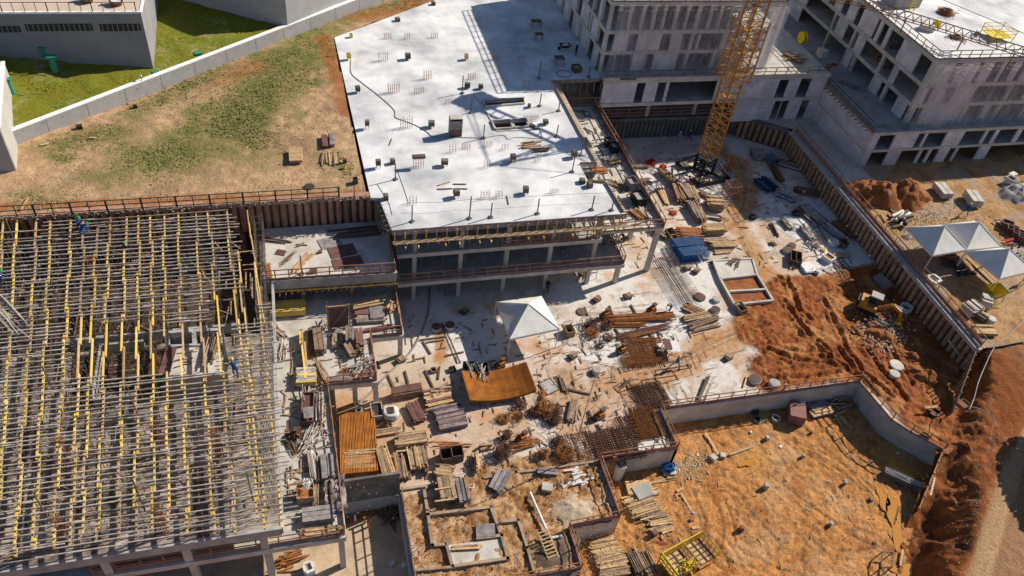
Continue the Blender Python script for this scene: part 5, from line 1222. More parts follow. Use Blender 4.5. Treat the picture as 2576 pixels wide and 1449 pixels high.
def limb(bv, be, chain):
    i0 = chain[0] if isinstance(chain[0], int) else None
    prev = i0
    for c in chain[(1 if i0 is not None else 0):]:
        bv.append(c); k = len(bv)-1
        if prev is not None: be.append((prev, k))
        prev = k
    return prev
def person(label, a, z, face=0.0, pose='stand', top='cloth_blue', bot='cloth_blue', helm='helm_y', group='site workers'):
    """one skinned body (x is the way the figure faces), with helmet as a part"""
    c = pt(a, z) if not isinstance(a, Vector) else a
    v, e = [], []
    lean = {'stand': .04, 'walk': .07, 'bend': .95, 'work': .3}[pose]
    sw = {'stand': .06, 'walk': .30, 'bend': .16, 'work': .12}[pose]
    hip = Vc((-.10 if pose == 'bend' else 0, 0, .92 if pose != 'bend' else .86))
    def up(h, s=0.0): return hip+Vc((math.sin(lean)*h, s, math.cos(lean)*h))
    def add(p, r): v.append((Vector(p), r)); return len(v)-1
    root = add(hip, .145); ch = add(up(.22), .14); cs = add(up(.42), .155); nk = add(up(.54), .065); hd = add(up(.64)+Vc((.02, 0, 0)), .085); ht = add(up(.76)+Vc((.02, 0, 0)), .088)
    e += [(root, ch), (ch, cs), (cs, nk), (nk, hd), (hd, ht)]
    nose = add(up(.67)+Vc((.115*math.cos(lean), 0, -.115*math.sin(lean))), .016); e.append((hd, nose))
    for s in (-1, 1):
        h0 = add(hip+Vc((0, s*.10, -.05)), .095); kn = add(hip+Vc((s*sw*.9+.04, s*.11, -.45)), .066); an = add(Vc((hip.x+s*sw*1.3-(.05 if s < 0 else 0), s*.11, .09)), .045); to = add(Vc((hip.x+s*sw*1.3+.17, s*.13, .045)), .04)
        e += [(root, h0), (h0, kn), (kn, an), (an, to)]
        sh = add(up(.45, s*.2), .062)
        if pose == 'bend': el, wr = up(.40, s*.24)+Vc((.10, 0, -.28)), up(.42, s*.18)+Vc((.22, 0, -.52))
        elif pose == 'work': el, wr = up(.30, s*.27)+Vc((.18, 0, -.05)), up(.35, s*.16)+Vc((.44, 0, .02))
        elif pose == 'walk': el, wr = up(.22, s*.27)+Vc((-s*.14, 0, -.04)), up(.0, s*.26)+Vc((-s*.18+.10, 0, -.02))
        else: el, wr = up(.19, s*.27)+Vc((.01, 0, 0)), up(-.06, s*.25)+Vc((.08, 0, 0))
        ei = add(el, .046); wi = add(wr, .032); dv = (wr-el).normalized(); pa = add(wr+dv*.07, .03); e += [(cs, sh), (sh, ei), (ei, wi), (wi, pa)]
    me = bpy.data.meshes.new('body'); me.from_pydata([tuple(p) for p, r in v], e, []); o = bpy.data.objects.new('tmp_body', me); C.objects.link(o)
    mo = o.modifiers.new('s', 'SKIN'); sv = me.skin_vertices[0].data
    for i, (p, r) in enumerate(v): sv[i].radius = (r, r*(1.15 if i in (ch, cs) else 1)); sv[i].use_root = (i == 0)
    o.modifiers.new('d', 'SUBSURF').levels = 1
    dg = bpy.context.evaluated_depsgraph_get(); ev = o.evaluated_get(dg); nm = bpy.data.meshes.new_from_object(ev)
    # fingers: five short tapered chains rooted in each palm
    fb = MB()
    for s in (0, 1):
        pal = v[-1 if s else -(len(v)-13)//2-1][0] if False else None
    bpy.data.objects.remove(o)
    verts = [tuple(q.co) for q in nm.vertices]; faces = [tuple(p.vertices) for p in nm.polygons]
    hands = [v[i][0] for i in range(len(v)) if abs(v[i][1]-.03) < 1e-6]; wrs = [v[i][0] for i in range(len(v)) if abs(v[i][1]-.032) < 1e-6]
    for hp, wp in zip(hands, wrs):
        dv = (hp-wp).normalized(); sd = dv.cross(Vc((0, 1, 0))).normalized(); 
        for k, (o_, l) in enumerate(((-.03, .065), (-.01, .08), (.012, .075), (.03, .055))):
            A = hp+sd*o_; B = A+dv*l*.6; Cc = B+dv*l*.4+Vc((0, 0, -.015)); fb.tube(A, B, .011, 5, .010); fb.tube(B, Cc, .010, 5, .007)
        fb.tube(hp-dv*.03+sd*-.03, hp+dv*.025+sd*-.065, .012, 5, .009)
    n0 = len(verts); verts += fb.v; faces += [tuple(i+n0 for i in f) for f in fb.f]
    bm_ = bpy.data.meshes.new('body'); bm_.from_pydata(verts, [], faces); 
    for mm in (K[top], K[bot], K['skin'], K['black']): bm_.materials.append(mm)
    ths = math.cos(lean)
    for p in bm_.polygons:
        cz = p.center; hh = (cz-hip).dot(Vc((math.sin(lean), 0, math.cos(lean))))
        if p.index >= len(nm.polygons): mi = 2
        elif any((cz-h_).length < .075 for h_ in hands): mi = 2
        elif hh > .55 and (cz-up(.65)).length < .24: mi = 2
        elif cz.z < .11: mi = 3
        elif hh > .06: mi = 0
        else: mi = 1
        p.material_index = mi; p.use_smooth = True
    bm_.update()
    t = thing('person', label, 'person', c, group); ob_ = link('body', bm_, t); t.rotation_euler = (0, 0, face)
    top_ = up(.735)+Vc((.02, 0, 0)); ax = Vc((math.sin(lean), 0, math.cos(lean))); b = MB(); vs = []; n = 12
    e1 = Vc((math.cos(lean), 0, -math.sin(lean))); e2 = Vc((0, 1, 0))
    for rr, zz, ex in ((.135, 0, .035), (.118, .012, 0), (.112, .06, 0), (.085, .105, 0), (.03, .13, 0)):
        for k in range(n):
            th = 2*math.pi*k/n; q = top_+ax*zz+e1*(rr*1.12*math.cos(th)+(ex if math.cos(th) > 0 else 0))+e2*(rr*math.sin(th)); vs.append(tuple(q))
    b.add(vs, [(j*n+k, j*n+(k+1) % n, (j+1)*n+(k+1) % n, (j+1)*n+k) for j in range(4) for k in range(n)]+[tuple(range(4*n, 5*n))])
    me = bpy.data.meshes.new('helmet'); me.from_pydata(b.v, [], b.f); me.materials.append(K[helm]); link('helmet', me, t)
    return t
def tent(label, corners, z0, zh, peak, group='white canopy tents', legs=(0, 1, 2, 3), pk=None):
    cs = [Vc((c.x, c.y, zh)) for c in corners]; c = sum(cs, Vector())/4; t = thing('canopy_tent', label, 'tent', (c.x, c.y, z0), group); b = MB(); n = 6; vs = []; fs = []
    top = Vc((c.x, c.y, peak))
    for i in range(4):
        a, d = cs[i], cs[(i+1) % 4]; base = len(vs)
        for r_ in range(n+1):
            s = r_/n; hgt = s**1.03
            for k in range(n+1):
                p = a.lerp(d, k/n); q = p.lerp(Vc((top.x, top.y, zh)), s); q.z = zh+(peak-zh)*hgt; vs.append(tuple(q))
        fs += [(base+r_*(n+1)+k, base+r_*(n+1)+k+1, base+(r_+1)*(n+1)+k+1, base+(r_+1)*(n+1)+k) for r_ in range(n) for k in range(n)]
    b.add(vs, fs); b.build('roof_fabric', K['tent'], t)
    b = MB()
    for i in range(4):
        a, d = cs[i], cs[(i+1) % 4]; b.add([tuple(a), tuple(d), tuple(d-Vc((0, 0, .28))), tuple(a-Vc((0, 0, .28)))], [(0, 1, 2, 3)])
    b.build('valance', K['tent'], t)
    for i in range(4): stick('ridge_seam', cs[i]+Vc((0, 0, .02)), top+Vc((0, 0, .03)), .05, .03, K['white'], t)
    for i in legs: stick('leg', Vc((cs[i].x, cs[i].y, z0)), cs[i], .07, .07, K['white'], t)
    for i in range(4): stick('frame_bar', cs[i]-Vc((0, 0, .06)), cs[(i+1) % 4]-Vc((0, 0, .06)), .05, .05, K['white'], t)
    return t
PS = [(('z2', 768, 845), 1.9, 'thin dark post near the left edge of the white slab'), (('z2', 1530, 172), 1.9, 'dark post in the crane shadow beside the raised core step'), (('z2', 935, 1270), 1.9, 'first dark post from the left along the front edge of the white slab'),
      (('z2', 1512, 1240), 2.6, 'tallest dark post along the front edge of the white slab'), (('z2', 1728, 1228), 1.7, 'third dark post from the left along the front edge'), (('z2', 2198, 1192), 1.8, 'fourth dark post from the left along the front edge'),
      ((12, 800, 665), 1.7, 'fifth dark post from the left along the front edge'), ((12, 1000, 670), 1.4, 'last dark post at the right end of the front edge'), (('z2', 1655, 430), 1.7, 'dark post with a coiled cable in front of the shaft'),
      (('z2', 2390, 412), 1.5, 'dark post right of the front shaft near the right edge'), (('z2', 2220, 105), 1.6, 'dark post behind the rear shaft on the white slab'), (('z2', 2412, 155), 1.5, 'dark post at the right edge level with the rear shaft'),
      (('z2', 2548, 770), 1.8, 'dark post near the notch in the right edge of the slab'), ((12, 690, 118), 1.6, 'dark post by the right edge just above the notch'), ((1, 2075, 940), 2.2, 'dark post at the border of the building shade'), ((2, 270, 790), 2.2, 'post standing in the blue shade of the far building'),
      ((2, 770, 775), 1.4, 'post in the shade closest to the far building')]
for a, h, lb in PS: post(lb, a, S0, h)
line('sagging wire strung between the front posts of the white slab', [('z2', 945, 1150), ('z2', 1230, 1150), ('z2', 1530, 1120), ('z2', 1750, 1118), ('z2', 2230, 1082), (12, 830, 570), (12, 1012, 565)], S0, .018, cat='wire', name='wire', lift=.9)
BR = [(('z2', 878, 320), 6, 1.3, 'tall starter bars crossed by the long cable'), (('z2', 1000, 715), 5, 1.1, 'starter bars capped by a brown board'), (('z2', 945, 1085), 3, .8, 'three starter bars near the front left corner'), (('z2', 1670, 1030), 4, .8, 'left one of two starter bar clusters near the front edge'),
      (('z2', 1810, 1020), 3, .8, 'right one of two starter bar clusters near the front edge'), (('z2', 2365, 985), 4, .6, 'thin starter bars near the front right part of the slab'), (('z2', 2130, 245), 8, .6, 'long row of short starter bars behind the right shaft'), (('z2', 1480, 530), 4, .6, 'starter bars in front of the upright plywood box'),
      (('z2', 2200, 665), 3, .5, 'faint starter bars under the timber pile on the slab'), ((1, 1280, 610), 5, 1.2, 'starter bars between the yellow and the grey box near the left edge'), ((1, 1725, 795), 4, 1.2, 'four starter bars left of the post by the shade'), ((1, 1385, 930), 6, 1.2, 'six dense starter bars left of the slab centre'),
      ((1, 1640, 935), 5, .7, 'short starter bars beside the six dense ones'), ((1, 2170, 795), 4, .8, 'starter bars by the foot of the striped railing shadow'), ((1, 1325, 385), 4, .7, 'leftmost starter bars in the rear row of the slab'), ((1, 1520, 390), 3, .7, 'middle starter bars in the rear row of the slab'),
      ((1, 1795, 380), 4, .7, 'right starter bars in the rear row of the slab'), ((1, 2410, 600), 4, 1.1, 'starter bars inside the blue shade on the slab'), ((2, 140, 890), 3, 1.1, 'starter bars at the edge of the shade near the far building'), ((2, 90, 590), 4, .5, 'small starter bars in the middle of the blue shade'),
      (('z2', 1345, 570), 3, .9, 'slim starter bars below the upright plywood box'), (('z2', 1690, 720), 3, .8, 'starter bars at the tip of the crane shadow'), (('z2', 1870, 540), 3, .7, 'starter bars left of the timber pile on the slab'), (('z2', 1700, 510), 4, .6, 'starter bars near the coiled cable post'), (('z2', 1300, 80), 3, .6, 'bent starter bars left of the rear shaft')]
for a, n, h, lb in BR: bars(lb, a, S0, max(n, 3), h, lx=.2*n, cap='boxbrown' if 'capped' in lb else None)
BX = [(('z2', 485, 330), .62, .5, .5, .45, 'boxbrown', 'brown box on thin legs near the left edge of the slab'), (('z2', 1130, 315), .95, .6, .45, .25, 'boxgreen', 'green topped box left of the upright plywood box'), (('z2', 595, 725), .7, .5, .5, .4, 'boxbrown', 'brown box on legs in the front row, leftmost'),
      (('z2', 740, 682), .6, .5, .5, 0, 'boxbrown', 'plain brown box standing flat on the slab'), (('z2', 1262, 705), 1.0, .6, .4, .3, 'boxbrown', 'wide brown box with a blue shadow in the middle of the slab'), (('z2', 1380, 1020), .8, .6, .5, .3, 'boxbrown', 'brown box with splashes in front of the loose boards'),
      (('z2', 2078, 985), .75, .6, .5, .25, 'boxgreen', 'green box casting a round shadow near the front edge'), (('z2', 1950, 670), .75, .55, .4, .5, 'boxbrown', 'brown box right of the crane shadow tip'), (('z2', 2280, 285), .75, .6, .35, .15, 'boxgreen', 'dark green box behind the right shaft'),
      (('z2', 672, 1040), .62, .55, .5, 0, 'boxbrown', 'grey brown box at the front left corner of the white slab'), ((1, 935, 600), .7, .5, .5, .25, 'yellowpaint', 'bright yellow box near the left edge of the slab'), ((1, 1528, 598), .9, .6, .55, .2, 'boxbrown', 'dark grey box in the rear half of the slab'),
      ((1, 2115, 600), .6, .5, .5, .2, 'yellow', 'tilted ochre box beside the striped railing shadow'), ((1, 958, 375), .5, .45, .35, .1, 'yellowpaint', 'small yellow box at the rear left corner of the slab'), ((1, 2125, 885), .9, .5, .5, .15, 'boxgreen', 'dark box beside the post by the shade'),
      ((1, 2260, 895), .7, .5, .4, .15, 'boxgreen', 'small dark box behind the raised core'), ((1, 1025, 930), .7, .55, .5, .25, 'boxgreen', 'green box at the left edge above the cable'), ((1, 1425, 210), .8, .6, .4, 0, 'boxbrown', 'dark block on the rear slanted edge of the slab'), ((1, 1785, 48), .6, .6, .4, 0, 'boxbrown', 'dark block at the far end of the slab'),
      ((12, 705, 388), .75, .6, .4, 0, 'boxgreen', 'green box near the notch in the slab'), ((12, 778, 430), .7, .6, .5, 0, 'boxbrown', 'reddish box beside the notch in the slab'), ((12, 620, 135), .8, .6, .5, .3, 'boxgreen', 'dark green box near the right edge above the notch'), (('z2', 2185, 330), .7, .55, .2, 0, 'boxgreen', 'flat dark box beside the front shaft'), (('z2', 2135, 310), .7, .35, .25, 0, 'boxgreen', 'narrow dark box touching the front shaft'), (('z2', 2115, 115), .5, .4, .3, .1, 'boxbrown', 'small brown box behind the rear shaft'), ((12, 10, 170), .6, .5, .4, .3, 'boxbrown', 'brown box between crane shadow and front row')]
for a, w, d, h, lg, m_, lb in BX:
    c = pt(a, S0); t = thing('box_out', lb, 'box', c, 'box-outs on the white slab'); rz = rs.uniform(-.2, .2)
    w *= .7; slab_piece('box', (c.x, c.y, S0+lg), w, d, h, rz, K[m_], t)
    slab_piece('lid', (c.x, c.y, S0+lg+h), w*.8, d*.7, .03, rz, K['conc_dark'], t)
    if lg:
        for i in (-1, 1):
            for j in (-1, 1): q = c+Vc((i*w*.36, j*d*.3, 0)); stick('leg', q, q+Vc((0, 0, lg)), .04, .04, K['rust'], t)
c = pt(('z2', 1375, 410), S0); t = thing('plywood_booth', 'upright plywood box with a pale front panel casting a long shadow on the slab', 'booth', c)
slab_piece('side', (c.x-.62, c.y+.4, S0), .06, .9, 2.1, 0, K['plygrey'], t); slab_piece('side', (c.x+.62, c.y+.4, S0), .06, .9, 2.1, 0, K['plygrey'], t); slab_piece('back', (c.x, c.y+.84, S0), 1.18, .05, 2.1, 0, K['boxin'], t)
slab_piece('front_panel', (c.x, c.y-.04, S0), 1.3, .05, .75, 0, K['ply'], t); slab_piece('front_panel', (c.x, c.y-.04, S0+.8), 1.3, .05, 1.1, 0, K['plygrey'], t); slab_piece('roof', (c.x, c.y+.4, S0+2.1), 1.3, .95, .05, 0, K['conc_pale'], t)
line('long grey cable snaking across the white slab', [(1, 955, 610), (1, 960, 740), (1, 1060, 830), (1, 1240, 970), (1, 1390, 1110), (1, 1400, 1180), (1, 1480, 1215), (1, 1600, 1260), (1, 1720, 1330), (1, 1790, 1375), (1, 2050, 1385), (1, 2290, 1392)], S0, .045, cat='cable', name='cable')
line('thin cable looping right of the plywood booth', [('z2', 1640, 430), ('z2', 1850, 400), ('z2', 1900, 440), ('z2', 2000, 420), ('z2', 2230, 430), ('z2', 2210, 330), ('z2', 2130, 270)], S0, .025, m='darkwood', cat='cable', name='cable')
line('thin cable down the left part of the front edge', [('z2', 785, 750), ('z2', 850, 930), ('z2', 900, 1085)], S0, .018, m='darkwood', cat='cable', name='cable')
line('thin cable from the slab front corner box', [('z2', 585, 895), ('z2', 640, 980), ('z2', 700, 1080), ('z2', 735, 1200)], S0, .018, m='darkwood', cat='cable', name='cable')
c = pt((2, 520, 745), S0); b = MB(); b.path([c+Vc((.95*math.cos(k*.52), .8*math.sin(k*.52), .04)) for k in range(13)], .03, 5); tag(b.build('hose', K['black']), 'black hose lying in a ring in the shade near the far building', 'hose')
for (a, b_, lb) in ((('z2', 1190, 942), ('z2', 1340, 935), 'left one of two dark boards lying end to end on the slab'), (('z2', 1355, 936), ('z2', 1492, 938), 'right one of two dark boards lying end to end on the slab'), (('z2', 1350, 890), ('z2', 1480, 891), 'dark board lying above the two in line'), (('z2', 1192, 905), ('z2', 1320, 865), 'slanting brown board on the white slab'), (('z2', 705, 500), ('z2', 732, 430), 'thin dark bar lying left of the booth shadow'), (('z2', 1890, 1005), ('z2', 1910, 1095), 'thin dark bar lying near the front edge of the slab')):
    p, q = pt(a, S0+.05), pt(b_, S0+.05); t = thing('plank', lb, 'board', p, 'loose boards on the white slab'); stick('board', p, q, .14 if 'bar' not in lb else .06, .06, K['wood'] if 'slant' in lb else K['darkwood'], t)
heap('pile of pale and dark planks in the crane shadow on the slab', ('z2', 2110, 500), .8, S0, 'pale', 9, 2.6, .14, ang=.1, aj=.1, h=.4); heap('dark bars beside the plank pile in the crane shadow', ('z2', 2220, 560), .8, S0, 'darkwood', 12, 2.4, .09, ang=.1, aj=.12, h=.3)
for a, w, d, lb in (((2, 265, 400), 1.5, .8, 'dark work table in the blue shade'), ((2, 240, 270), 1.9, 1.0, 'dark trestle frame far back in the blue shade'), ((2, 470, 640), 1.7, 1.1, 'grey trestle table near the hose ring')):
    w *= .7; c = pt(a, S0); t = thing('work_table', lb, 'table', c, 'work tables in the shade'); 
    for k in range(5): slab_piece('top_board', (c.x, c.y-d/2+(k+.5)*d/5, S0+.8), w, d/5*.86, .05, 0, K['darkwood'], t)
    for i in (-1, 1):
        for j in (-1, 1): stick('leg', c+Vc((i*w*.42, j*d*.4, 0)), c+Vc((i*w*.42, j*d*.4, .8)), .07, .07, K['darkwood'], t)
openbox('dark timber crate in the shade near the far building', (2, 645, 715), 1.4, 1.2, .8, S0, .2, 'darkwood', fill='sand')
t = thing('wheelbarrow', 'dark wheelbarrow with a white load beside the worker in the shade', 'wheelbarrow', pt((2, 530, 500), S0)); c = pt((2, 530, 500), S0)
b = MB(); b.add([(c.x+x, c.y+y, c.z+z) for x, y, z in ((-.5, -.3, .35), (.4, -.25, .35), (.4, .25, .35), (-.5, .3, .35), (-.75, -.42, .75), (.65, -.38, .7), (.65, .38, .7), (-.75, .42, .75))], [(0, 3, 2, 1), (0, 1, 5, 4), (1, 2, 6, 5), (2, 3, 7, 6), (3, 0, 4, 7)]); b.build('tray', K['black'], t)
b = MB(); b.tube(c+Vc((-.75, -.05, .22)), c+Vc((-.75, .05, .22)), .22, 14); b.build('wheel', K['black'], t); slab_piece('load', (c.x, c.y, c.z+.5), .8, .5, .2, .1, K['white'], t)
for s in (-.3, .3): stick('handle', c+Vc((-.7, s*.3, .3)), c+Vc((1.2, s, .65)), .04, .04, K['wood'], t)
PP = [('worker in white helmet and dark clothes in the shade by the far building', (2, 640, 560), S0, 2.4, 'stand', 'cloth_dark', 'cloth_dark', 'helm_w'), ('worker in blue with yellow helmet standing among the scaffold tubes', (20, 2375, 885), 9.3, 1.9, 'work', 'cloth_blue', 'cloth_blue', 'helm_y'),
      ('worker in blue with green helmet on the joists near the green fence', (10, 815, 880), 9.3, -.6, 'work', 'cloth_blue', 'cloth_dark', 'helm_g'), ('crouching worker in blue between the joists below the first one', (10, 845, 930), 9.25, .2, 'bend', 'cloth_blue', 'cloth_blue', 'helm_g'),
      ('worker with green helmet deeper down among the scaffold props', (10, 1295, 1150), 8.2, 1.0, 'stand', 'cloth_dark', 'cloth_dark', 'helm_g'), ('worker in blue with green helmet at the left edge of the scaffold', (10, 40, 1440), 9.3, .3, 'work', 'cloth_blue', 'cloth_dark', 'helm_g'),
      ('worker in blue walking across the dirt track with arms out', (22, 1645, 805), 0, 2.0, 'walk', 'cloth_blue', 'cloth_blue', 'helm_y'), ('worker in blue bending over the rusty rebar stack', (22, 1580, 235), 0, -2.6, 'bend', 'cloth_blue', 'cloth_blue', 'helm_y'),
      ('worker in dark clothes bending near the brown side deck', (12, 1105, 985), 0, 2.5, 'bend', 'cloth_dark', 'cloth_dark', 'helm_w'), ('worker in pale clothes standing in the shade left of the crane', (2, 1665, 1440), 0, .4, 'stand', 'cloth_pale', 'cloth_pale', 'helm_w'), ('worker in blue with pale helmet closer to the crane in the shade', (2, 1775, 1420), 0, 2.6, 'walk', 'cloth_blue', 'cloth_dark', 'helm_y'),
      ('worker in blue with yellow helmet beside the stacked slabs', (13, 1975, 715), 3.1, 1.2, 'walk', 'cloth_blue', 'cloth_blue', 'helm_y'), ('worker with yellow helmet at the right edge beside the tents', (13, 2568, 1400), 3.1, 1.2, 'stand', 'cloth_dark', 'cloth_dark', 'helm_y'), ('worker in dark clothes crouching in the shade beneath the lowest balcony', (22, 350, 40), 0, 1.2, 'bend', 'cloth_dark', 'cloth_dark', 'helm_w')]
for lb, a, z, f, po, tp, bt, hm in PP: person(lb, a, z, f, po, tp, bt, hm)
sheets('small stack of pinkish boards on a pallet on the dirt lot', (11, 400, 70), (11, 405, 200), 1.9, 9.62, 'pale', 6, .05)
sheets('short stack of dark red boards by the slab edge on the dirt lot', (1, 690, 1380), (11, 700, 50), .85, 9.62, 'ply', 5); sheets('grey board stack beside the dark red one on the dirt lot', (1, 755, 1370), (11, 770, 40), .75, 9.62, 'plygrey', 6)
planks('loose row of pale and dark timbers on the dirt lot', (11, 745, 90), (11, 740, 210), 2.3, 9.62, 'pale', 1, .17, .1, .10, m2='darkwood', bearers=False, skip=0)
cyl('pale yellow bucket on the dirt lot', (11, 892, 245), .22, .45, 9.62, 'yellowpaint', ring=True, name='bucket', cat='bucket', group='buckets'); block('small brown stump box on the dirt lot', (11, 895, 185), .4, .4, .5, 9.6, .2, 'boxbrown', 'box'); openbox('brown box beside the slab edge near the green fence', (11, 1000, 390), .55, .55, .6, 9.6, .1, 'boxbrown')
for a, b_, lb in (((10, 290, 535), (10, 210, 660), 'pale board leaning near the left end of the green fence'), ((10, 410, 12), (10, 490, -5), 'pale board on the dirt lot near the outbuilding'), ((0, 895, 1385), (0, 960, 1385), 'short pale plank lying below the boundary wall')):
    t = thing('plank', lb, 'board', pt(a, 9.7), 'loose boards on the dirt lot'); stick('board', pt(a, 9.72), pt(b_, 9.72), .2, .06, K['pale'], t)
for a, r_, lb in (((0, 1360, 1080), .3, 'dark lump at the foot of the boundary wall near mid length'), ((0, 800, 1290), .38, 'dark lump at the foot of the boundary wall further left')): block(lb, a, r_*2, r_*1.4, r_, 9.6, .3, 'black', 'lump', 'dark_lump')
c = pt((11, 535, 428), 9.66); tag(MB().tube(c-Vc((0, 0, .5)), c+Vc((0, 0, .02)), .48, 16).build('pit_hole', K['boxin']), 'round dark hole in the dirt lot', 'hole')
def scatter(name, n, xf, size, m, kind='stuff', label=None, flat=.3, cat=None):
    b = MB()
    for i in range(n):
        p = xf()
        if p is None: continue
        s = size*rs.uniform(.4, 1.4); a = rs.uniform(0, 3); ca, sa = math.cos(a), math.sin(a); pts = []
        for k in range(5): th = 2*math.pi*k/5; x, y = s*math.cos(th)*rs.uniform(.6, 1), s*.7*math.sin(th)*rs.uniform(.6, 1); pts.append((p[0]+x*ca-y*sa, p[1]+x*sa+y*ca, p[2]-.02))
        top = (p[0]+rs.uniform(-.3, .3)*s, p[1]+rs.uniform(-.3, .3)*s, p[2]+s*flat); b.add(pts+[top], [(k, (k+1) % 5, 5) for k in range(5)])
    o = b.build(name, m); o['kind'] = kind
    if label: o['label'] = label
    if cat: o['category'] = cat
    return o
scatter('rubble', 1500, lambda: (rs.uniform(-44, 6), 60.35+rs.gauss(0, .22), 9.56), .12, K['stone'], label='rubble strip along the top of the pile wall', cat='rubble')
def on_lot():
    x, y = rs.uniform(-42, 4.6), rs.triangular(60.8, 92, 61)
    return (x, y, 9.6) if inpoly(np.array([x]), np.array([y]), LOTP)[0] else None
scatter('gravel', 3000, on_lot, .085, K['stone'], label='scattered pale stones on the dirt lot', cat='gravel')
scatter('gravel', 260, lambda: tuple(U(rs.gauss(110, 55), rs.gauss(470, 32), 9.6)), .11, K['stone'], label='larger broken stones near the beige outbuilding', cat='gravel')
def blades(name, n, fn, h, m, label):
    pts = []; 
    b = MB()
    for i in range(n):
        p = fn()
        if p is None: continue
        for k in range(3):
            a = rs.uniform(0, 6.28); l = h*rs.uniform(.5, 1.3); w = .05*rs.uniform(.6, 1.4); dx, dy = math.cos(a), math.sin(a); ox, oy = rs.uniform(-.12, .12), rs.uniform(-.12, .12)
            b.add([(p[0]+ox-dy*w, p[1]+oy+dx*w, p[2]-.03), (p[0]+ox+dy*w, p[1]+oy-dx*w, p[2]-.03), (p[0]+ox+dx*l*1.1, p[1]+oy+dy*l*1.1, p[2]+l*.55)], [(0, 1, 2)])
    o = b.build(name, m); o['kind'] = 'stuff'; o['label'] = label; o['category'] = 'grass'; return o
def grass_spot():
    pts, w, s = g_strokes[rs.choices(range(len(g_strokes)), weights=[6, 5, 2, 1, 1.5, 1, .6, .3, .5])[0]]; i = rs.randrange(len(pts)-1); f = rs.random()
    x = pts[i][0]*(1-f)+pts[i+1][0]*f+rs.gauss(0, w*.55); y = pts[i][1]*(1-f)+pts[i+1][1]*f+rs.gauss(0, w*.55)
    ok = inpoly(np.array([x]), np.array([y]), LOTP)[0]
    return (x, y, 9.6) if ok and y > 61 else None
blades('grass', 7000, grass_spot, .12, K['grassdry'], 'rough green and dry grass over the middle of the dirt lot')
def lawn_spot():
    a, w = rs.uniform(-24, 62), rs.triangular(.3, 30, .5); p = WA+WD*a+WN*w
    if p.x < -14.3 and p.y > 82: return None
    return (p.x, p.y, 10.75+.2*w)
blades('grass', 9000, lawn_spot, .12, K['grassblade'], 'bright green lawn grass behind the boundary wall')
heap('fan of pale greenish planks in the middle of the half shaded slab', (11, 480, 1200), .35, M0, 'pale', 9, 3.0, .16, ang=1.0, aj=.18, h=.1); heap('dark pipes and planks at the rear left of the half shaded slab', (11, 205, 980), .35, M0, 'darkwood', 8, 3.2, .12, ang=-.3, aj=.1, h=.2)
for a, w, d, rz, m_, lb in (((11, 745, 995), 3.0, 1.5, .25, 'plygrey', 'grey plywood sheet lying flat at the shade edge'), ((11, 870, 1080), 3.7, 1.6, .2, 'ply', 'dark red plywood sheet crossing the shade edge'), ((11, 925, 1195), 4.1, 1.4, .15, 'ply', 'dark red plywood sheet lying nearest the guardrail'), ((11, 250, 1095), 1.3, .7, -.4, 'ply', 'small brown plywood offcut on the sunny half')):
    w *= .66; c = pt(a, M0); t = thing('plywood_sheet', lb, 'plywood sheet', c, 'plywood sheets on the middle slab'); slab_piece('sheet', (c.x, c.y, M0+.01), w, d, .05, rz, K[m_], t)
heap('long dark boards piled in the shade under the white slab corner', (11, 1060, 900), .9, M0, 'darkwood', 12, 5.5, .16, ang=.05, aj=.07, h=.3)
heap('thin steel frame and sticks leaning near the plank fan', (11, 340, 1160), .5, M0, 'darkwood', 6, 1.9, .06, ang=.8, aj=.7, h=.5, cat='stick heap', name='stick_heap'); planks('two orange brown beams at the left rim of the middle slab', (11, 120, 1215), (11, 145, 1370), .5, M0, 'rust', 1, .2, .14, .03, bearers=False, skip=0, cat='beam pair')
post('thin dark post at the front of the middle slab', (11, 462, 1310), M0, 2.2, group='steel posts on the middle slab'); block('brown box at the guardrail of the middle slab', (11, 580, 1290), .9, .5, .35, M0, .1, 'boxbrown', 'box', 'box'); block('small dark bucket shaped block on the middle slab', (11, 645, 1095), .4, .35, .3, M0, .3, 'boxbrown', 'box', 'box')
heap('pale timber offcut cross on the middle slab', (11, 440, 1025), .25, M0, 'wood', 4, 1.1, .12, ang=.3, aj=.6, h=.1)
heap('fan of grey tubes slanting down at the left edge of the scaffold', (20, 60, 250), 2.0, 9.3, 'tube', 18, 5.5, .09, ang=-.95, aj=.1, h=.3, shape='rod', cat='tube heap', name='tube_heap', pn='tube')
for a, h, lb in (((20, 640, 250), 2.3, 'dark prop sticking up through the tubes near the opening'), ((20, 560, 1080), 2.0, 'dark prop sticking up left of centre in the scaffold'), ((20, 1420, 1380), 2.6, 'dark prop leaning near the middle of the scaffold'), ((10, 200, 1100), 2.4, 'dark prop near the top left of the scaffold'), ((10, 1180, 1010), 1.6, 'dark prop near the top middle of the scaffold'), ((30, 500, 900), 2.3, 'dark prop low in the left part of the scaffold'), ((30, 1460, 800), 2.6, 'dark prop low in the middle of the scaffold'), ((30, 2550, 700), 2.2, 'dark prop low at the right of the scaffold')):
    post(lb, a, 8.0, h+1.2, r=.05, base=False, group='props sticking up through the scaffold')
c0_ = 8.4
heap('tubes and timbers standing on the core top in the scaffold', (20, 2120, 640), .9, c0_, 'wood', 18, 3.6, .1, ang=1.45, aj=.12, h=.5, m2='tube', squash=.3); 
c = pt((20, 1690, 730), c0_); t = thing('plywood_sheet', 'dark red plywood sheet on the pale core top', 'plywood sheet', c); slab_piece('sheet', (c.x, c.y, c0_+.01), .8, 2.7, .05, -.15, K['ply'], t)
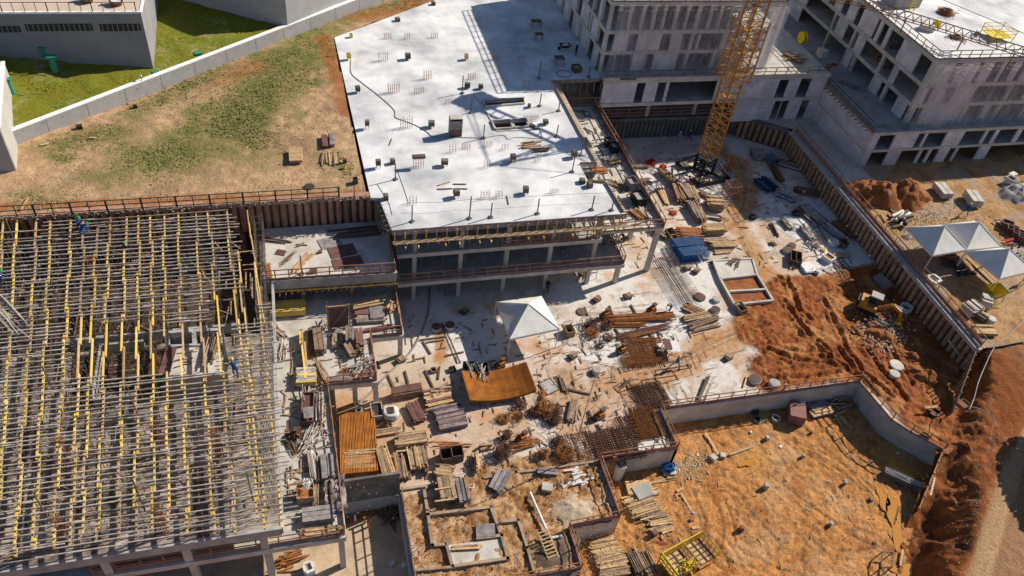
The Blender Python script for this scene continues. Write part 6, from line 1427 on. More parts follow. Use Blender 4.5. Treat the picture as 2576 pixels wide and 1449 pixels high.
for k, (x, y, x2, y2) in enumerate(((1790, 655, 1990, 632), (1760, 730, 1940, 705), (1845, 745, 1925, 740), (1840, 770, 1925, 765), (1750, 805, 1815, 785))):
    t = thing('plank', ('short timber lying on the core top, upper one', 'short timber lying on the core top, second one down', 'thin bar lying on the core top, third one down', 'thin bar lying on the core top, fourth one down', 'small dark bar lying low on the core top')[k], 'board', pt((20, x, y), c0_+.05), 'loose timbers on the core top'); stick('board', pt((20, x, y), c0_+.05), pt((20, x2, y2), c0_+.05), .12 if k < 2 else .06, .06, K['pale'] if k < 2 else K['darkwood'], t)
t = thing('shoring_tower', 'narrow shoring frames standing between the two yellow edge lines', 'scaffold', (-4.2, 45, 6.4)); b = MB()
for k in range(34):
    y = 30+k*.88; x = -4.75+.012*k if y < 47 else -4.9; z0 = 6.4 if y < 46.8 else 3.3
    for dx in (0, .75): b.tube((x+dx, y, z0), (x+dx, y, 9.1), .028, 4)
    b.tube((x, y, z0+.3), (x+.75, y+.88, 8.9), .02, 4); b.tube((x+.75, y, z0+.3), (x, y+.88, 8.9), .02, 4); b.tube((x, y, 8.9), (x+.75, y, 8.9), .022, 4); b.tube((x, y, 8.0), (x, y+.88, 8.0), .02, 4)
b.build('frames', K['prop'], t)['kind'] = 'stuff'
planks('long yellow beam stack in the shade under the middle slab', (21, 145, 250), (21, 500, 225), 1.5, D0, 'yellow', 4, .2, .16, .01, rag=.06, skip=0, cat='beam stack')
planks('tall north south stack of boards with raised rims on the deck', (21, 612, 450), (21, 640, 680), 1.0, D0, 'ply', 9, .34, .08, .01, m2='wood', rag=.1)
planks('grey pink board stack close beside the rimmed stack', (21, 665, 470), (21, 685, 660), .6, D0, 'plygrey', 6, .3, .06, .02); planks('thin leaning boards left of the rimmed stack', (21, 555, 430), (21, 555, 690), .7, D0, 'darkwood', 3, .14, .1, .03)
planks('yellow beams standing near the deck tubes, upper pair', (21, 460, 470), (21, 460, 610), .35, D0, 'yellow', 3, .17, .2, .02, rag=.1, skip=0, cat='beam stack'); planks('yellow beams lying north south in front of the leaning boards', (21, 480, 610), (21, 512, 930), .5, D0, 'yellow', 3, .17, .2, .02, rag=.3, skip=0, cat='beam stack', m2='pale')
planks('crosswise stack of grey bars and yellow ends on the deck', (21, 415, 935), (21, 610, 920), 1.7, D0, 'tube', 5, .2, .12, .02, m2='yellow', rag=.08, cat='beam stack'); 
for (x, y, x2, y2, w, m_, n, lb) in ((950, 470, 950, 590, 1.0, 'plygrey', 10, 'grey slatted board stack at the middle of the deck'), (1035, 480, 1050, 640, .9, 'ply', 9, 'dark red board stack at the right of the slatted one'), (825, 480, 820, 610, 1.3, 'pale', 3, 'pale plywood square on the deck'), (955, 600, 1010, 690, 1.7, 'wood', 6, 'jumbled low timber stack in front of the slatted one')):
    planks(lb, (21, x, y), (21, x2, y2), w, D0, m_, n, .3, .09, .03, m2='wood')
heap('loose boards tipped over behind the pale plywood square', (21, 820, 490), .6, D0, 'plygrey', 9, 1.5, .2, ang=1.3, aj=.3, h=.5)
c = pt((21, 840, 420), D0); t = thing('braced_formwork', 'upright timber panel with diagonal brace on the deck', 'formwork panel', c); 
for i in (-1, 1): stick('post', c+Vc((i*.95, 0, 0)), c+Vc((i*.95, .5, 2.6)), .13, .13, K['pale'], t)
stick('cross_bar', c+Vc((-.95, .5, 2.45)), c+Vc((.95, .5, 2.45)), .1, .12, K['pale'], t); stick('cross_bar', c+Vc((-.95, 0, .12)), c+Vc((.95, 0, .12)), .1, .12, K['pale'], t); MB().add([tuple(c+Vector(q)) for q in ((-.85, .08, .2), (.85, .08, .2), (.85, .55, 2.4), (-.85, .55, 2.4))], [(0, 1, 2, 3)]).build('panel', K['ply'], t); stick('brace', c+Vc((-.8, 0, .2)), c+Vc((.8, .42, 2.4)), .1, .1, K['wood'], t)
sheets('dark red boards at the rear of the deck under the small slab', (21, 990, 255), (21, 1140, 250), 1.3, D0, 'ply', 6); sheets('grey and red board stack behind the deck guardrail', (21, 1140, 260), (21, 1270, 245), 2.2, D0, 'plygrey', 7); heap('long pale planks on top of the rear deck boards', (21, 1130, 165), .5, D0+.5, 'pale', 8, 3.4, .16, ang=.2, aj=.1, h=.15)
planks('row of pipes and boards in front of the rear deck stacks', (21, 1010, 330), (21, 1290, 310), 1.1, D0, 'plygrey', 3, .18, .08, .02, m2='pale'); heap('bundle of short pale sticks at the deck corner', (21, 1345, 215), .45, D0, 'pale', 26, 1.0, .1, ang=1.2, aj=.4, h=.9)
heap('long timber and reddish boards on the upper step near its guardrail', (21, 1240, 420), .7, D0, 'ply', 9, 3.2, .2, ang=.1, aj=.08, h=.2); heap('black cable loops on the deck', (21, 990, 375), .3, D0, 'black', 5, .7, .05, aj=1.5, h=.1, shape='rod', cat='cable heap', name='cable_heap', pn='cable')
heap('grey tubes standing in a loose bunch at the left rim of the deck', (21, 255, 650), .5, D0, 'tube', 20, 2.1, .09, ang=1.45, aj=.12, h=.7, shape='rod', cat='tube heap', name='tube_heap', pn='tube', squash=.4); heap('slanting tubes and boards by the yellow edge line', (21, 210, 460), .5, D0, 'wood', 12, 2.2, .1, ang=2.2, aj=.3, h=.6, m2='tube')
heap('small teepee of tubes behind the rimmed stack', (21, 690, 390), .4, D0, 'tube', 14, 1.6, .07, ang=1.4, aj=.6, h=.8, shape='rod', cat='tube heap', name='tube_heap', pn='tube'); heap('white grey tube heap by the middle guardrail', (21, 1080, 805), .8, D0, 'tube', 30, 2.2, .08, ang=.7, aj=.5, h=.8, shape='rod', cat='tube heap', name='tube_heap', pn='tube')
heap('leaning timber frames beside the crosswise stack', (21, 640, 870), .6, D0, 'wood', 10, 2.6, .16, ang=1.85, aj=.12, h=.6); heap('single long pole and cross stick left of the yellow beams', (21, 370, 770), .12, D0, 'wood', 3, 4.4, .1, ang=1.5, aj=.1, h=.1)
planks('dark red boards heaped along the middle guardrail', (21, 860, 915), (21, 1180, 880), .7, D0, 'ply', 2, .2, .08, .05, m2='pale'); planks('dark board stack inside the corner of the middle step', (21, 730, 945), (21, 940, 930), .6, D0, 'plygrey', 3, .2, .07, .04)
openbox('long dark red box container lying north south on the deck', (21, 525, 1250), 1.3, 3.4, .9, D0, -.1, 'ply', fill='ply'); t = thing('plywood_sheet', 'grey plywood offcut on the long dark red box', 'plywood sheet', pt((21, 575, 1325), D0+.98)); c = pt((21, 575, 1325), D0); slab_piece('sheet', (c.x-.3, c.y, D0+.96), .75, 1.1, .04, 0, K['plygrey'], t)
heap('two A frames of grey tube near the crosswise stack', (21, 500, 1080), .45, D0, 'tube', 9, 2.0, .08, ang=1.5, aj=.4, h=.9, shape='rod', cat='tube heap', name='tube_heap', pn='tube'); planks('leaning grey tubes beside the long dark red box', (21, 640, 1100), (21, 640, 1360), .8, D0, 'tube', 3, .12, .1, .03, m2='darkwood', shape='rod')
heap('brown clamps in a round heap near the scaffold', (31, 400, 45), .75, D0, 'rustdark', 70, .5, .09, aj=1.6, h=.9, cat='clamp heap', name='clamp_heap', pn='clamp'); heap('crossed grey and green tubes beside the clamp heap', (31, 550, 70), .8, D0, 'tube', 26, 2.4, .08, ang=.9, aj=.7, h=.6, shape='rod', cat='tube heap', name='tube_heap', pn='tube'); heap('fan of thin dark bars below the clamp heap', (31, 370, 150), .5, D0, 'darkwood', 22, 1.8, .05, ang=2.2, aj=.5, h=.3)
planks('bundle of grey tubes with red ends by the board row', (31, 555, 230), (31, 600, 510), .8, D0, 'tube', 4, .09, .09, .03, shape='rod', m2='white', skip=0, cat='tube bundle', name='tube_bundle', pn='tube'); planks('grey panel stack leaning against the deck guardrail', (31, 715, 280), (31, 735, 510), 1.3, D0, 'plygrey', 8, .55, .08, .03, rag=.1); planks('dark beams just left of the grey panel stack', (31, 650, 300), (31, 660, 510), .5, D0, 'darkwood', 4, .13, .12, .02)
planks('thin timber bundle lying north south near the wire crate', (31, 620, 520), (31, 600, 770), .45, D0, 'wood', 3, .09, .08, .05, skip=0); planks('dark brown beams beside the crumpled sheet', (31, 725, 530), (31, 745, 770), .7, D0, 'darkwood', 3, .2, .15, .02)
c = pt((31, 805, 640), D0); b = MB(); vs = []; 
for i in range(9):
    for j in range(13): vs.append((c.x-.8+i*.19+rs.uniform(-.05, .05), c.y-1.5+j*.25, D0+.35+rs.uniform(-.2, .35)))
b.add(vs, [(i*13+j, (i+1)*13+j, (i+1)*13+j+1, i*13+j+1) for i in range(8) for j in range(12)]); t = thing('tarpaulin', 'crumpled dark grey tarpaulin against the lower deck guardrail', 'tarpaulin', c); b.build('sheet', K['plygrey'], t, True)
openbox('open timber crate filled with wire offcuts on the deck', (31, 505, 660), 1.7, 1.4, 1.1, D0, -.05, 'wood', fill='rust'); tangle('white wire bundle spilling from the timber crate', (31, 510, 545), .5, D0+1.0, 'white', 14, .6)
planks('large grey board stack across the lower end of the deck', (31, 470, 880), (31, 790, 840), 1.25, D0, 'plygrey', 7, .42, .07, .0, rag=.03, skip=0); planks('long pale planks beside the lower right deck corner', (31, 480, 1045), (31, 850, 1010), .9, D0, 'wood', 2, .14, .07, .05, m2='pale', skip=0); heap('two thin sticks lying west of the tube bundle', (31, 450, 410), .5, D0, 'wood', 3, 3.0, .08, ang=.0, aj=.08, h=.05)
post('tall thin pole on the deck by the timber panel', (21, 745, 480), D0, 4.2, 'darkwood', .05, group='poles'); post('small pale column stub on the deck', (31, 940, 520), 0, .5, 'wood', .08, group='poles')
heap('brown timber heap on the basement floor by the column', (31, 340, 1290), .9, -1.8, 'rust', 20, 2.4, .1, ang=.1, aj=.3, h=.5); openbox('white bulk bag on the basement floor', (31, 535, 1400), .9, .9, .8, -1.8, .3, 'white', fill='sand', name='bulk_bag', cat='bulk bag', wall=.2)
heap('dark debris heap in the shade of the sunken court', (31, 1350, 850), 1.1, -1.8, 'darkwood', 40, 1.4, .12, aj=1.5, h=.7); heap('long boards beneath the rear wall of the sunken court', (31, 1050, 860), .5, -1.8, 'rust', 8, 3.4, .12, ang=.15, aj=.1, h=.2)
for a, lb in (((31, 1370, 1330), 'white sack in the mud at the bottom of the court'), ((31, 1490, 1345), 'white sack pair beside the first sack in the mud')): block(lb, a, .5, .4, .25, -1.75, .4, 'bag', 'sack', 'sack')
for k, (a, lb) in enumerate((((31, 1000, 900), 'white capped pipe stub in the sunken court'), ((31, 1095, 920), 'brown post stub left of the timber bracket'), ((31, 1130, 960), 'brown post stub with a timber bracket'))): post(lb, a, -1.8, .9, 'white' if k == 0 else 'rust', .09, base=False, group='stubs in the sunken court')
for a, r_, h, m_, lid, lb in (((21, 1815, 415), .82, .45, 'conc_pale', 'ply', 'red lidded manhole, left of the pair below the balcony'), ((21, 1950, 400), .82, .5, 'conc_pale', 'ply', 'red lidded manhole, right of the pair below the balcony'), ((22, 697, 245), .85, .12, 'conc_dark', 'boxbrown', 'flat brown manhole between tent and bare bars'),
    ((22, 1888, 98), 1.0, .2, 'conc_dark', 'boxbrown', 'large flat brown manhole beside the lattice cage'), ((22, 2052, 130), .72, .4, 'conc_pale', 'conc', 'grey manhole right of the large flat one'), ((22, 2045, 232), .82, .35, 'conc_pale', 'boxbrown', 'manhole just below the grey one'),
    ((22, 2438, 935), 1.0, .45, 'conc_pale', 'boxbrown', 'wide manhole at the corner of the white concrete and red soil'), ((23, 55, 985), .85, .55, 'conc_pale', 'conc', 'pale manhole beside the far pit wall'), ((23, 1285, 790), 1.15, .3, 'conc_pale', 'conc_pale', 'larger white manhole standing alone in the red soil'),
    ((23, 1262, 885), .85, .45, 'conc_pale', 'conc_pale', 'smaller white manhole touching the larger one in the red soil'), ((13, 195, 1085), 1.05, .35, 'conc', 'boxbrown', 'brown manhole near the two cell box'), ((13, 240, 1030), .75, .3, 'conc', 'boxbrown', 'small brown manhole behind the bigger one'), ((13, 595, 1278), .72, .15, 'conc_pale', 'conc', 'flat grey manhole at the rim of the red soil')):
    cyl(lb, a, r_, h, 0, m_, lid)
cyl('white concrete ring standing open in the dark red soil', (23, 1375, 225), 1.05, .75, 0, 'white', ring=True, name='concrete_ring', cat='concrete ring', group='concrete rings'); cyl('dirty concrete drum with rubble in the middle of the yard', (22, 845, 850), .7, .55, 0, 'conc_pale', lid='sand', name='drum', cat='drum', group='drums'); cyl('black ring bucket near the two cell box', (21, 1035, 1250), .5, .5, 0, 'conc', ring=True, name='bucket', cat='bucket', group='buckets')
tent('white pyramid canopy tent alone in the middle of the yard', [U(1248, 760, 2.7), U(1283, 852, 2.7), U(1407, 826, 2.7), U(1362, 744, 2.7)], 0, 2.7, 4.3)
t_ = rmat('huge sagging rusty rebar mat stack in the yard centre', ('v', 1172, 990), ('v', 1332, 965), 3.3, 0, .12, 5, 'matrust', .35, sag=.6, rag=.06, r=.042, cross=.09)
t_ = rmat('flat rusty rebar mat stack with planks lying on it', ('v', 899, 1050), ('v', 906, 1198), 2.9, 0, .16, 5, 'matrust', .25, rag=.05, r=.045, cross=.12)
for (a, b_, w, gp, m_, lay, lb) in ((('v', 1585, 890), ('v', 1660, 882), 3.0, .2, 'rust', 3, 'rusty rebar mesh beside the white table'), (('v', 1605, 1005), ('v', 1675, 990), 2.6, .2, 'rustdark', 3, 'rusty rebar mesh lying by the far pit wall'), (('v', 1570, 912), ('v', 1650, 905), 1.2, .16, 'rust', 2, 'thin bars poking from under the mesh beside the table'),
     (('v', 1500, 1130), ('v', 1610, 1110), 3.2, .22, 'rustdark', 3, 'dense rebar mesh in the corner of the rebar platform'), (('v', 1400, 1135), ('v', 1500, 1115), 2.6, .25, 'rustdark', 1, 'thin rebar mesh on the left half of the platform'), (('v', 1612, 1040), ('v', 1640, 1105), 2.0, .13, 'rust', 4, 'tall rusty mesh bundle against the pink platform rail'), (('v', 1560, 1080), ('v', 1625, 1060), 2.0, .25, 'rustdark', 1, 'grey mesh remnant above the rebar platform')):
    rmat(lb, a, b_, w, 0, gp, lay, m_, .15, rag=.5, r=.022)
t = thing('rebar_cage', 'long lattice rebar cage lying from the blue frames toward the manholes', 'rebar cage', pt((12, 1400, 1120), 0)); p, q = pt((12, 1500, 1150), 0), pt((22, 1800, 180), 0); L, d, n = frame_of(p, q)
b = MB(); b2 = MB()
for o in np.linspace(-1.1, 1.1, 9):
    for z in (.15, .75): b.tube(p+n*o+Vc((0, 0, z)), q+n*o+Vc((rs.uniform(-.2, .2), 0, z)), .02, 4)
for k in range(int(L/.25)):
    c = p+d*(k*.25)
    if rs.random() < .9: b2.path([c-n*1.15+Vc((0, 0, .12)), c+n*1.15+Vc((0, 0, .12)), c+n*1.15+Vc((0, 0, .78)), c-n*1.15+Vc((0, 0, .78)), c-n*1.15+Vc((0, 0, .12))], .016, 4)
b.build('long_bars', K['rustdark'], t)['kind'] = 'stuff'; b2.build('ties', K['rustdark'], t)['kind'] = 'stuff'
for (a, b_, w, lb) in (((22, 960, 325), (22, 1600, 290), 1.0, 'long thick bundle of rusty rebar, upper one'), ((22, 1000, 370), (22, 1330, 375), .8, 'shorter bundle of rusty bars just below the long one'), ((22, 1060, 500), (22, 1580, 380), .7, 'slanting bundle of grey brown bars below the rebar'), ((22, 1210, 530), (22, 1500, 520), .4, 'thin pair of rusty bars on the lower bearers'), ((22, 1180, 500), (22, 1440, 440), .4, 'thin slanting rusty bars between the bundles')):
    planks(lb, a, b_, w, .12, 'rust' if 'rusty' in lb else 'rustdark', 4 if 'thick' in lb else 2, .09, .08, .03, skip=.1, rag=.5, cat='rebar bundle', name='rebar_bundle', pn='bar', shape='rod', bearers=False, group='rebar bundles in the yard')
k = 0
for (x, y, x2, y2) in ((980, 180, 1020, 285), (1195, 170, 1250, 262), (730, 195, 765, 280), (1040, 410, 1190, 635), (1230, 480, 1330, 700), (1380, 440, 1460, 610), (1450, 410, 1500, 470), (770, 1235, 815, 1330), (860, 1370, 910, 1449), (560, 1150, 640, 1170), (550, 1020, 780, 1070), (610, 935, 625, 970)):
    lb = ('dark bearer at the left of the long bare bars', 'dark bearer at the middle of the long bare bars', 'short dark sleeper beside the flat brown manhole', 'long sleeper under the slanting bundle, left one', 'long sleeper under the slanting bundle, middle one', 'long sleeper under the slanting bundle, right one', 'short sleeper near the end of the bundles', 'dark sleeper near the small brown hut box', 'dark sleeper above the platform mesh', 'cross timber at the lower part of the tall pole', 'cross timber on the middle of the tall pole', 'short bar near the top of the tall pole')[k]; k += 1
    t = thing('sleeper', lb, 'sleeper', pt((22, x, y), .1), 'timber sleepers in the yard'); stick('beam', pt((22, x, y), .08), pt((22, x2, y2), .08), .17, .14, K['darkwood'], t)
for (x, y, x2, y2, lb) in ((1030, 200, 1500, 150, 'upper long thin bar across the bearers'), (780, 250, 1540, 215, 'middle long thin bar across the bearers'), (770, 265, 1100, 250, 'short thin bar left of the machine'), (220, 760, 480, 660, 'thin bar lying below the tent'), (690, 725, 980, 765, 'thin bar right of the concrete drum'), (1200, 65, 1410, 40, 'thin brown stick near the balcony columns'), (2350, 620, 2100, 680, 'thin stick beside the timber hoop')):
    t = thing('steel_bar', lb, 'bar', pt((22, x, y), .15), 'loose thin bars in the yard'); stick('bar', pt((22, x, y), .12), pt((22, x2, y2), .12), .045, .045, K['rust'], t, 'rod')
for a, lb in (((22, 925, 300), 'orange bar bending machine at the left end of the rebar'), ((22, 1395, 245), 'orange bar cutting machine beside the bending worker'), ((32, 90, 90), 'orange machine among the rusty offcuts'), ((22, 1090, 650), 'orange machine with blue tray left of the mesh'), ((22, 870, 1310), 'brown hut shaped machine box on an orange base'), ((21, 2450, 800), 'orange frame and motor in the tent shade edge')):
    c = pt(a, 0); t = thing('bending_machine', lb, 'machine', c, 'orange bending machines'); slab_piece('base', (c.x, c.y, .1), .85, .65, .35, .3, K['darkwood'], t); slab_piece('housing', (c.x+.1, c.y, .42), .55, .5, .35, .3, K['orange'], t); b = MB(); b.tube(c+Vc((-.25, -.1, .45)), c+Vc((-.25, -.1, .62)), .26, 12); b.build('turntable', K['rustdark'], t); slab_piece('motor', (c.x+.25, c.y+.1, .9), .4, .35, .22, .3, K['boxbrown'], t)
    for i in (-1, 1): stick('foot', c+Vc((i*.5, -.4, 0)), c+Vc((i*.4, -.3, .15)), .08, .08, K['black'], t)
for a, r_, h, lb, m_, n in (((22, 790, 390), 1.0, .7, 'dark rusty tangle of stirrups left of the rebar, upper', 'rustdark', 40), ((22, 810, 480), 1.0, .6, 'rusty tangle of stirrups left of the rebar, lower', 'rust', 34), ((22, 950, 400), .8, .8, 'dark stirrup tangle beside the orange machine', 'rustdark', 36), ((22, 960, 510), .9, .4, 'sparse rusty offcuts by the lower bundle', 'rustdark', 22), ((22, 880, 590), .8, .2, 'thin pale wire scatter below the tangles', 'darkwood', 16),
     ((31, 2480, 230), 1.1, 1.1, 'big round rusty wire coil near the logs', 'rustdark', 60), ((22, 330, 1230), 1.3, .7, 'large rusty wire tangle right of the sagging mat', 'rust', 50), ((22, 230, 1260), .9, .5, 'rusty wire loops nearest the orange machine', 'rustdark', 34), ((22, 440, 1240), .9, .5, 'brown wire loops beside the pole', 'rustdark', 30), ((22, 420, 1340), 1.0, .7, 'dark coil cluster below the brown wire loops', 'rustdark', 46), ((22, 60, 1300), .8, .4, 'small rusty tangle under the sagging mat', 'rust', 24), ((22, 90, 1190), .8, .6, 'rusty bars sticking out below the sagging mat', 'rustdark', 26),
     ((32, 315, 245), .7, .7, 'hexagonal rusty coil beside the rusty frame base', 'rust', 46), ((32, 520, 240), 1.3, .8, 'heap of rusty angle iron at the foot of the tall pole', 'rust', 44), ((32, 470, 110), .9, .5, 'rusty star shaped bars behind the frame base', 'rustdark', 26), ((21, 1290, 1395), .7, .35, 'brown wire heap beside the bulk bag', 'rustdark', 28), ((21, 2500, 1330), .9, .4, 'rusty wire loops under the mat corner', 'rust', 26), ((31, 2520, 60), .7, .8, 'brown tied stirrup block above the coil', 'rustdark', 40), ((21, 900, 850), .6, .3, 'small wire heap on the middle deck step', 'rust', 18)):
    tangle(lb, a, r_, D0 if 'deck' in lb else 0, m_, n, h)
heap('flat heap of rusty bars left of the hexagonal coil', (32, 120, 140), 1.0, 0, 'rust', 34, 3.0, .05, ang=.1, aj=.15, h=.5, cat='rebar heap', name='rebar_heap', pn='bar'); heap('rusty straight bars standing between the wire tangles', (22, 320, 1180), .35, 0, 'rust', 18, 3.0, .06, ang=1.4, aj=.1, h=.6, cat='rebar heap', name='rebar_heap', pn='bar'); heap('thin rusty rods north of the two hollow boxes', (31, 2000, 150), .8, 0, 'rust', 16, 3.2, .04, ang=-.12, aj=.12, h=.1, cat='rebar heap', name='rebar_heap', pn='bar')
openbox('two cell pale concrete box with rusty scraps', (21, 1215, 1270), 1.3, 1.7, .8, 0, 0, 'conc_pale', div=0, fill='boxin'); openbox('hollow dark cube box, left of the pair by the plank row', (31, 1912, 275), 1.35, 1.2, 1.0, 0, 0, 'boxbrown', wall=.05); openbox('hollow dark cube box, right of the pair by the plank row', (31, 2018, 255), 1.35, 1.2, 1.1, 0, 0, 'boxbrown', wall=.05)
openbox('open square timber box beside the tent corner', (22, 568, 460), 1.2, 1.2, .9, 0, .1, 'wood'); openbox('open timber box beside the soil bays', (22, 2292, 225), 1.3, 1.5, .7, 0, .2, 'wood'); openbox('two cell brown box beside the brown manholes', (13, 265, 1180), 1.7, 2.2, .9, 0, -.5, 'boxbrown', div=1); openbox('brown square box in the shade near the pile wall', (13, 745, 1030), 1.0, 1.0, .9, 0, .3, 'boxbrown')
openbox('hollow timber box beside the blue frames, left one', (12, 1590, 925), 1.4, 1.4, .8, 0, .2, 'wood'); openbox('hollow timber box beside the blue frames, front one', (12, 1625, 975), 1.1, 1.1, .7, 0, .2, 'wood'); openbox('low square red timber frame right of the sagging mat', (22, 370, 1000), 1.9, 1.7, .15, 0, .35, 'rustdark', fill='conc'); openbox('small open box with a frame near the sleepers', (21, 1785, 840), .7, .6, .35, 0, .1, 'wood'); openbox('small dark two cell box left of the drum row', (21, 1975, 830), .8, .6, .35, 0, .2, 'boxbrown', div=1)
for a, lb in (((21, 2150, 862), 'dark blue bin full of tubes, left one'), ((21, 2265, 872), 'dark blue bin full of tubes, right one')):
    openbox(lb, a, 1.7, 1.6, 1.1, 0, -.1, 'bin', cat='bin', name='steel_bin'); heap('tubes standing in the '+('left' if 'left' in lb else 'right')+' blue bin', a, .45, .6, 'tube', 14, 1.9, .08, ang=1.4, aj=.5, h=.7, shape='rod', cat='tube heap', name='tube_heap', pn='tube')
c = pt((21, 1355, 1290), 0); t = thing('bulk_bag', 'white sagging bulk bag with barred top beside the two cell box', 'bulk bag', c); b = MB(); vs = []; n = 20
for zz, rr in ((0, .6), (.3, .7), (.6, .68), (.8, .58), (.76, .45)):
    for k in range(n): th = 2*math.pi*k/n; e = (abs(math.cos(th))**4+abs(math.sin(th))**4)**-.25; vs.append((c.x+rr*e*math.cos(th)*rs.uniform(.94, 1.05), c.y+rr*e*.9*math.sin(th)*rs.uniform(.94, 1.05), zz+rs.uniform(-.05, .05)*(zz > 0)))
b.add(vs, [(j*n+k, j*n+(k+1) % n, (j+1)*n+(k+1) % n, (j+1)*n+k) for j in range(4) for k in range(n)]+[tuple(range(4*n, 5*n))]); b.build('bag', K['bag'], t, True)
for k in range(6): stick('dark_block', (c.x-.3, c.y-.3+k*.12, .84), (c.x+.3, c.y-.3+k*.12, .84), .07, .06, K['boxbrown'], t)
c = pt((21, 1515, 1080), 0); t = thing('timber_bench', 'long timber box with dark red top between the sleepers', 'timber box', c); slab_piece('body', (c.x, c.y, 0), 2.6, .8, .75, .07, K['wood'], t); slab_piece('top', (c.x, c.y+.1, .75), 2.7, .75, .12, .07, K['ply'], t)
for (x, y, x2, y2, w, ly, m_, m2, lb) in ((1560, 1180, 1650, 1360, 1.4, 4, 'ply', None, 'dark red board stack lying north south below the bench'), (1700, 1150, 1970, 1090, 1.9, 4, 'ply', 'pale', 'dark red boards stacked east west left of the mat'), (1800, 1310, 2080, 1250, 1.5, 5, 'plygrey', 'ply', 'grey board stack below the dark red east west boards'), (1830, 1400, 2110, 1350, 1.3, 5, 'plygrey', 'ply', 'second grey board stack nearest the corner of the mat')):
    planks(lb, (21, x, y), (21, x2, y2), w, 0, m_, ly, .22, .09, .02, m2=m2, rag=.12)
heap('loose boards thrown on the east west stack', (21, 1850, 1030), .8, .3, 'wood', 10, 2.2, .15, ang=.3, aj=.5, h=.4); heap('pale timbers between the stacks left of the mat', (21, 1810, 1200), .6, .1, 'pale', 8, 2.6, .13, ang=.2, aj=.15, h=.3)
Y_ = [((31, 900, 215), (31, 1210, 195), .5, .55, 'pale', 'pale', 1, 'pale planks lying highest on the flat rusty mat'), ((31, 890, 290), (31, 1180, 265), 1.0, .5, 'pale', 'wood', 1, 'planks lying across the middle of the flat rusty mat'), ((31, 900, 345), (31, 1190, 335), .5, .5, 'pale', 'wood', 1, 'lowest planks lying across the flat rusty mat')]
for a, b_, w, z, m_, m2, ly, lb in Y_: planks(lb, a, b_, w, z, m_, ly, .14, .08, .07, m2=m2, skip=0, bearers=False)
for (a, b_, w, ly, m_, m2, lb) in (((31, 1415, 130), (31, 1705, 90), 1.3, 6, 'pale', 'wood', 'bundle of brown planks north of the plank row'), ((31, 1430, 200), (31, 1700, 180), .5, 2, 'pale', None, 'thin pale planks just below the brown bundle'), ((31, 1185, 40), (31, 1450, -10), .7, 2, 'wood', 'pale', 'short planks right of the flat mat top'), ((31, 1260, 200), (31, 1350, 500), 1.3, 6, 'pale', 'wood', 'long pale north south plank pile beside the flat mat'),
    ((31, 1400, 250), (31, 1440, 480), .5, 4, 'wood', 'rust', 'reddish timbers right of the pale north south pile'), ((31, 1475, 270), (31, 1510, 480), 1.1, 4, 'wood', 'darkwood', 'dark brown square timbers in the plank row'), ((31, 1600, 205), (31, 1640, 400), 1.9, 6, 'wood', 'pale', 'broad stack of weathered boards in the plank row'), ((31, 1700, 200), (31, 1715, 430), .35, 5, 'ply', None, 'narrow dark red board edge right of the broad stack'),
    ((31, 1820, 410), (31, 1970, 425), 1.2, 4, 'wood', 'pale', 'short planks piled crosswise below the hollow boxes'), ((22, 1740, 330), (22, 1980, 290), .9, 3, 'wood', 'pale', 'stacked grey timbers under the lattice cage end'), ((22, 1780, 410), (22, 2060, 310), .8, 3, 'wood', 'darkwood', 'long slanting timbers below the grey ones'), ((22, 1810, 440), (22, 2080, 380), .5, 1, 'wood', 'darkwood', 'two slanting planks nearest the dirt track'),
    ((22, 1740, 200), (22, 1900, 270), 1.4, 2, 'wood', 'rust', 'timber grid frame beside the large brown manhole'), ((12, 1990, 1030), (12, 2230, 1030), 1.2, 4, 'pale', 'wood', 'pale plank stack right of the blue frames'), ((12, 1960, 990), (12, 2150, 970), .6, 2, 'wood', 'pale', 'thin pale planks behind the plank stack by the blue frames'), ((12, 2040, 1100), (12, 2200, 1080), .7, 1, 'wood', 'pale', 'scattered planks in front of the plank stack by the blue frames'),
    ((22, 480, 900), (22, 540, 1060), .5, 1, 'darkwood', None, 'three dark timbers left of the tall pole'), ((22, 620, 1150), (22, 575, 1350), .8, 2, 'wood', 'darkwood', 'long timbers beside the foot of the tall pole'), ((22, 650, 1140), (22, 630, 1360), .4, 2, 'wood', None, 'single brown beam pair right beside the tall pole'), ((22, 1990, 915), (22, 1900, 1140), .9, 2, 'tube', 'darkwood', 'bundle of dark pipes on the white concrete by the pit wall'), ((22, 2360, 890), (22, 2330, 1000), .2, 1, 'yellow', None, 'yellow timber strip beside the wide manhole')):
    planks(lb, a, b_, w, 0, m_, ly, .14, .1, .03, m2=m2)
for (x, y, w, lb) in ((1860, 600, 1.0, 'left one of three grey board stacks on the footing'), (1930, 600, 1.0, 'middle one of three grey board stacks on the footing'), (2060, 620, 1.3, 'right one of three grey board stacks on the footing')):
    planks(lb, (31, x, y-110), (31, x+45, y+110), w, .25, 'plygrey', 8, .4, .07, .02, m2='wood', rag=.08)
for (x, y, x2, y2, lb) in ((1800, 582, 1960, 555, 'upper pale lath across the grey board stacks'), (1800, 700, 1995, 675, 'lower pale lath across the grey board stacks')):
    t = thing('plank', lb, 'board', pt((31, x, y), .95), 'laths across the board stacks'); stick('board', pt((31, x, y), .98), pt((31, x2, y2), .98), .12, .05, K['pale'], t)
planks('ply and timbers on a tilted pallet left of the sand bay', (31, 2500, 410), (31, 2400, 600), 1.5, .1, 'plygrey', 3, .4, .07, .02, m2='ply'); heap('tied bundle of short pale planks near the coil', (31, 2215, 330), .5, 0, 'pale', 22, 1.8, .11, ang=1.4, aj=.15, h=.8, squash=.4); heap('leaning boards and small stack above the tied bundle', (31, 2310, 165), .5, 0, 'wood', 10, 1.2, .2, ang=.2, aj=.4, h=.5)
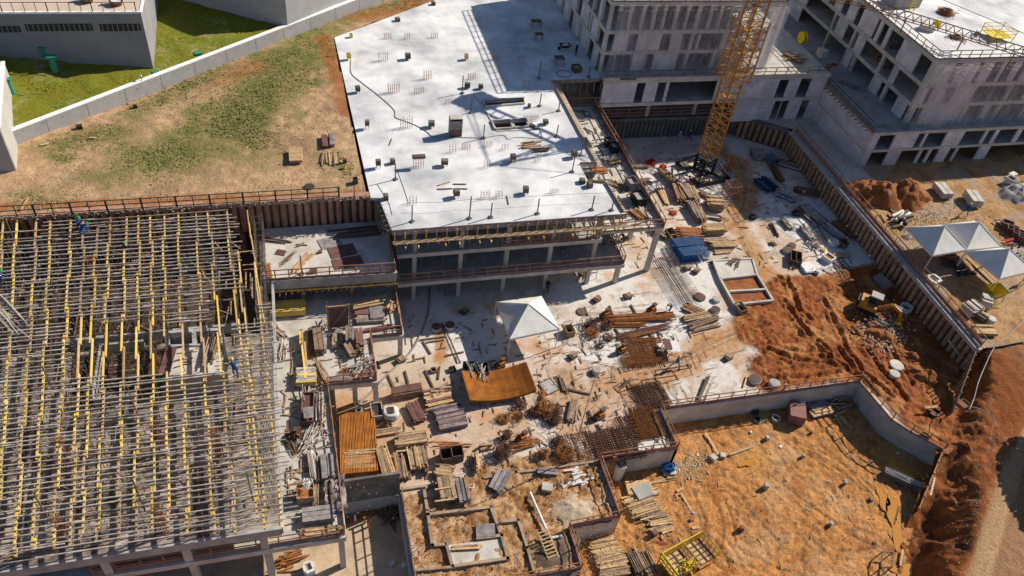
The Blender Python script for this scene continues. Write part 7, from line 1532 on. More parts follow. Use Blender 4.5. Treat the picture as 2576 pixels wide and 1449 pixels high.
line('thick grey hose running from the balcony down the yard', [(11, 1750, 1449), (21, 1750, 60), (21, 1735, 250), (21, 1680, 420), (21, 1600, 580), (21, 1500, 710), (21, 1330, 870), (21, 1200, 1010), (21, 1040, 1180)], 0, .09, lift=.08); line('beige hose loops beside the grey board stacks', [(31, 2000, 450), (31, 2090, 440), (31, 2080, 480), (31, 2110, 560), (31, 2180, 590), (31, 2190, 540)], 0, .05, m='white', lift=.3)
p = U(1437, 1161, 0); t = thing('tall_pole', 'very tall grey pole rising beside the wire tangles', 'pole', p); hgt = 11.5
for k in range(4): stick('pole_section', p+Vc((0, 0, hgt*k/4)), p+Vc((.02*k, 0, hgt*(k+1)/4)), .13-.02*k, .13-.02*k, K['tube'], t, 'rod')
slab_piece('base_plate', (p.x, p.y, 0), .5, .5, .08, 0, K['rustdark'], t)
c = pt((22, 1610, 650), 0); t = thing('work_table', 'table with a shiny white sheet top beside the rebar mesh', 'table', c); slab_piece('table_top', (c.x, c.y, .85), 1.0, 1.4, .06, -.15, K['white'], t); slab_piece('shelf', (c.x-.6, c.y+.3, .91), .7, 1.3, .1, -.15, K['ply'], t)
for i in (-1, 1):
    for j in (-1, 1): stick('leg', c+Vc((i*.8, j*.8, 0)), c+Vc((i*.75, j*.75, .86)), .08, .08, K['wood'], t)
for pts_, lb in (([(22, 1300, 930), (22, 1650, 880), (22, 1670, 915), (22, 1340, 1005), (22, 1300, 930)], 'long flat rebar frame below the walking worker'), ([(22, 1440, 830), (22, 1800, 775), (22, 1810, 800), (22, 1460, 870), (22, 1440, 830)], 'flat rebar frame beside the worker shadow'), ([(22, 1020, 990), (22, 1160, 930), (22, 1225, 1000), (22, 1075, 1055), (22, 1020, 990)], 'bent square rebar frame left of the long frame'), ([(21, 1870, 350), (21, 1960, 520), (21, 2060, 755), (21, 2020, 750), (21, 1870, 380)], 'long narrow bar loop below the pair of manholes')):
    t = thing('flat_rebar_loop', lb, 'rebar frame', pt(pts_[0], 0), 'flat rebar frames in the yard')
    for a, b_ in zip(pts_[:-1], pts_[1:]): stick('bar', pt(a, .06), pt(b_, .06), .06, .06, K['rustdark'], t, 'rod')
heap('crossed sticks standing on the bent square frame', (22, 1160, 970), .3, 0, 'darkwood', 7, 1.6, .07, ang=.8, aj=.8, h=.8)
for (x, y, x2, y2, rc, lb) in ((1330, 880, 1385, 1000, 21, 'dark timber running down to the bench from the left'), (1500, 835, 1540, 990, 21, 'dark timber running down to the middle of the bench'), (1700, 830, 1785, 1005, 21, 'long dark timber right of the bench'), (1850, 790, 1835, 920, 21, 'short dark timber beside the small open box'), (1680, 535, 1760, 665, 21, 'dark timber slanting below the crossed bars'), (1650, 525, 1910, 490, 21, 'long thin timber left of the rust stain'), (1905, 685, 2090, 645, 21, 'thin stick crossing the bar loop'), (1710, 550, 1890, 522, 21, 'second thin timber left of the rust stain'), (1215, 740, 1250, 810, 21, 'short dark timber beside the deck column')):
    t = thing('sleeper', lb, 'timber', pt((rc, x, y), .08), 'loose timbers in the yard'); stick('beam', pt((rc, x, y), .08), pt((rc, x2, y2), .08), .15, .12, K['darkwood'], t)
for a, lb, rz in (((21, 2095, 250), 'dark square cover in the shade under the balcony', .6), ((21, 1455, 740), 'brown square ground cover under the grey hose', .4), ((22, 850, 130), 'small timber bracket standing near the tent', .5), ((22, 1160, 100), 'cluster of small brown boxes near the balcony columns', .2), ((22, 610, 700), 'dark brown stump box below the tent', .5), ((22, 2170, 715), 'timber hoop lying on the white concrete', .4), ((12, 1755, 1265), 'small dark box beside the yellow helmet heap', .3), ((12, 1850, 1290), 'yellow and dark scrap beside the soil bay', .7)):
    c = pt(a, 0); t = thing('ground_box', lb, 'small box', c, 'small boxes over ground openings'); slab_piece('box', (c.x, c.y, 0), .75, .6, .35, rz, K['boxbrown'], t); slab_piece('lid', (c.x+.1, c.y+.1, .36), .6, .5, .05, rz+.2, K['wood'], t)
    for i in range(3): stick('stick', c+Vc((rs.uniform(-.6, 0), rs.uniform(-.5, .5), .05)), c+Vc((rs.uniform(.2, .9), rs.uniform(-.5, .5), .35)), .07, .07, K['wood'], t)
t = thing('soil_bay', 'raised concrete edged bays with one pale slab and two brown soil beds', 'planting bay', pt((12, 2030, 1200), 0)); b = MB()
A = [U(1795, 655, .4), U(1893, 650, .4), U(1905, 690, .4), U(1812, 700, .4)]; B = [U(1835, 732, .4), U(1925, 727, .4)]; Cc = [U(1848, 765, .4), U(1945, 755, .4)]
for p_, q_ in ((A[0], A[1]), (A[1], A[2]), (A[2], A[3]), (A[3], A[0]), (A[3], Cc[0]), (A[2], Cc[1]), (Cc[0], Cc[1]), (B[0], B[1])): 
    o = MB(); o.beam(p_-Vc((0, 0, .2)), q_-Vc((0, 0, .2)), .22, .46); o.build('edge', K['conc_pale'], t)
MB().prism([tuple(v[:2]) for v in A], .0, .33).build('pale_slab', K['conc_pale'], t)
MB().prism([tuple(v[:2]) for v in (A[3], A[2], B[1], B[0])], .0, .12).build('soil_bed', K['redsoil'], t); MB().prism([tuple(v[:2]) for v in (B[0], B[1], Cc[1], Cc[0])], .0, .14).build('soil_bed', K['redsoil'], t)
heap('tools and sticks on the pale slab of the soil bay', (12, 2240, 1190), .7, .35, 'darkwood', 14, 1.8, .08, ang=.5, aj=.5, h=.3); heap('sticks above the soil bay corner', (12, 2080, 1180), .6, 0, 'darkwood', 8, 3.0, .12, ang=.25, aj=.25, h=.2)
for a, b_, lb in (((12, 1610, 1065), (12, 1880, 1035), 'stack of blue scaffold frames, rear one'), ((12, 1670, 1160), (12, 1930, 1130), 'stack of blue scaffold frames, front one')):
    p, q = pt(a, 0), pt(b_, 0); L, d, n = frame_of(p, q); t = thing('frame_stack', lb, 'frame stack', (p+q)/2, 'blue scaffold frame stacks')
    for k in range(12):
        b = MB(); o = n*(-.75+k*.13); z = .15+.0*k; hh = 1.15-.012*k; x0, x1_ = rs.uniform(-.06, .06), L+rs.uniform(-.06, .06)
        P1, P2, P3_, P4 = p+o+d*x0+Vc((0, 0, .1)), p+o+d*x1_+Vc((0, 0, .1)), p+o+d*x1_+Vc((0, 0, hh)), p+o+d*x0+Vc((0, 0, hh))
        for u_, v_ in ((P1, P2), (P2, P3_), (P3_, P4), (P4, P1), ((P1+P4)/2, (P2+P3_)/2)): b.tube(u_, v_, .035, 5)
        for f in (.25, .5, .75): b.tube(P1.lerp(P2, f), P4.lerp(P3_, f), .022, 4)
        b.build('frame', K['blue'], t)
ST = [((12, 1500, 290), (12, 1640, 420), 1.2, 5, 'wood', 'pale', 'timber pile below the red barrels near the crane'), ((12, 1620, 420), (12, 1700, 600), 1.3, 5, 'wood', 'rust', 'dark timber pile west of the grey topped one'), ((12, 1700, 450), (12, 1800, 590), 1.2, 6, 'wood', 'plygrey', 'timber pile with a grey plank top beside the crane base'), ((12, 1790, 450), (12, 1860, 600), .9, 4, 'pale', 'wood', 'ragged timber pile right of the grey topped one'), ((12, 1780, 620), (12, 1880, 800), 1.1, 6, 'wood', 'plygrey', 'long timber pile leading toward the blue frames'), ((12, 1880, 650), (12, 1930, 800), .7, 3, 'pale', 'wood', 'thin pale planks beside the long timber pile'),
      ((12, 1250, 240), (12, 1370, 240), .5, 2, 'wood', 'pale', 'two pale planks by the side deck rail'), ((12, 1290, 400), (12, 1400, 380), 1.4, 1, 'wood', 'darkwood', 'loose planks in a row by the side deck rail'), ((12, 1480, 450), (12, 1560, 620), .9, 1, 'pale', 'wood', 'loose pale planks left of the dark timber pile'), ((12, 1420, 870), (12, 1530, 950), .9, 4, 'darkwood', 'tube', 'dark pipe stack by the front corner of the side deck'), ((12, 1660, 930), (12, 1890, 940), 1.9, 5, 'rust', 'ply', 'orange brown board block behind the blue frames'), ((12, 1920, 890), (12, 2120, 880), 1.3, 6, 'pale', 'pale', 'pale wrapped board block right of the orange brown one'), ((12, 1960, 630), (12, 2090, 640), 1.9, 8, 'pale', 'wood', 'pale cube shaped pallet load beside the long timber pile'), ((12, 1960, 740), (12, 2100, 760), .8, 2, 'darkwood', 'white', 'low dark pallet in front of the pale cube'), ((12, 1880, 500), (12, 2040, 570), 1.0, 2, 'darkwood', None, 'dark planks in the shade below the crane base')]
for a, b_, w, ly, m_, m2, lb in ST: planks(lb, a, b_, w, 0, m_, ly, .16, .12, .06, m2=m2, rag=.35)
tangle('pale red netting heap left of the crane', (12, 1400, 195), 1.0, 0, 'red', 34, .3); block('red barrel shaped cover near the crane base', (12, 1515, 245), .8, .8, .55, 0, .4, 'red', 'cover', 'cover'); heap('red clamps in a small heap by the timber piles', (12, 1620, 700), .6, 0, 'red', 20, .6, .1, aj=1.5, h=.3, cat='clamp heap', name='clamp_heap', pn='clamp')
heap('red stand at the near corner of the crane base', (12, 1820, 370), .6, 0, 'red', 8, 1.2, .1, aj=1.5, h=.4, cat='stand', name='stand', pn='arm')
for a, hh, lb in (((12, 2190, 520), 1.8, 'orange steel cage frame right of the crane'), ((12, 2170, 260), 1.5, 'orange steel upright close to the crane base in shade')):
    c = pt(a, 0); t = thing('orange_cage', lb, 'steel frame', c, 'orange steel frames'); b = MB(); w = .75 if hh > 1.6 else .35
    for z in (.1, hh*.5, hh): b.path([c+Vc((x*w, y*w, z)) for x, y in ((-1, -1), (1, -1), (1, 1), (-1, 1), (-1, -1))], .05, 5)
    b.build('hoops', K['orange'], t)
    for x, y in ((-1, -1), (1, -1), (1, 1), (-1, 1)): stick('upright', c+Vc((x*w, y*w, 0)), c+Vc((x*w, y*w, hh)), .09, .09, K['orange'], t)
cyl('black round hole cover on the dirt track near the crane', (12, 2420, 745), .75, .35, 0, 'black', lid='black', name='hole_cover', cat='hole cover', group='hole covers')
SH = [((12, 2420, 130), (12, 2500, 130), 2.0, 6, 'plygrey', 'tube', 'grey green wrapped block in the shade, left one'), ((13, 0, 150), (13, 60, 200), 1.8, 6, 'plygrey', 'blue', 'grey green wrapped block in the shade, right one'), ((12, 2480, 380), (13, 30, 480), 2.2, 5, 'black', 'blue', 'large black tarped stack in the shade'), ((13, 120, 200), (13, 330, 260), 1.5, 3, 'darkwood', 'tube', 'dark bars stacked along the foot of the pile wall'), ((13, 40, 230), (13, 120, 380), 1.2, 3, 'darkwood', 'rust', 'dark brown timbers in the shade beyond the tarped stack'), ((13, 100, 500), (13, 260, 570), 1.7, 4, 'tube', 'blue', 'bluish tube stack in the middle of the shade'), ((13, 270, 480), (13, 480, 520), 1.3, 4, 'darkwood', 'rust', 'dark brown stack with a yellow helmet on top'), ((13, 250, 710), (13, 330, 720), .8, 3, 'black', None, 'small black pallet in the shade'),
      ((13, 340, 650), (13, 520, 810), 2.6, 3, 'tube', 'darkwood', 'wide spread of grey tubes in the shade'), ((13, 30, 800), (13, 100, 930), .7, 2, 'tube', 'darkwood', 'small tube bunch at the shade border'), ((13, 330, 860), (13, 440, 980), 1.0, 3, 'plygrey', 'tube', 'grey board bundle in the sun beside the tube grid'), ((13, 560, 830), (13, 760, 980), 1.2, 4, 'tube', 'blue', 'long blue grey tube stack near the pile wall'), ((13, 680, 800), (13, 870, 960), 1.3, 3, 'rust', 'darkwood', 'long brown bars against the foot of the pile wall'), ((13, 140, 780), (13, 210, 860), .9, 2, 'darkwood', 'tube', 'dark short bars between the tube bunches')]
for a, b_, w, ly, m_, m2, lb in SH: planks(lb, a, b_, w, 0, m_, ly, .14, .12, .05, m2=m2, rag=.35)
block('yellow helmet shaped tool box on the dark brown stack', (13, 362, 482), .35, .3, .2, .75, .3, 'yellowpaint', 'tool box', 'tool_box')
rmat('pale grid of thin tubes lying in the sun near the pile wall', ('v', 2030, 590), ('v', 2075, 590), 3.4, 0, .7, 1, 'tube', .08, rag=.3, r=.03); rmat('grid of grey tubes beside the cart heap', ('v', 2100, 665), ('v', 2130, 660), 2.6, 0, .5, 1, 'darkwood', .08, rag=.3, r=.03); rmat('thin timber grid at the rim of the red soil', ('v', 2110, 690), ('v', 2135, 688), 2.2, 0, .7, 1, 'darkwood', .08, rag=.4, r=.035)
heap('mixed clamps and scrap around the tube grid', (13, 440, 1030), .9, 0, 'darkwood', 30, .9, .1, aj=1.5, h=.5, m2='tube', cat='scrap heap', name='scrap_heap', pn='scrap'); heap('yellow painted scrap beside the clamps', (13, 555, 1075), .4, 0, 'yellowpaint', 12, .6, .1, aj=1.5, h=.4, cat='scrap heap', name='scrap_heap', pn='scrap'); heap('small dark scrap heap at the left of the brown manholes', (13, 45, 1010), .5, 0, 'darkwood', 14, .8, .08, aj=1.5, h=.3, cat='scrap heap', name='scrap_heap', pn='scrap')
openbox('round white sack of orange scrap beside the planks', (13, 600, 1170), 1.4, 1.3, .7, 0, .4, 'white', fill='rust', name='bulk_bag', cat='bulk bag', wall=.15); planks('pale planks pointing away from the scrap sack', (13, 660, 1130), (13, 820, 1130), .7, 0, 'pale', 2, .14, .08, .08); openbox('white sack in the shade beside the brown square box', (13, 650, 1010), 1.4, 1.0, .6, 0, .2, 'bag', fill='white', name='bulk_bag', cat='bulk bag', wall=.2)
sheets('white insulation panel near the two cell brown box', (13, 335, 1265), (13, 450, 1255), 1.6, 0, 'white', 3, .08, cat='panel stack'); planks('pale planks leaning on the two cell brown box', (13, 230, 1260), (13, 350, 1170), .6, 0, 'pale', 2, .14, .1, .05); tangle('black cable heap at the border of the red soil', (13, 470, 1315), .6, 0, 'black', 14, .3)
c = pt((13, 1165, 1375), .0); t = thing('steel_plate', 'large dark grey plate leaning against the foot of the pile wall', 'plate', c); MB().add([tuple(U(2194, 697, .3)), tuple(U(2216, 685, 1.1)), tuple(U(2248, 715, 1.1)), tuple(U(2225, 732, .3)), tuple(U(2194, 699, .15)), tuple(U(2216, 688, .9)), tuple(U(2248, 719, .9)), tuple(U(2225, 736, .1))], [(0, 1, 2, 3), (0, 3, 7, 4), (4, 7, 6, 5), (1, 5, 6, 2), (2, 6, 7, 3), (0, 4, 5, 1)]).build('plate', K['conc_dark'], t)
for k in range(9):
    for rc, x, y in ((23, 460+k*55, 0),): pass
for a, w, d, lb, m_ in (((12, 1195, 430), 1.5, 1.5, 'grey steel skip on the side deck, rear of the pair', 'plygrey'), ((12, 1265, 580), 1.7, 1.9, 'dark steel skip with rubble on the side deck', 'black'), ((12, 1020, 70), 1.1, 1.3, 'dark bin on the side deck near the far end', 'black'), ((2, 2400-1800, 1430), 1.0, 1.0, 'small dark bin at the far end of the side deck', 'black')):
    z_ = M0; openbox(lb, a if a[0] == 12 else (12, 960, 15), w, d, 1.1, z_, .1, m_, cat='skip', name='steel_skip', fill='sand', group='steel skips on the side deck')
planks('planks and pipes across the lower end of the side deck', (12, 1200, 680), (12, 1300, 760), .9, M0, 'wood', 2, .14, .08, .08, m2='rust'); planks('pale boards in the lower corner of the side deck', (12, 1280, 660), (12, 1390, 760), .9, M0, 'pale', 2, .16, .08, .06, m2='conc_pale'); planks('short pale planks on the middle of the side deck', (12, 960, 190), (12, 1080, 180), 1.0, M0, 'pale', 1, .14, .07, .08, m2='wood'); planks('brown timber grid frame in the notch of the slab', (12, 790, 270), (12, 940, 270), 1.5, M0+1.4, 'rust', 2, .3, .1, .02)
heap('scattered timbers along the side deck rail', (12, 1080, 420), .8, M0, 'wood', 14, 1.8, .12, ang=1.9, aj=.4, h=.3, m2='rust'); block('pale block on the side deck near the notch', (12, 1110, 560), 1.3, .8, .6, M0, .1, 'conc_pale', 'block'); block('pale boxes on the far part of the side deck', (12, 830, 80), 1.0, .8, .4, M0+2.6, .1, 'conc_pale', 'block')
heap('cluttered props and tubes at the right end of the white slab building', (12, 960, 960), 1.2, D0, 'tube', 40, 2.6, .07, ang=1.2, aj=.8, h=2.0, shape='rod', cat='tube heap', name='tube_heap', pn='tube', m2='wood'); heap('tangled tubes on the ground below the right balcony corner', (12, 720, 1300), .9, 0, 'darkwood', 20, 2.2, .08, ang=.6, aj=.7, h=.4, shape='rod', cat='tube heap', name='tube_heap', pn='tube'); heap('slanting props inside the right bay of the lowest balcony', (12, 620, 1080), 1.6, D0, 'tube', 26, 3.0, .06, ang=.5, aj=.5, h=.9, shape='rod', cat='tube heap', name='tube_heap', pn='tube')
heap('boards beneath the front corner of the side deck', (12, 1180, 960), .8, 0, 'pale', 9, 2.0, .12, ang=.3, aj=.3, h=.2)
EX = pt((23, 1010, 235), 0); t = thing('excavator', 'small yellow excavator with a grey canopy digging in the red soil', 'excavator', EX); t.rotation_euler = (0, 0, 0)
def E(x, y, z): 
    a = -.75; x *= .75; y *= .75; z *= .85; return EX+Vc((x*math.cos(a)-y*math.sin(a), x*math.sin(a)+y*math.cos(a), z))
for s in (-1, 1):
    b = MB(); pr = [(-1.3, .12), (-1.5, .35), (-1.25, .62), (1.25, .62), (1.5, .35), (1.3, .12), (1.1, 0), (-1.1, 0)]; vs = [tuple(E(x, s*.85+o, z)) for o in (-.2, .2) for x, z in pr]; n = 8
    b.add(vs, [(k, (k+1) % n, n+(k+1) % n, n+k) for k in range(n)]+[tuple(range(n-1, -1, -1)), tuple(range(n, 2*n))]); b.build('track', K['black'], t)
def ebox(name, x0, x1, y0, y1, z0, z1, m_, taper=1.0):
    b = MB(); vs = []
    for z, f in ((z0, 1), (z1, taper)):
        cx, cy = (x0+x1)/2, (y0+y1)/2
        for x, y in ((x0, y0), (x1, y0), (x1, y1), (x0, y1)): vs.append(tuple(E(cx+(x-cx)*f, cy+(y-cy)*f, z)))
    b.add(vs, MB.BOXF); return b.build(name, m_, t)
ebox('undercarriage', -.9, .9, -.65, .65, .3, .7, K['black']); ebox('house', -1.75, .9, -1.0, 1.0, .72, 1.35, K['crane'], .96); ebox('engine_cover', -1.75, -.65, -.98, .98, 1.36, 1.85, K['crane'], .9); ebox('counterweight', -2.05, -1.76, -.9, .9, .8, 1.6, K['black'], .95)
ebox('cab', -.55, .75, -.05, .9, 1.36, 2.45, K['glass'], .92); ebox('canopy', -.75, .95, -.35, 1.05, 2.47, 2.62, K['conc'], .97)
for x, y in ((-.55, -.05), (.75, -.05), (.75, .9), (-.55, .9)): stick('cab_post', E(x, y, 1.36), E(x*.95, y, 2.48), .08, .08, K['black'], t)
for A, B, w, nm in (((.8, -.35, 1.2), (2.3, -.35, 2.5), .34, 'boom'), ((2.3, -.35, 2.5), (3.6, -.35, 2.0), .3, 'boom'), ((3.6, -.35, 2.1), (4.1, -.35, .75), .24, 'arm')): stick(nm, E(*A), E(*B), w*.8, w, K['crane'], t)
stick('hydraulic_cylinder', E(1.0, -.35, 1.0), E(2.3, -.35, 2.2), .12, .12, K['tube'], t, 'rod'); stick('hydraulic_cylinder', E(2.4, -.35, 2.75), E(3.6, -.35, 2.5), .11, .11, K['tube'], t, 'rod')
b = MB(); pr = [(4.05, .8), (4.45, .75), (4.55, .35), (4.2, .1), (3.75, .2), (3.7, .45)]; vs = [tuple(E(x, -.35+o, z)) for o in (-.42, .42) for x, z in pr]; n = 6; b.add(vs, [(k, (k+1) % n, n+(k+1) % n, n+k) for k in range(1, n-1)]+[tuple(range(n-1, -1, -1)), tuple(range(n, 2*n))]); b.build('bucket', K['yellowpaint'], t)
def mound(name, label, a, rx, ry, h, z, m, rz=0, cat='soil heap', seed=0, group=None):
    c = pt(a, z); b = MB(); vs = []; n, k_ = 34, 14
    for j in range(k_+1):
        r = j/k_
        for i in range(n):
            th = 2*math.pi*i/n; x, y = rx*r*math.cos(th), ry*r*math.sin(th); rr = (1-r*r)**1.5
            nz = float(fbm(np.array([c.x+x+seed]), np.array([c.y+y]), .55, 4, 80)[0])-.5; nz2 = float(fbm(np.array([th*4+seed]), np.array([r*3]), 1.2, 3, 81)[0])-.5
            vs.append((c.x+(x*math.cos(rz)-y*math.sin(rz))*(1+nz2*.6), c.y+(x*math.sin(rz)+y*math.cos(rz))*(1+nz2*.6), z+h*rr*(1+nz*.6)-.06+nz*.2*rr))
    b.add(vs, [(j*n+i, (j+1)*n+i, (j+1)*n+(i+1) % n, j*n+(i+1) % n) for j in range(k_) for i in range(n)]); t = thing(name, label, cat, c, group); b.build('heap', m, t, True); return t
mound('soil_heap', 'tall orange red soil heap, left of the pair on the terrace', (13, 1150, 540), 3.4, 2.6, 2.0, 3.05, K['redsoil'], .3, seed=1, group='orange soil heaps on the terrace'); mound('soil_heap', 'tall orange red soil heap, right of the pair on the terrace', (13, 1370, 540), 3.6, 2.9, 2.3, 3.05, K['redsoil'], .1, seed=5, group='orange soil heaps on the terrace')
mound('soil_heap', 'flatter dark red soil heap in the shade behind the pair', (13, 1000, 470), 3.5, 2.4, 1.2, 3.05, K['redsoil'], .1, seed=9, group='orange soil heaps on the terrace'); mound('sand_heap', 'grey gravel heap at the right edge of the terrace', (13, 2520, 500), 3.2, 2.4, 1.3, 3.05, K['sand'], .2, cat='gravel heap', seed=7)
for a, rx, ry, h, lb in (((23, 1130, 480), 1.9, 1.2, .8, 'dug up red soil heap in front of the excavator bucket'), ((23, 1560, 880), 2.2, 1.4, .8, 'dark red soil ridge left of the shaded trench'), ((23, 820, 420), 1.6, 1.0, .5, 'small red soil heap with pale stones behind the ruts'), ((23, 1450, 700), 1.6, 1.0, .5, 'red soil ridge beyond the white manholes')): mound('soil_heap', lb, a, rx, ry, h, 0, K['redsoil'], -.6, seed=rx*3, group='red soil heaps in the dug area')
mound('sand_heap', 'low pinkish sand heap beside the rebar platform bay', (32, 620, 780), 2.5, 1.6, .3, 0, K['sandbay'], .2, cat='sand heap', seed=12)
cyl('dark coiled tyre ring by the trench foot', (23, 1660, 1260), .9, .35, 0, 'black', ring=True, name='tyre', cat='tyre', group='tyres'); block('pale board propped above the tyre ring', (23, 1640, 1205), 2.0, .3, .12, .6, -.05, 'pale', 'board', 'plank')
t = thing('pipe', 'long pale blue pipe leaning on the pile wall end', 'pipe', U(2410, 858, 1.5)); stick('pipe', g(23, 1815, 530, 2.2), g(23, 1990, 750, .3), .16, .16, K['tube'], t, 'pipe')
scatter('rubble', 700, lambda: (lambda p: (p.x, p.y, .05+rs.random()*.25))(g(23, rs.gauss(1150, 130), rs.gauss(440, 110), 0)), .17, K['stone'], label='pale rubble dug up around the excavator', cat='rubble')
scatter('rubble', 900, lambda: (lambda p: (p.x, p.y, float(bank_z(np.array([p.x]), np.array([p.y]))[0])))(U(rs.gauss(2470, 40), rs.uniform(900, 1449), 1.2)), .10, K['stone'], label='loose stones on the bank beside the service road', cat='rubble')
scatter('gravel', 700, lambda: (lambda p: (p.x, p.y, -2.38))(U(rs.uniform(1560, 2300), rs.uniform(1080, 1449), -2.4)), .07, K['stone'], label='small stones over the pit floor', cat='gravel')
scatter('clods', 5200, lambda: (lambda p: (p.x, p.y, -2.36) if inpoly(np.array([p.x]), np.array([p.y]), PITPOLY)[0] and fbm(np.array([p.x]), np.array([p.y]), 2.2, 4, 90)[0] > .5 else None)(U(rs.uniform(1430, 2330), rs.uniform(1080, 1449), -2.4)), .05, K['clod'], label='clods of orange soil over the pit floor', cat='soil clods')
scatter('clods', 3200, lambda: (lambda p: (p.x, p.y, .06) if inpoly(np.array([p.x]), np.array([p.y]), SOILP)[0] else None)(U(rs.uniform(1010, 1560), rs.uniform(1180, 1449), 0)), .075, K['clod'], label='clods of brown soil around the footing strips', cat='soil clods')
scatter('clods', 2600, lambda: (lambda p: (p.x, p.y, .1) if inpoly(np.array([p.x]), np.array([p.y]), REDP)[0] and not inpoly(np.array([p.x]), np.array([p.y]), PITPOLY)[0] else None)(U(rs.uniform(1860, 2440), rs.uniform(720, 1000), 0)) , .10, K['redsoil'], label='clods of red soil over the dug area', cat='soil clods')
scatter('rubble', 500, lambda: (lambda p: (p.x, p.y, -2.35))(U(rs.gauss(1720, 30), rs.gauss(1175, 18), -2.4)), .14, K['stone'], label='broken pale rubble at the corner of the pit walls', cat='rubble')
scatter('gravel', 900, lambda: (lambda p: (p.x, p.y, 3.1))(U(rs.gauss(2330, 70), rs.gauss(560, 30), 3.1)), .12, K['stone'], label='pale rubble over the sunny terrace ground', cat='gravel')
scatter('debris', 1500, lambda: (lambda p: (p.x, p.y, .01) if inpoly(np.array([p.x]), np.array([p.y]), YARDP)[0] and not inpoly(np.array([p.x]), np.array([p.y]), PITPOLY)[0] else None)(U(rs.uniform(860, 2000), rs.uniform(740, 1230), 0)), .06, K['darkwood'], label='small dark scraps over the concrete yard', cat='debris')
scatter('debris', 500, lambda: (rs.uniform(-3.4, 4), rs.uniform(30, 52), 3.21), .06, K['wood'], label='small timber scraps over the stepped deck', cat='debris')
TA = [U(2281, 572, 5.6), U(2347, 642, 5.6), U(2432, 628, 5.6), U(2370, 565, 5.6)]; c1, c2 = TA[3], TA[2]
TB = [c1, c2, U(2520, 620, 5.6), U(2453, 555, 5.6)]; TC = [U(2433, 633, 5.6), U(2516, 700, 5.6), U(2600, 680, 5.6), U(2520, 622, 5.6)]
tent('first white canopy tent nearest the pile wall', TA, 3.1, 5.6, 7.4, pk=0); tent('second white canopy tent joined behind the first', TB, 3.1, 5.6, 7.4); tent('third white canopy tent at the right edge of the photo', TC, 3.1, 5.6, 7.4)
planks('stack of grey concrete slabs on the terrace, shaded one', (13, 1690, 440), (13, 1790, 560), 1.9, 3.1, 'conc_pale', 5, .9, .16, .0, rag=.03, skip=0, cat='slab stack', name='slab_stack', pn='slab'); planks('stack of grey concrete slabs on the terrace beside the worker', (13, 2000, 530), (13, 2080, 650), 1.9, 3.1, 'conc_pale', 7, .62, .14, .02, rag=.05, skip=0, cat='slab stack', name='slab_stack', pn='slab')
heap('leaning dark sheets and pipes forming a low shelter', (13, 1350, 770), 1.2, 3.1, 'darkwood', 20, 2.6, .3, ang=.5, aj=.4, h=1.0, m2='white')
for x, y, x2, y2, lb in ((1130, 705, 1185, 785, 'short brown beam on the terrace, left one'), (1205, 705, 1250, 750, 'short brown beam on the terrace, middle one'), (1205, 635, 1300, 720, 'longer brown beam on the terrace behind the shelter')):
    t = thing('sleeper', lb, 'timber', pt((13, x, y), 3.2), 'brown beams on the terrace'); stick('beam', pt((13, x, y), 3.2), pt((13, x2, y2), 3.2), .16, .16, K['wood'], t)
for k, (x, y) in enumerate(((2390, 840), (2440, 890), (2495, 930), (2550, 975))):
    openbox('dark trough box in the row at the right edge, %s' % ('first', 'second', 'third', 'fourth')[k], (13, x, y), 1.7, 1.2, .9, 3.1, -.75, 'ply', fill='boxin', group='trough boxes on the terrace')
heap('white and dark scrap beyond the trough boxes', (13, 2330, 800), .7, 3.1, 'white', 14, .8, .12, aj=1.5, h=.4, cat='scrap heap', name='scrap_heap', pn='scrap', m2='darkwood'); heap('red brown timbers beside the trough boxes', (13, 2420, 990), 1.0, 3.1, 'red', 9, 2.2, .12, ang=.3, aj=.5, h=.4, m2='ply'); heap('grey bars along the right edge behind the tents', (13, 2530, 1090), 1.2, 3.1, 'tube', 24, 2.4, .08, ang=.5, aj=.4, h=.4, shape='rod', cat='tube heap', name='tube_heap', pn='tube')
planks('long pale timber walkway under the tents', (13, 2020, 1140), (13, 2330, 1440), 1.5, 3.1, 'pale', 1, .5, .12, .0, rag=.05, skip=0, bearers=False); openbox('round white basin with dark scrap beside the pile wall rail', (13, 1660, 1370), 1.6, 1.3, .35, 3.1, .3, 'bag', fill='darkwood', name='bulk_bag', cat='bulk bag', wall=.25)
heap('dark goods in the shade under the first tent', (13, 1850, 1200), 1.3, 3.1, 'darkwood', 24, 1.8, .2, aj=1.2, h=.8, m2='ply'); heap('dark goods in the shade under the second tent', (13, 1960, 1300), 1.2, 3.1, 'black', 16, 1.6, .2, aj=1.2, h=.5); tangle('white cable coil beside the first tent', (13, 1400, 940), .7, 3.1, 'white', 16, .4); rmat('rusty mesh and boards along the pile wall rail', ('v', 2228, 636), ('v', 2260, 668), 1.2, 3.1, .4, 1, 'rust', .06, r=.03)
openbox('white open cage bin at the far right of the terrace', (13, 2420, 400), 1.5, 1.2, 1.1, 3.1, .3, 'white', fill='boxin', name='cage_bin', cat='bin'); block('pinkish drum roll behind the cage bin', (13, 2450, 330), 1.5, .8, .6, 3.1, .3, 'bag', 'roll', 'roll'); tangle('dark netting heap over the gravel at the right edge', (13, 2560, 440), 1.4, 3.6, 'black', 30, .5)
for (x, y, x2, y2, w, ly, m_, m2, lb) in ((1970, 200, 2080, 290, 2.2, 8, 'conc_pale', 'wood', 'pale timber block stack below the tents, left one'), (2110, 170, 2210, 200, 1.6, 9, 'conc_pale', 'pale', 'pale timber block stack below the tents, rear one'), (2080, 270, 2190, 340, 1.2, 5, 'conc_pale', 'wood', 'lower pale stack in front of the left block stack'), (2060, 440, 2270, 450, 1.4, 3, 'pale', 'wood', 'pale planks lying near the lower end of the terrace')):
    planks(lb, (23, x, y), (23, x2, y2), w, 3.1, m_, ly, .3, .12, .02, m2=m2, rag=.1)
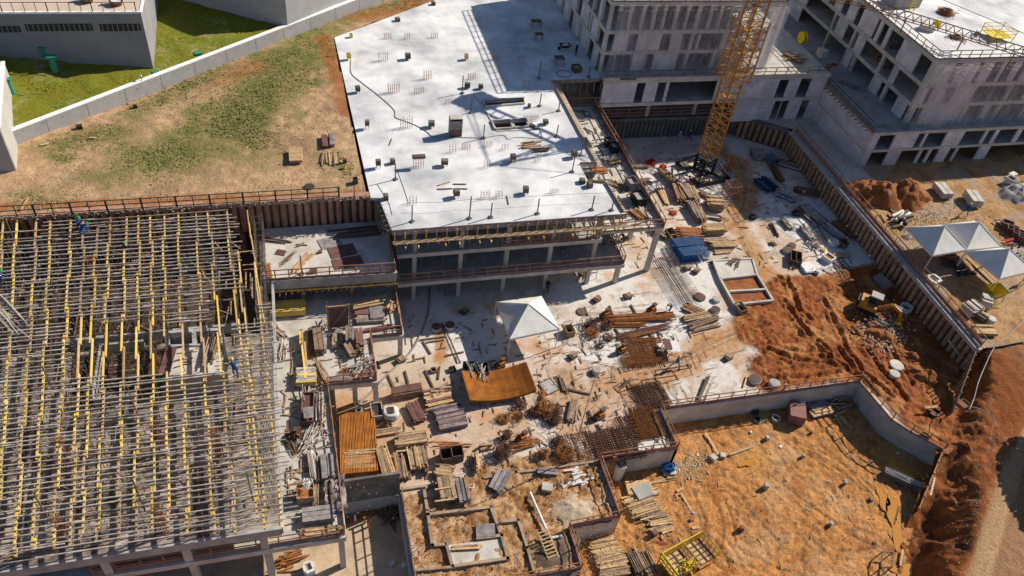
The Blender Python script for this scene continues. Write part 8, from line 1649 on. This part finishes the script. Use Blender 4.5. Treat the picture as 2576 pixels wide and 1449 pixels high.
cyl('round pale table top among the terrace stacks', (23, 2225, 350), .7, .75, 3.1, 'conc_pale', lid='conc_pale', name='drum', cat='drum', group='drums')
c = pt((23, 2240, 110), 3.1); t = thing('yellow_hopper', 'bright yellow steel hopper and legs below the tents', 'hopper', c)
b = MB(); b.add([tuple(c+Vector(q)) for q in ((-.4, -.4, .6), (.4, -.4, .6), (.4, .4, .6), (-.4, .4, .6), (-.95, -.8, 1.5), (.95, -.8, 1.5), (.95, .8, 1.5), (-.95, .8, 1.5))], [(0, 3, 2, 1), (0, 1, 5, 4), (1, 2, 6, 5), (2, 3, 7, 6), (3, 0, 4, 7)]); b.build('body', K['yellowpaint'], t); slab_piece('floor', (c.x, c.y, c.z+.62), .8, .8, .04, 0, K['yellowpaint'], t)
for i in (-1, 1):
    for j in (-1, 1): stick('leg', c+Vc((i*.8, j*.7, 0)), c+Vc((i*.7, j*.6, 1.2)), .1, .1, K['yellowpaint'], t)
t = thing('tool_rack', 'yellow rack of rods below the yellow hopper', 'rack', pt((23, 2270, 180), 3.1)); c = pt((23, 2270, 180), 3.1)
for k in range(8): stick('rod', c+Vc((-.5+k*.14, -.4, .05)), c+Vc((-.4+k*.14, .6, .5)), .06, .06, K['yellowpaint'], t, 'rod')
line('thick pale pipe running down the bank from the pile wall end', [(23, 2576, 330), (23, 2400, 500), (23, 2270, 610), (23, 2180, 790), (23, 2110, 960), (23, 2070, 1110), (23, 2020, 1230)], 3.1, .045, m='conc', cat='pipe', name='pipe', lift=.1); line('black hose beside the pale pipe at the right edge', [(23, 2576, 545), (23, 2480, 560), (23, 2330, 590), (23, 2200, 610)], 3.1, .09, m='black', lift=.1); line('thin hose crossing the dark red bank', [(23, 2010, 1235), (23, 2150, 1280), (23, 2230, 1340), (23, 2260, 1440)], 2.0, .05, m='hose', lift=.6)
openbox('rusty barrow shaped box on the bank', (23, 1950, 1190), 1.3, .9, .5, 2.6, .3, 'ply', fill='redsoil')
for a, z, lb in (((3, 330, 430), 9.7, 'yellow wheel shaped reel on the deck between the buildings'),): 
    c = pt(a, z); t = thing('cable_reel', lb, 'reel', c); b = MB(); b.tube(c+Vc((-.3, 0, .75)), c+Vc((-.2, 0, .75)), .8, 18); b.tube(c+Vc((.3, 0, .75)), c+Vc((.2, 0, .75)), .8, 18); b.tube(c+Vc((-.2, 0, .75)), c+Vc((.2, 0, .75)), .4, 14); b.build('reel', K['yellowpaint'], t)
heap('ochre timbers on the deck between the buildings', (3, 270, 590), 1.0, 9.7, 'pale', 16, 2.2, .14, ang=.1, aj=.3, h=.6, m2='orange'); planks('dark pipes in rows on the deck between the buildings', (3, 180, 540), (3, 330, 640), 1.6, 9.65, 'darkwood', 2, .2, .1, .05, m2='tube'); block('pale concrete block on the deck between the buildings', (3, 530, 560), 1.3, 1.3, 1.1, 9.62, .2, 'conc_pale', 'block'); heap('dark planks near the podium corner', (3, 640, 680), 1.1, 9.0, 'darkwood', 14, 2.0, .16, ang=.2, aj=.4, h=.4, m2='orange')
heap('pale boards under the guardrail on the west podium deck', (3, 850, 870), 1.2, 8.0, 'plygrey', 12, 2.6, .25, ang=2.3, aj=.3, h=.3)
c = pt((3, 1170, 600), 10.65); t = thing('orange_cage', 'orange steel cage frame hanging at the west face of the right building', 'steel frame', c); b = MB()
for z in (0, 1.0): b.path([c+Vc((1.4*math.cos(k*1.047), 1.0*math.sin(k*1.047), z)) for k in range(7)], .08, 5)
b.build('rings', K['orange'], t); 
for k in range(6): stick('upright', c+Vc((1.4*math.cos(k*1.047), 1.0*math.sin(k*1.047), 0)), c+Vc((1.4*math.cos(k*1.047), 1.0*math.sin(k*1.047), 1.0)), .09, .09, K['orange'], t)
ZR = FD[3]
c = pt((3, 2290, 380), ZR); t = thing('yellow_platform', 'yellow railed steel platform on the upper right roof', 'platform', c)
for k in range(6): slab_piece('deck_board', (c.x-1.3+k*.52, c.y, c.z+.5), .46, 2.3, .06, 0, K['yellowpaint'], t)
for x in (-1.5, 1.5):
    for y in (-1.15, 1.15): stick('upright', c+Vc((x, y, 0)), c+Vc((x*1.05, y*1.05, 1.5)), .09, .09, K['yellowpaint'], t)
for z in (1.0, 1.45):
    for p_, q_ in (((-1.5, -1.15), (1.5, -1.15)), ((1.5, -1.15), (1.5, 1.15)), ((1.5, 1.15), (-1.5, 1.15)), ((-1.5, 1.15), (-1.5, -1.15))): stick('rail', c+Vc((*p_, z)), c+Vc((*q_, z)), .06, .06, K['yellowpaint'], t)
c = pt((3, 1440, 110), ZR); t = thing('yellow_ladder_tower', 'yellow ladder tower at the top edge of the upper right roof', 'ladder', c)
for s in (-.35, .35): stick('rail', c+Vc((s, 0, 0)), c+Vc((s, 0, 3.6)), .09, .09, K['yellowpaint'], t)
for k in range(9): stick('rung', c+Vc((-.35, 0, .3+k*.38)), c+Vc((.35, 0, .3+k*.38)), .05, .05, K['yellowpaint'], t)
openbox('grey tank shape behind the yellow ladder tower', (3, 1330, 40), 6.0, 3.0, 1.5, ZR, .1, 'conc', fill='boxin', name='tank', cat='tank'); tangle('rusty bar heap on the upper right roof', (3, 1780, 135), 1.6, ZR, 'rust', 60, .5); tangle('dark bar scatter beside the boom on the roof', (3, 1880, 380), 1.4, ZR, 'rustdark', 30, .2); block('pale block stack on the upper right roof', (3, 1590, 300), 2.2, 1.3, .8, ZR, -.5, 'conc_pale', 'block'); block('yellow trolley box on the boom', (3, 1690, 255), 1.2, .9, .7, ZR+.4, -.5, 'yellowpaint', 'trolley', 'trolley'); heap('grey scrap under the boom near the yellow platform', (3, 2100, 345), .7, ZR, 'tube', 22, .9, .09, aj=1.5, h=.4, cat='scrap heap', name='scrap_heap', pn='scrap')
def strip(label, pts, w=.24, h=.3, z=0, m='edge'):
    P_ = [pt(p, 0) for p in pts]; t = thing('footing_wall', label, 'low wall', P_[0], 'low concrete footing strips in the soil')
    for a, b_ in zip(P_[:-1], P_[1:]):
        dd = (b_-a).normalized()*w/2; L = (b_-a).length; n_ = max(1, round(L/3))
        for k in range(n_): A_, B_ = a.lerp(b_, k/n_), a.lerp(b_, (k+1)/n_); o = MB(); o.beam(A_+Vc((0, 0, h/2-.15+.03))-(dd if k == 0 else dd*0), B_+Vc((0, 0, h/2-.15+.03))+(dd if k == n_-1 else dd*0), w, h+.3); o.build('segment', K[m], t)
strip('footing strip round the bay with the grey board stacks', [(31, 1790, 545), (31, 1690, 590), (31, 1730, 850), (31, 1775, 1160), (31, 1900, 1150)]); strip('footing strip crossing below the grey board stacks', [(31, 1760, 845), (31, 2360, 775), (31, 2430, 960), (31, 2450, 1020)]); strip('footing strip round the lower pale slab', [(31, 1910, 1130), (31, 1975, 1370), (31, 2530, 1290), (31, 2470, 1060), (31, 2230, 1090)])
strip('long pale kerb above the grey board stacks', [(31, 1470, 590), (31, 1780, 545)], .2, .2); strip('low pale kerb along the bottom of the soil area', [(31, 1600, 1410), (31, 1960, 1380)], .2, .3); strip('footing strip between the soil area and the ladder hole', [(31, 2470, 920), (32, 60, 905), (32, 150, 1180), (32, 220, 1430), (32, 420, 1400)], .2, .25); strip('kerb below the tall pole at the edge of the soil', [(31, 2300, 470), (32, 40, 415), (32, 230, 395), (32, 880, 300)], .22, .15)
t = thing('pale_slab', 'rough pale concrete patch inside the lower footing strip', 'slab', pt((31, 2200, 1200), 0)); MB().prism([tuple(pt(p, 0)[:2]) for p in ((31, 1930, 1150), (31, 2460, 1080), (31, 2520, 1280), (31, 1990, 1350))], -.1, .13).build('slab', K['conc_pale'], t)
heap('planks and plywood on the rough pale concrete patch', (31, 2100, 1165), .4, .13, 'pale', 6, 2.6, .16, ang=-.1, aj=.1, h=.2, m2='ply'); sheets('pale panel leaning on the lower footing strip', (31, 2210, 1000), (31, 2400, 995), 1.2, .15, 'plygrey', 2); block('concrete block on the footing corner near the sand bay', (32, 350, 580), 1.2, .8, .5, 0, -.4, 'conc_pale')
planks('long grey beam lying above the sand bay', (32, 275, 410), (32, 445, 425), .6, 0, 'plygrey', 2, .3, .12, .0, skip=0); heap('white scraps along the wall of the sand bay', (32, 640, 470), 1.6, 0, 'bag', 22, .9, .16, ang=.2, aj=.3, h=.3, m2='bag', cat='scrap heap', name='scrap_heap', pn='scrap')
t = thing('drain_pipe', 'long white drain pipe lying between the sand bay and the soil', 'pipe', pt((32, 180, 610), .3)); 
for a, b_ in (((32, 180, 610), (32, 285, 850)), ((32, 285, 850), (32, 385, 1070)), ((32, 385, 1070), (32, 500, 1050))): stick('pipe_length', pt(a, .35), pt(b_, .35), .22, .22, K['white'], t, 'pipe')
p, q = pt((32, 415, 1290), 0), pt((32, 300, 1010), .5); t = thing('ladder', 'timber ladder lying in the dark hole at the bottom', 'ladder', p); d = (q-p).normalized(); sd = d.cross(Vc((0, 0, 1))).normalized()*.42
for s in (-1, 1): stick('rail', p+sd*s+Vc((0, 0, .2)), q+sd*s+Vc((0, 0, .3)), .1, .1, K['pale'], t)
for k in range(8): f = (k+.5)/8; stick('rung', p.lerp(q, f)+sd+Vc((0, 0, .3)), p.lerp(q, f)-sd+Vc((0, 0, .3)), .09, .07, K['pale'], t)
mound('soil_heap', 'dark muddy mound around the ladder', (32, 420, 1200), 2.2, 2.2, .35, 0, K['darkwood'], 0, seed=3, cat='mud heap')
b = MB(); p = pt((32, 990, 460), -2.4); t = thing('concrete_pipe', 'upright concrete pipe against the rebar platform wall', 'pipe', p); c = U(1288+1058/4, 1086+455/4, -2.4); cyl_ = MB().tube(c, c+Vc((0, 0, 2.0)), .45, 16, .5).build('pipe', K['conc_pale'], t); MB().tube(c+Vc((0, 0, 2.0)), c+Vc((0, 0, 2.1)), .38, 12).build('opening', K['conc_dark'], t)
t = thing('timber_post', 'brown timber post against the rebar platform wall', 'post', U(1288+958/4, 1086+470/4, -2.4)); c = U(1288+958/4, 1086+475/4, -2.4); stick('post', c, c+Vc((0, 0, 3.4)), .3, .12, K['rust'], t)
tangle('crumpled blue tarpaulin scraps on a pale board', (32, 1575, 370), .7, -2.1, 'blue', 20, .3, cat='blue scraps', name='tarpaulin_scraps', rr=.07); sheets('pale board under the blue scraps at the wall corner', (32, 1510, 400), (32, 1640, 395), 1.0, -2.4, 'conc_pale', 3)
for a, lb in (((32, 1345, 165), 'blue and white sack on the rebar platform'), ((32, 1450, 170), 'white crumpled sack on the rebar platform'), ((32, 1290, 190), 'flat white sack beside the mesh on the platform')): c = pt(a, 0); t = thing('sack', lb, 'sack', c, 'sacks on the rebar platform'); MB().tube(c, c+Vc((0, 0, .4)), .5, 9, .3).build('bag', K['bag'], t)
c = pt((32, 1515, 140), 0); block('pale grey box at the platform corner', (32, 1515, 145), .8, 1.0, .4, 0, .2, 'conc_pale')
PZ = -2.38
sheets('pale sheet stack with a shiny piece on top in the pit', (32, 1150, 590), (32, 1400, 570), 1.4, PZ, 'pale', 4, .06); c = pt((32, 1310, 620), PZ); t = thing('metal_sheet', 'shiny grey metal sheet lying on the pale sheet stack', 'metal sheet', c); slab_piece('sheet', (c.x, c.y, PZ+.42), 1.6, 1.3, .03, .2, K['conc'], t); planks('long pale planks below the pale sheet stack in the pit', (32, 1130, 700), (32, 1470, 600), .7, PZ, 'pale', 2, .16, .06, .04)
for (x, y, x2, y2, w, ly, jit, lb) in ((1190, 810, 1440, 730, 1.6, 3, .05, 'plank fan in the pit, upper part'), (1290, 850, 1500, 790, 1.1, 2, .06, 'plank fan in the pit, middle part'), (1370, 910, 1570, 870, 1.2, 2, .07, 'plank fan in the pit, third part'), (1360, 985, 1580, 935, 1.0, 1, .05, 'plank fan in the pit, lowest part'), (800, 1210, 1040, 1160, 1.5, 4, .03, 'pale board stack at the bottom of the pit, top part'), (850, 1310, 1110, 1260, 1.5, 4, .06, 'plank stack at the bottom of the pit, middle part'), (880, 1400, 1150, 1350, 1.6, 4, .06, 'plank stack at the bottom of the pit, lower part')):
    planks(lb, (32, x, y), (32, x2, y2), w, PZ, 'pale', ly, .13, .09, jit, m2='wood', rag=.25)
planks('dark logs lying north south at the bottom of the pit, left one', (32, 1180, 1220), (32, 1290, 1449), 1.2, PZ, 'darkwood', 3, .2, .15, .03, m2='wood', shape='rod'); planks('pale logs lying north south at the bottom of the pit, right one', (32, 1310, 1240), (32, 1410, 1449), 1.3, PZ, 'pale', 3, .17, .15, .03, m2='wood', shape='rod')
for (x, y, x2, y2, rc, lb) in ((1430, 690, 1600, 900, 32, 'long plank bordering the plank fan on the right'), (1500, 500, 1640, 470, 32, 'pale plank above the plank fan near the wall corner'), (1380, 520, 1640, 465, 32, 'long pale board pointing to the wall corner'), (1700, 615, 1810, 800, 32, 'pale board standing alone right of the plank fan'), (1945, 10, 2080, 230, 32, 'thin pale batten left of the white blocks'), (2190, 230, 2430, 145, 32, 'thin pale batten right of the white blocks'), (1660, 600, 1720, 565, 32, 'short crossed plank pair near the wall corner'), (1510, 1020, 1630, 975, 32, 'thin batten below the plank fan'), (1505, 1040, 1520, 1085, 32, 'short batten beside the small cube'), (1810, 970, 1885, 960, 32, 'short pinkish plank in the lower pit'), (1340, 500, 1450, 540, 23, 'dark log near the shaded pit corner')):
    z_ = PZ+.1 if rc == 32 else PZ; t = thing('plank', lb, 'board', pt((rc, x, y), z_), 'loose boards in the pit'); stick('board', pt((rc, x, y), z_), pt((rc, x2, y2), z_), .22, .06, K['pale'], t)
BL = [((32, 2022, 275), .95, .9, .6, 'conc_pale', 'white block with a dark shadow, left of the pair in the pit'), ((32, 2115, 250), .9, .8, .5, 'conc_pale', 'white block, right of the pair in the pit'), ((32, 1425, 1040), .75, .7, .8, 'ply', 'brown cube below the plank fan'), ((32, 1820, 830), .5, .45, .4, 'bag', 'small grey block at the foot of the lone board'), ((32, 1800, 900), .6, .4, .5, 'ply', 'small brown block with a long shadow in the lower pit'), ((32, 2300, 995), .6, .5, .9, 'ply', 'brown stub beside the grey puddle stain'), ((32, 2545, 570), .65, .55, .9, 'bag', 'grey stub left of the tyre marks'), ((32, 2560, 80), .6, .6, .7, 'bag', 'dark grey stub near the upper middle of the pit'),
      ((33, 770, 530), .5, .45, .7, 'bag', 'grey stub in the middle of the right pit half'), ((33, 620, 945), .6, .5, .8, 'bag', 'grey stub with long shadow in the lower pit'), ((33, 1030, 690), .5, .5, .4, 'ply', 'small brown stub beside the puddle'), ((33, 345, 260), .4, .4, .7, 'bag', 'grey stub high in the right pit half'), ((33, 125, 155), .55, .4, .2, 'white', 'small white block in the upper pit'), ((33, 1455, 860), .8, .7, .3, 'white', 'white slab fragment at the foot of the bank'), ((33, 1070, 1120), .5, .35, .2, 'boxbrown', 'dark scrap near the column frame'), ((33, 1300, 225), .45, .3, .3, 'white', 'white scrap in the pit shade'), ((32, 1865, 240), .35, .3, .2, 'white', 'white pebble like block left of the white pair'), ((32, 2400, 10), .35, .35, .25, 'white', 'small white scrap at the top of the pit'), ((33, 1080, 480), .35, .3, .25, 'ply', 'small dark stub above the concrete beam'), ((33, 430, 20), .45, .4, .5, 'boxbrown', 'dark stub near the far pit wall shade')]
for a, w, d, h, m_, lb in BL: m_ = 'conc' if m_ == 'bag' else m_; block(lb, a, w*.75, d*.75, h*.8, PZ-.08, rs.uniform(-.5, .5), m_, cat='block', name='concrete_stub', group='stubs and blocks in the pit')
p, q = pt((33, 1150, 420), PZ), pt((33, 1540, 600), PZ); t = thing('precast_beam', 'dark concrete beam with white rebar fringe along its top', 'beam', p); MB().beam(p+Vc((0, 0, .3)), q+Vc((0, 0, .3)), .6, .7).build('beam', K['conc_dark'], t); b = MB()
for k in range(26): c = p.lerp(q, k/25)+Vc((0, 0, .65)); b.tube(c+Vc((-.1, -.1, 0)), c+Vc((.1, .15, .25)), .03, 4)
b.build('rebar_fringe', K['white'], t)['kind'] = 'stuff'
for pts_, lb in (([(33, 1150, 1210), (33, 1260, 1210), (33, 1250, 1360), (33, 1140, 1370), (33, 1150, 1210)], 'dark open frame with a timber strut near the road bank'),):
    c = pt((33, 1200, 1290), PZ); t = thing('timber_stand', lb, 'frame', c)
    for a, b_ in zip(pts_[:-1], pts_[1:]): stick('bar', pt(a, PZ+.8), pt(b_, PZ+.8), .1, .1, K['darkwood'], t); stick('leg', pt(a, PZ), pt(a, PZ+.8), .08, .08, K['darkwood'], t)
    stick('strut', pt((33, 1355, 1190), PZ+.2), pt((33, 1330, 1350), PZ+.2), .15, .1, K['pale'], t)
block('large reddish cube box in the shade under the pit wall', (23, 255, 1310), 2.1, 2.2, 1.6, PZ-.1, -.45, 'ply', 'box', 'box'); cyl('pale round lid on a drum behind the reddish cube', (23, 320, 1200), .5, .9, PZ, 'conc_pale', lid='white', name='drum', cat='drum', group='drums'); cyl('grey tyre leaning under the pit wall, front one', (23, 75, 1320), .65, .35, PZ, 'bag', ring=True, name='tyre', cat='tyre', group='tyres'); cyl('dark tyre under the pit wall, rear one', (22, 2460, 1330), .6, .3, PZ, 'conc_dark', ring=True, name='tyre', cat='tyre', group='tyres')
planks('grey timber stack right of the reddish cube', (23, 400, 1240), (23, 600, 1200), 2.0, PZ, 'plygrey', 4, .25, .1, .07, m2='pale'); heap('dark logs heaped in the shaded corner of the pit', (23, 720, 1190), 1.3, PZ, 'wood', 26, 2.2, .18, ang=.1, aj=.4, h=.9, shape='rod', m2='pale'); heap('pale branches running down from the shaded logs', (23, 730, 1340), .7, PZ, 'pale', 14, 1.4, .14, ang=1.9, aj=.4, h=.3); tangle('black cable pile in the corner shade of the pit', (22, 2430, 1250), .7, PZ, 'black', 26, .5)
post('grey pipe post standing at the far pit wall', (23, 60, 1190), PZ, 3.4, 'tube', .09, base=False, group='poles')
c0, c1, c2, c3 = U(1288+1480/4, 1086+1290/4, -1.4), U(1288+1880/4, 1086+1070/4, -1.4), U(1288+2050/4, 1086+1260/4, -1.4), U(1288+1640/4, 1086+1500/4, -1.4)
t = thing('yellow_steel_deck', 'yellow steel loading deck with timber boards at the bottom edge', 'loading deck', c0, None)
for k in range(9):
    f0, f1 = k/9+.008, (k+1)/9-.008; MB().prism([tuple(v[:2]) for v in (c0.lerp(c1, f0), c0.lerp(c1, f1), c3.lerp(c2, f1), c3.lerp(c2, f0))], -1.5, -1.4).build('deck_board', K['pale'] if k % 4 else K['ply'], t)
for a, b_, z0 in ((c0, c1, 0), (c0, c3, 0), (c1, c2, 0), (c0.lerp(c1, .5), c3.lerp(c2, .5), 0)):
    n_ = 5
    for k in range(n_+1): p_ = a.lerp(b_, k/n_); stick('upright', p_-Vc((0, 0, 1.0 if k in (0, n_) else .1)), p_+Vc((0, 0, 1.1)), .08, .08, K['yellowpaint'], t)
    for z in (.1, .6, 1.1): stick('rail', a+Vc((0, 0, z)), b_+Vc((0, 0, z)), .07, .08, K['yellowpaint'] if a == c0 or b_ == c3 else K['crane_worn'], t)
heap('heap of bright yellow tubes lying on the yellow steel deck', (32, 1760, 1380), .6, -1.38, 'yellowpaint', 18, 1.5, .09, ang=.6, aj=1.0, h=.4, shape='rod', cat='tube heap', name='tube_heap', pn='tube')
tp = Vc((67.0, 22.8, 1.2)); t = thing('roadside_tree', 'leafy tree beside the service road shading its edge', 'tree', tp); b = MB(); b.tube(tp-Vc((0, 0, .4)), tp+Vc((.1, 0, 2.6)), .35, 10, .22)
for k in range(7): a = k*.9; b.tube(tp+Vc((.1, 0, 2.2+.2*k)), tp+Vc((1.9*math.cos(a), 1.9*math.sin(a), 4+.3*k)), .12, 6, .05)
b.build('trunk', K['darkwood'], t); b = MB()
for i in range(13000):
    u_ = rs.uniform(0, 6.28); ph = math.acos(rs.uniform(-1, 1)); r = rs.uniform(.55, 1)**.5; q = tp+Vc((5.2*r*math.sin(ph)*math.cos(u_), 8.5*r*math.sin(ph)*math.sin(u_), 4.6+2.1*r*math.cos(ph)))
    a, e = rs.uniform(0, 6.28), rs.uniform(-.6, .6); s = rs.uniform(.16, .32); d = Vc((math.cos(a)*s, math.sin(a)*s, e*s)); n = Vc((-math.sin(a)*s*.6, math.cos(a)*s*.6, rs.uniform(-.1, .1))); b.add([tuple(q-d), tuple(q+n), tuple(q+d), tuple(q-n)], [(0, 1, 2, 3)])
b.build('crown', K['foliage'], t)['kind'] = 'stuff'

def offcuts(label, n, fn, m_, l0, l1, w):
    b = MB()
    for i in range(n):
        p = fn()
        if p is None: continue
        a = rs.choice((0.1, 1.5, rs.uniform(0, 3.1))); l = rs.uniform(l0, l1); d = Vc((math.cos(a)*l/2, math.sin(a)*l/2, 0)); p = Vector(p)
        b.beam(p-d, p+d+Vc((0, 0, rs.uniform(0, .1))), w*rs.uniform(.5, 1.2), w*.7)
    o = b.build('offcuts', m_); o['kind'] = 'stuff'; o['label'] = label; o['category'] = 'offcuts'
def in_yard(u0, u1, v0, v1):
    def f():
        p = U(rs.uniform(u0, u1), rs.uniform(v0, v1), .05)
        return tuple(p) if inpoly(np.array([p.x]), np.array([p.y]), YARDP)[0] and not inpoly(np.array([p.x]), np.array([p.y]), PITPOLY)[0] else None
    return f
offcuts('small timber offcuts scattered over the busy yard', 420, in_yard(880, 1760, 800, 1230), K['wood'], .25, 1.1, .09)
offcuts('rusty bar ends scattered around the rebar stacks', 420, in_yard(1350, 1800, 780, 1180), K['rustdark'], .3, 1.6, .03)
offcuts('thin offcuts scattered around the crane stores', 260, in_yard(1600, 2150, 400, 680), K['wood'], .25, 1.2, .08)
offcuts('timber offcuts scattered on the stepped deck', 300, lambda: (lambda x, y: (x, y, 3.24) if x < .1 or y > 43.3 else None)(rs.uniform(-3.4, 4.0), rs.uniform(29.6, 47.5)), K['wood'], .3, 1.3, .09)
offcuts('timber offcuts on the raised side deck', 130, lambda: (rs.uniform(30, 34.8), rs.uniform(56.3, 79), 6.44), K['wood'], .3, 1.5, .1)
offcuts('short sticks scattered over the pit floor', 110, lambda: tuple(U(rs.uniform(1560, 2280), rs.uniform(1150, 1449), -2.35)), K['pale'], .15, .7, .06)
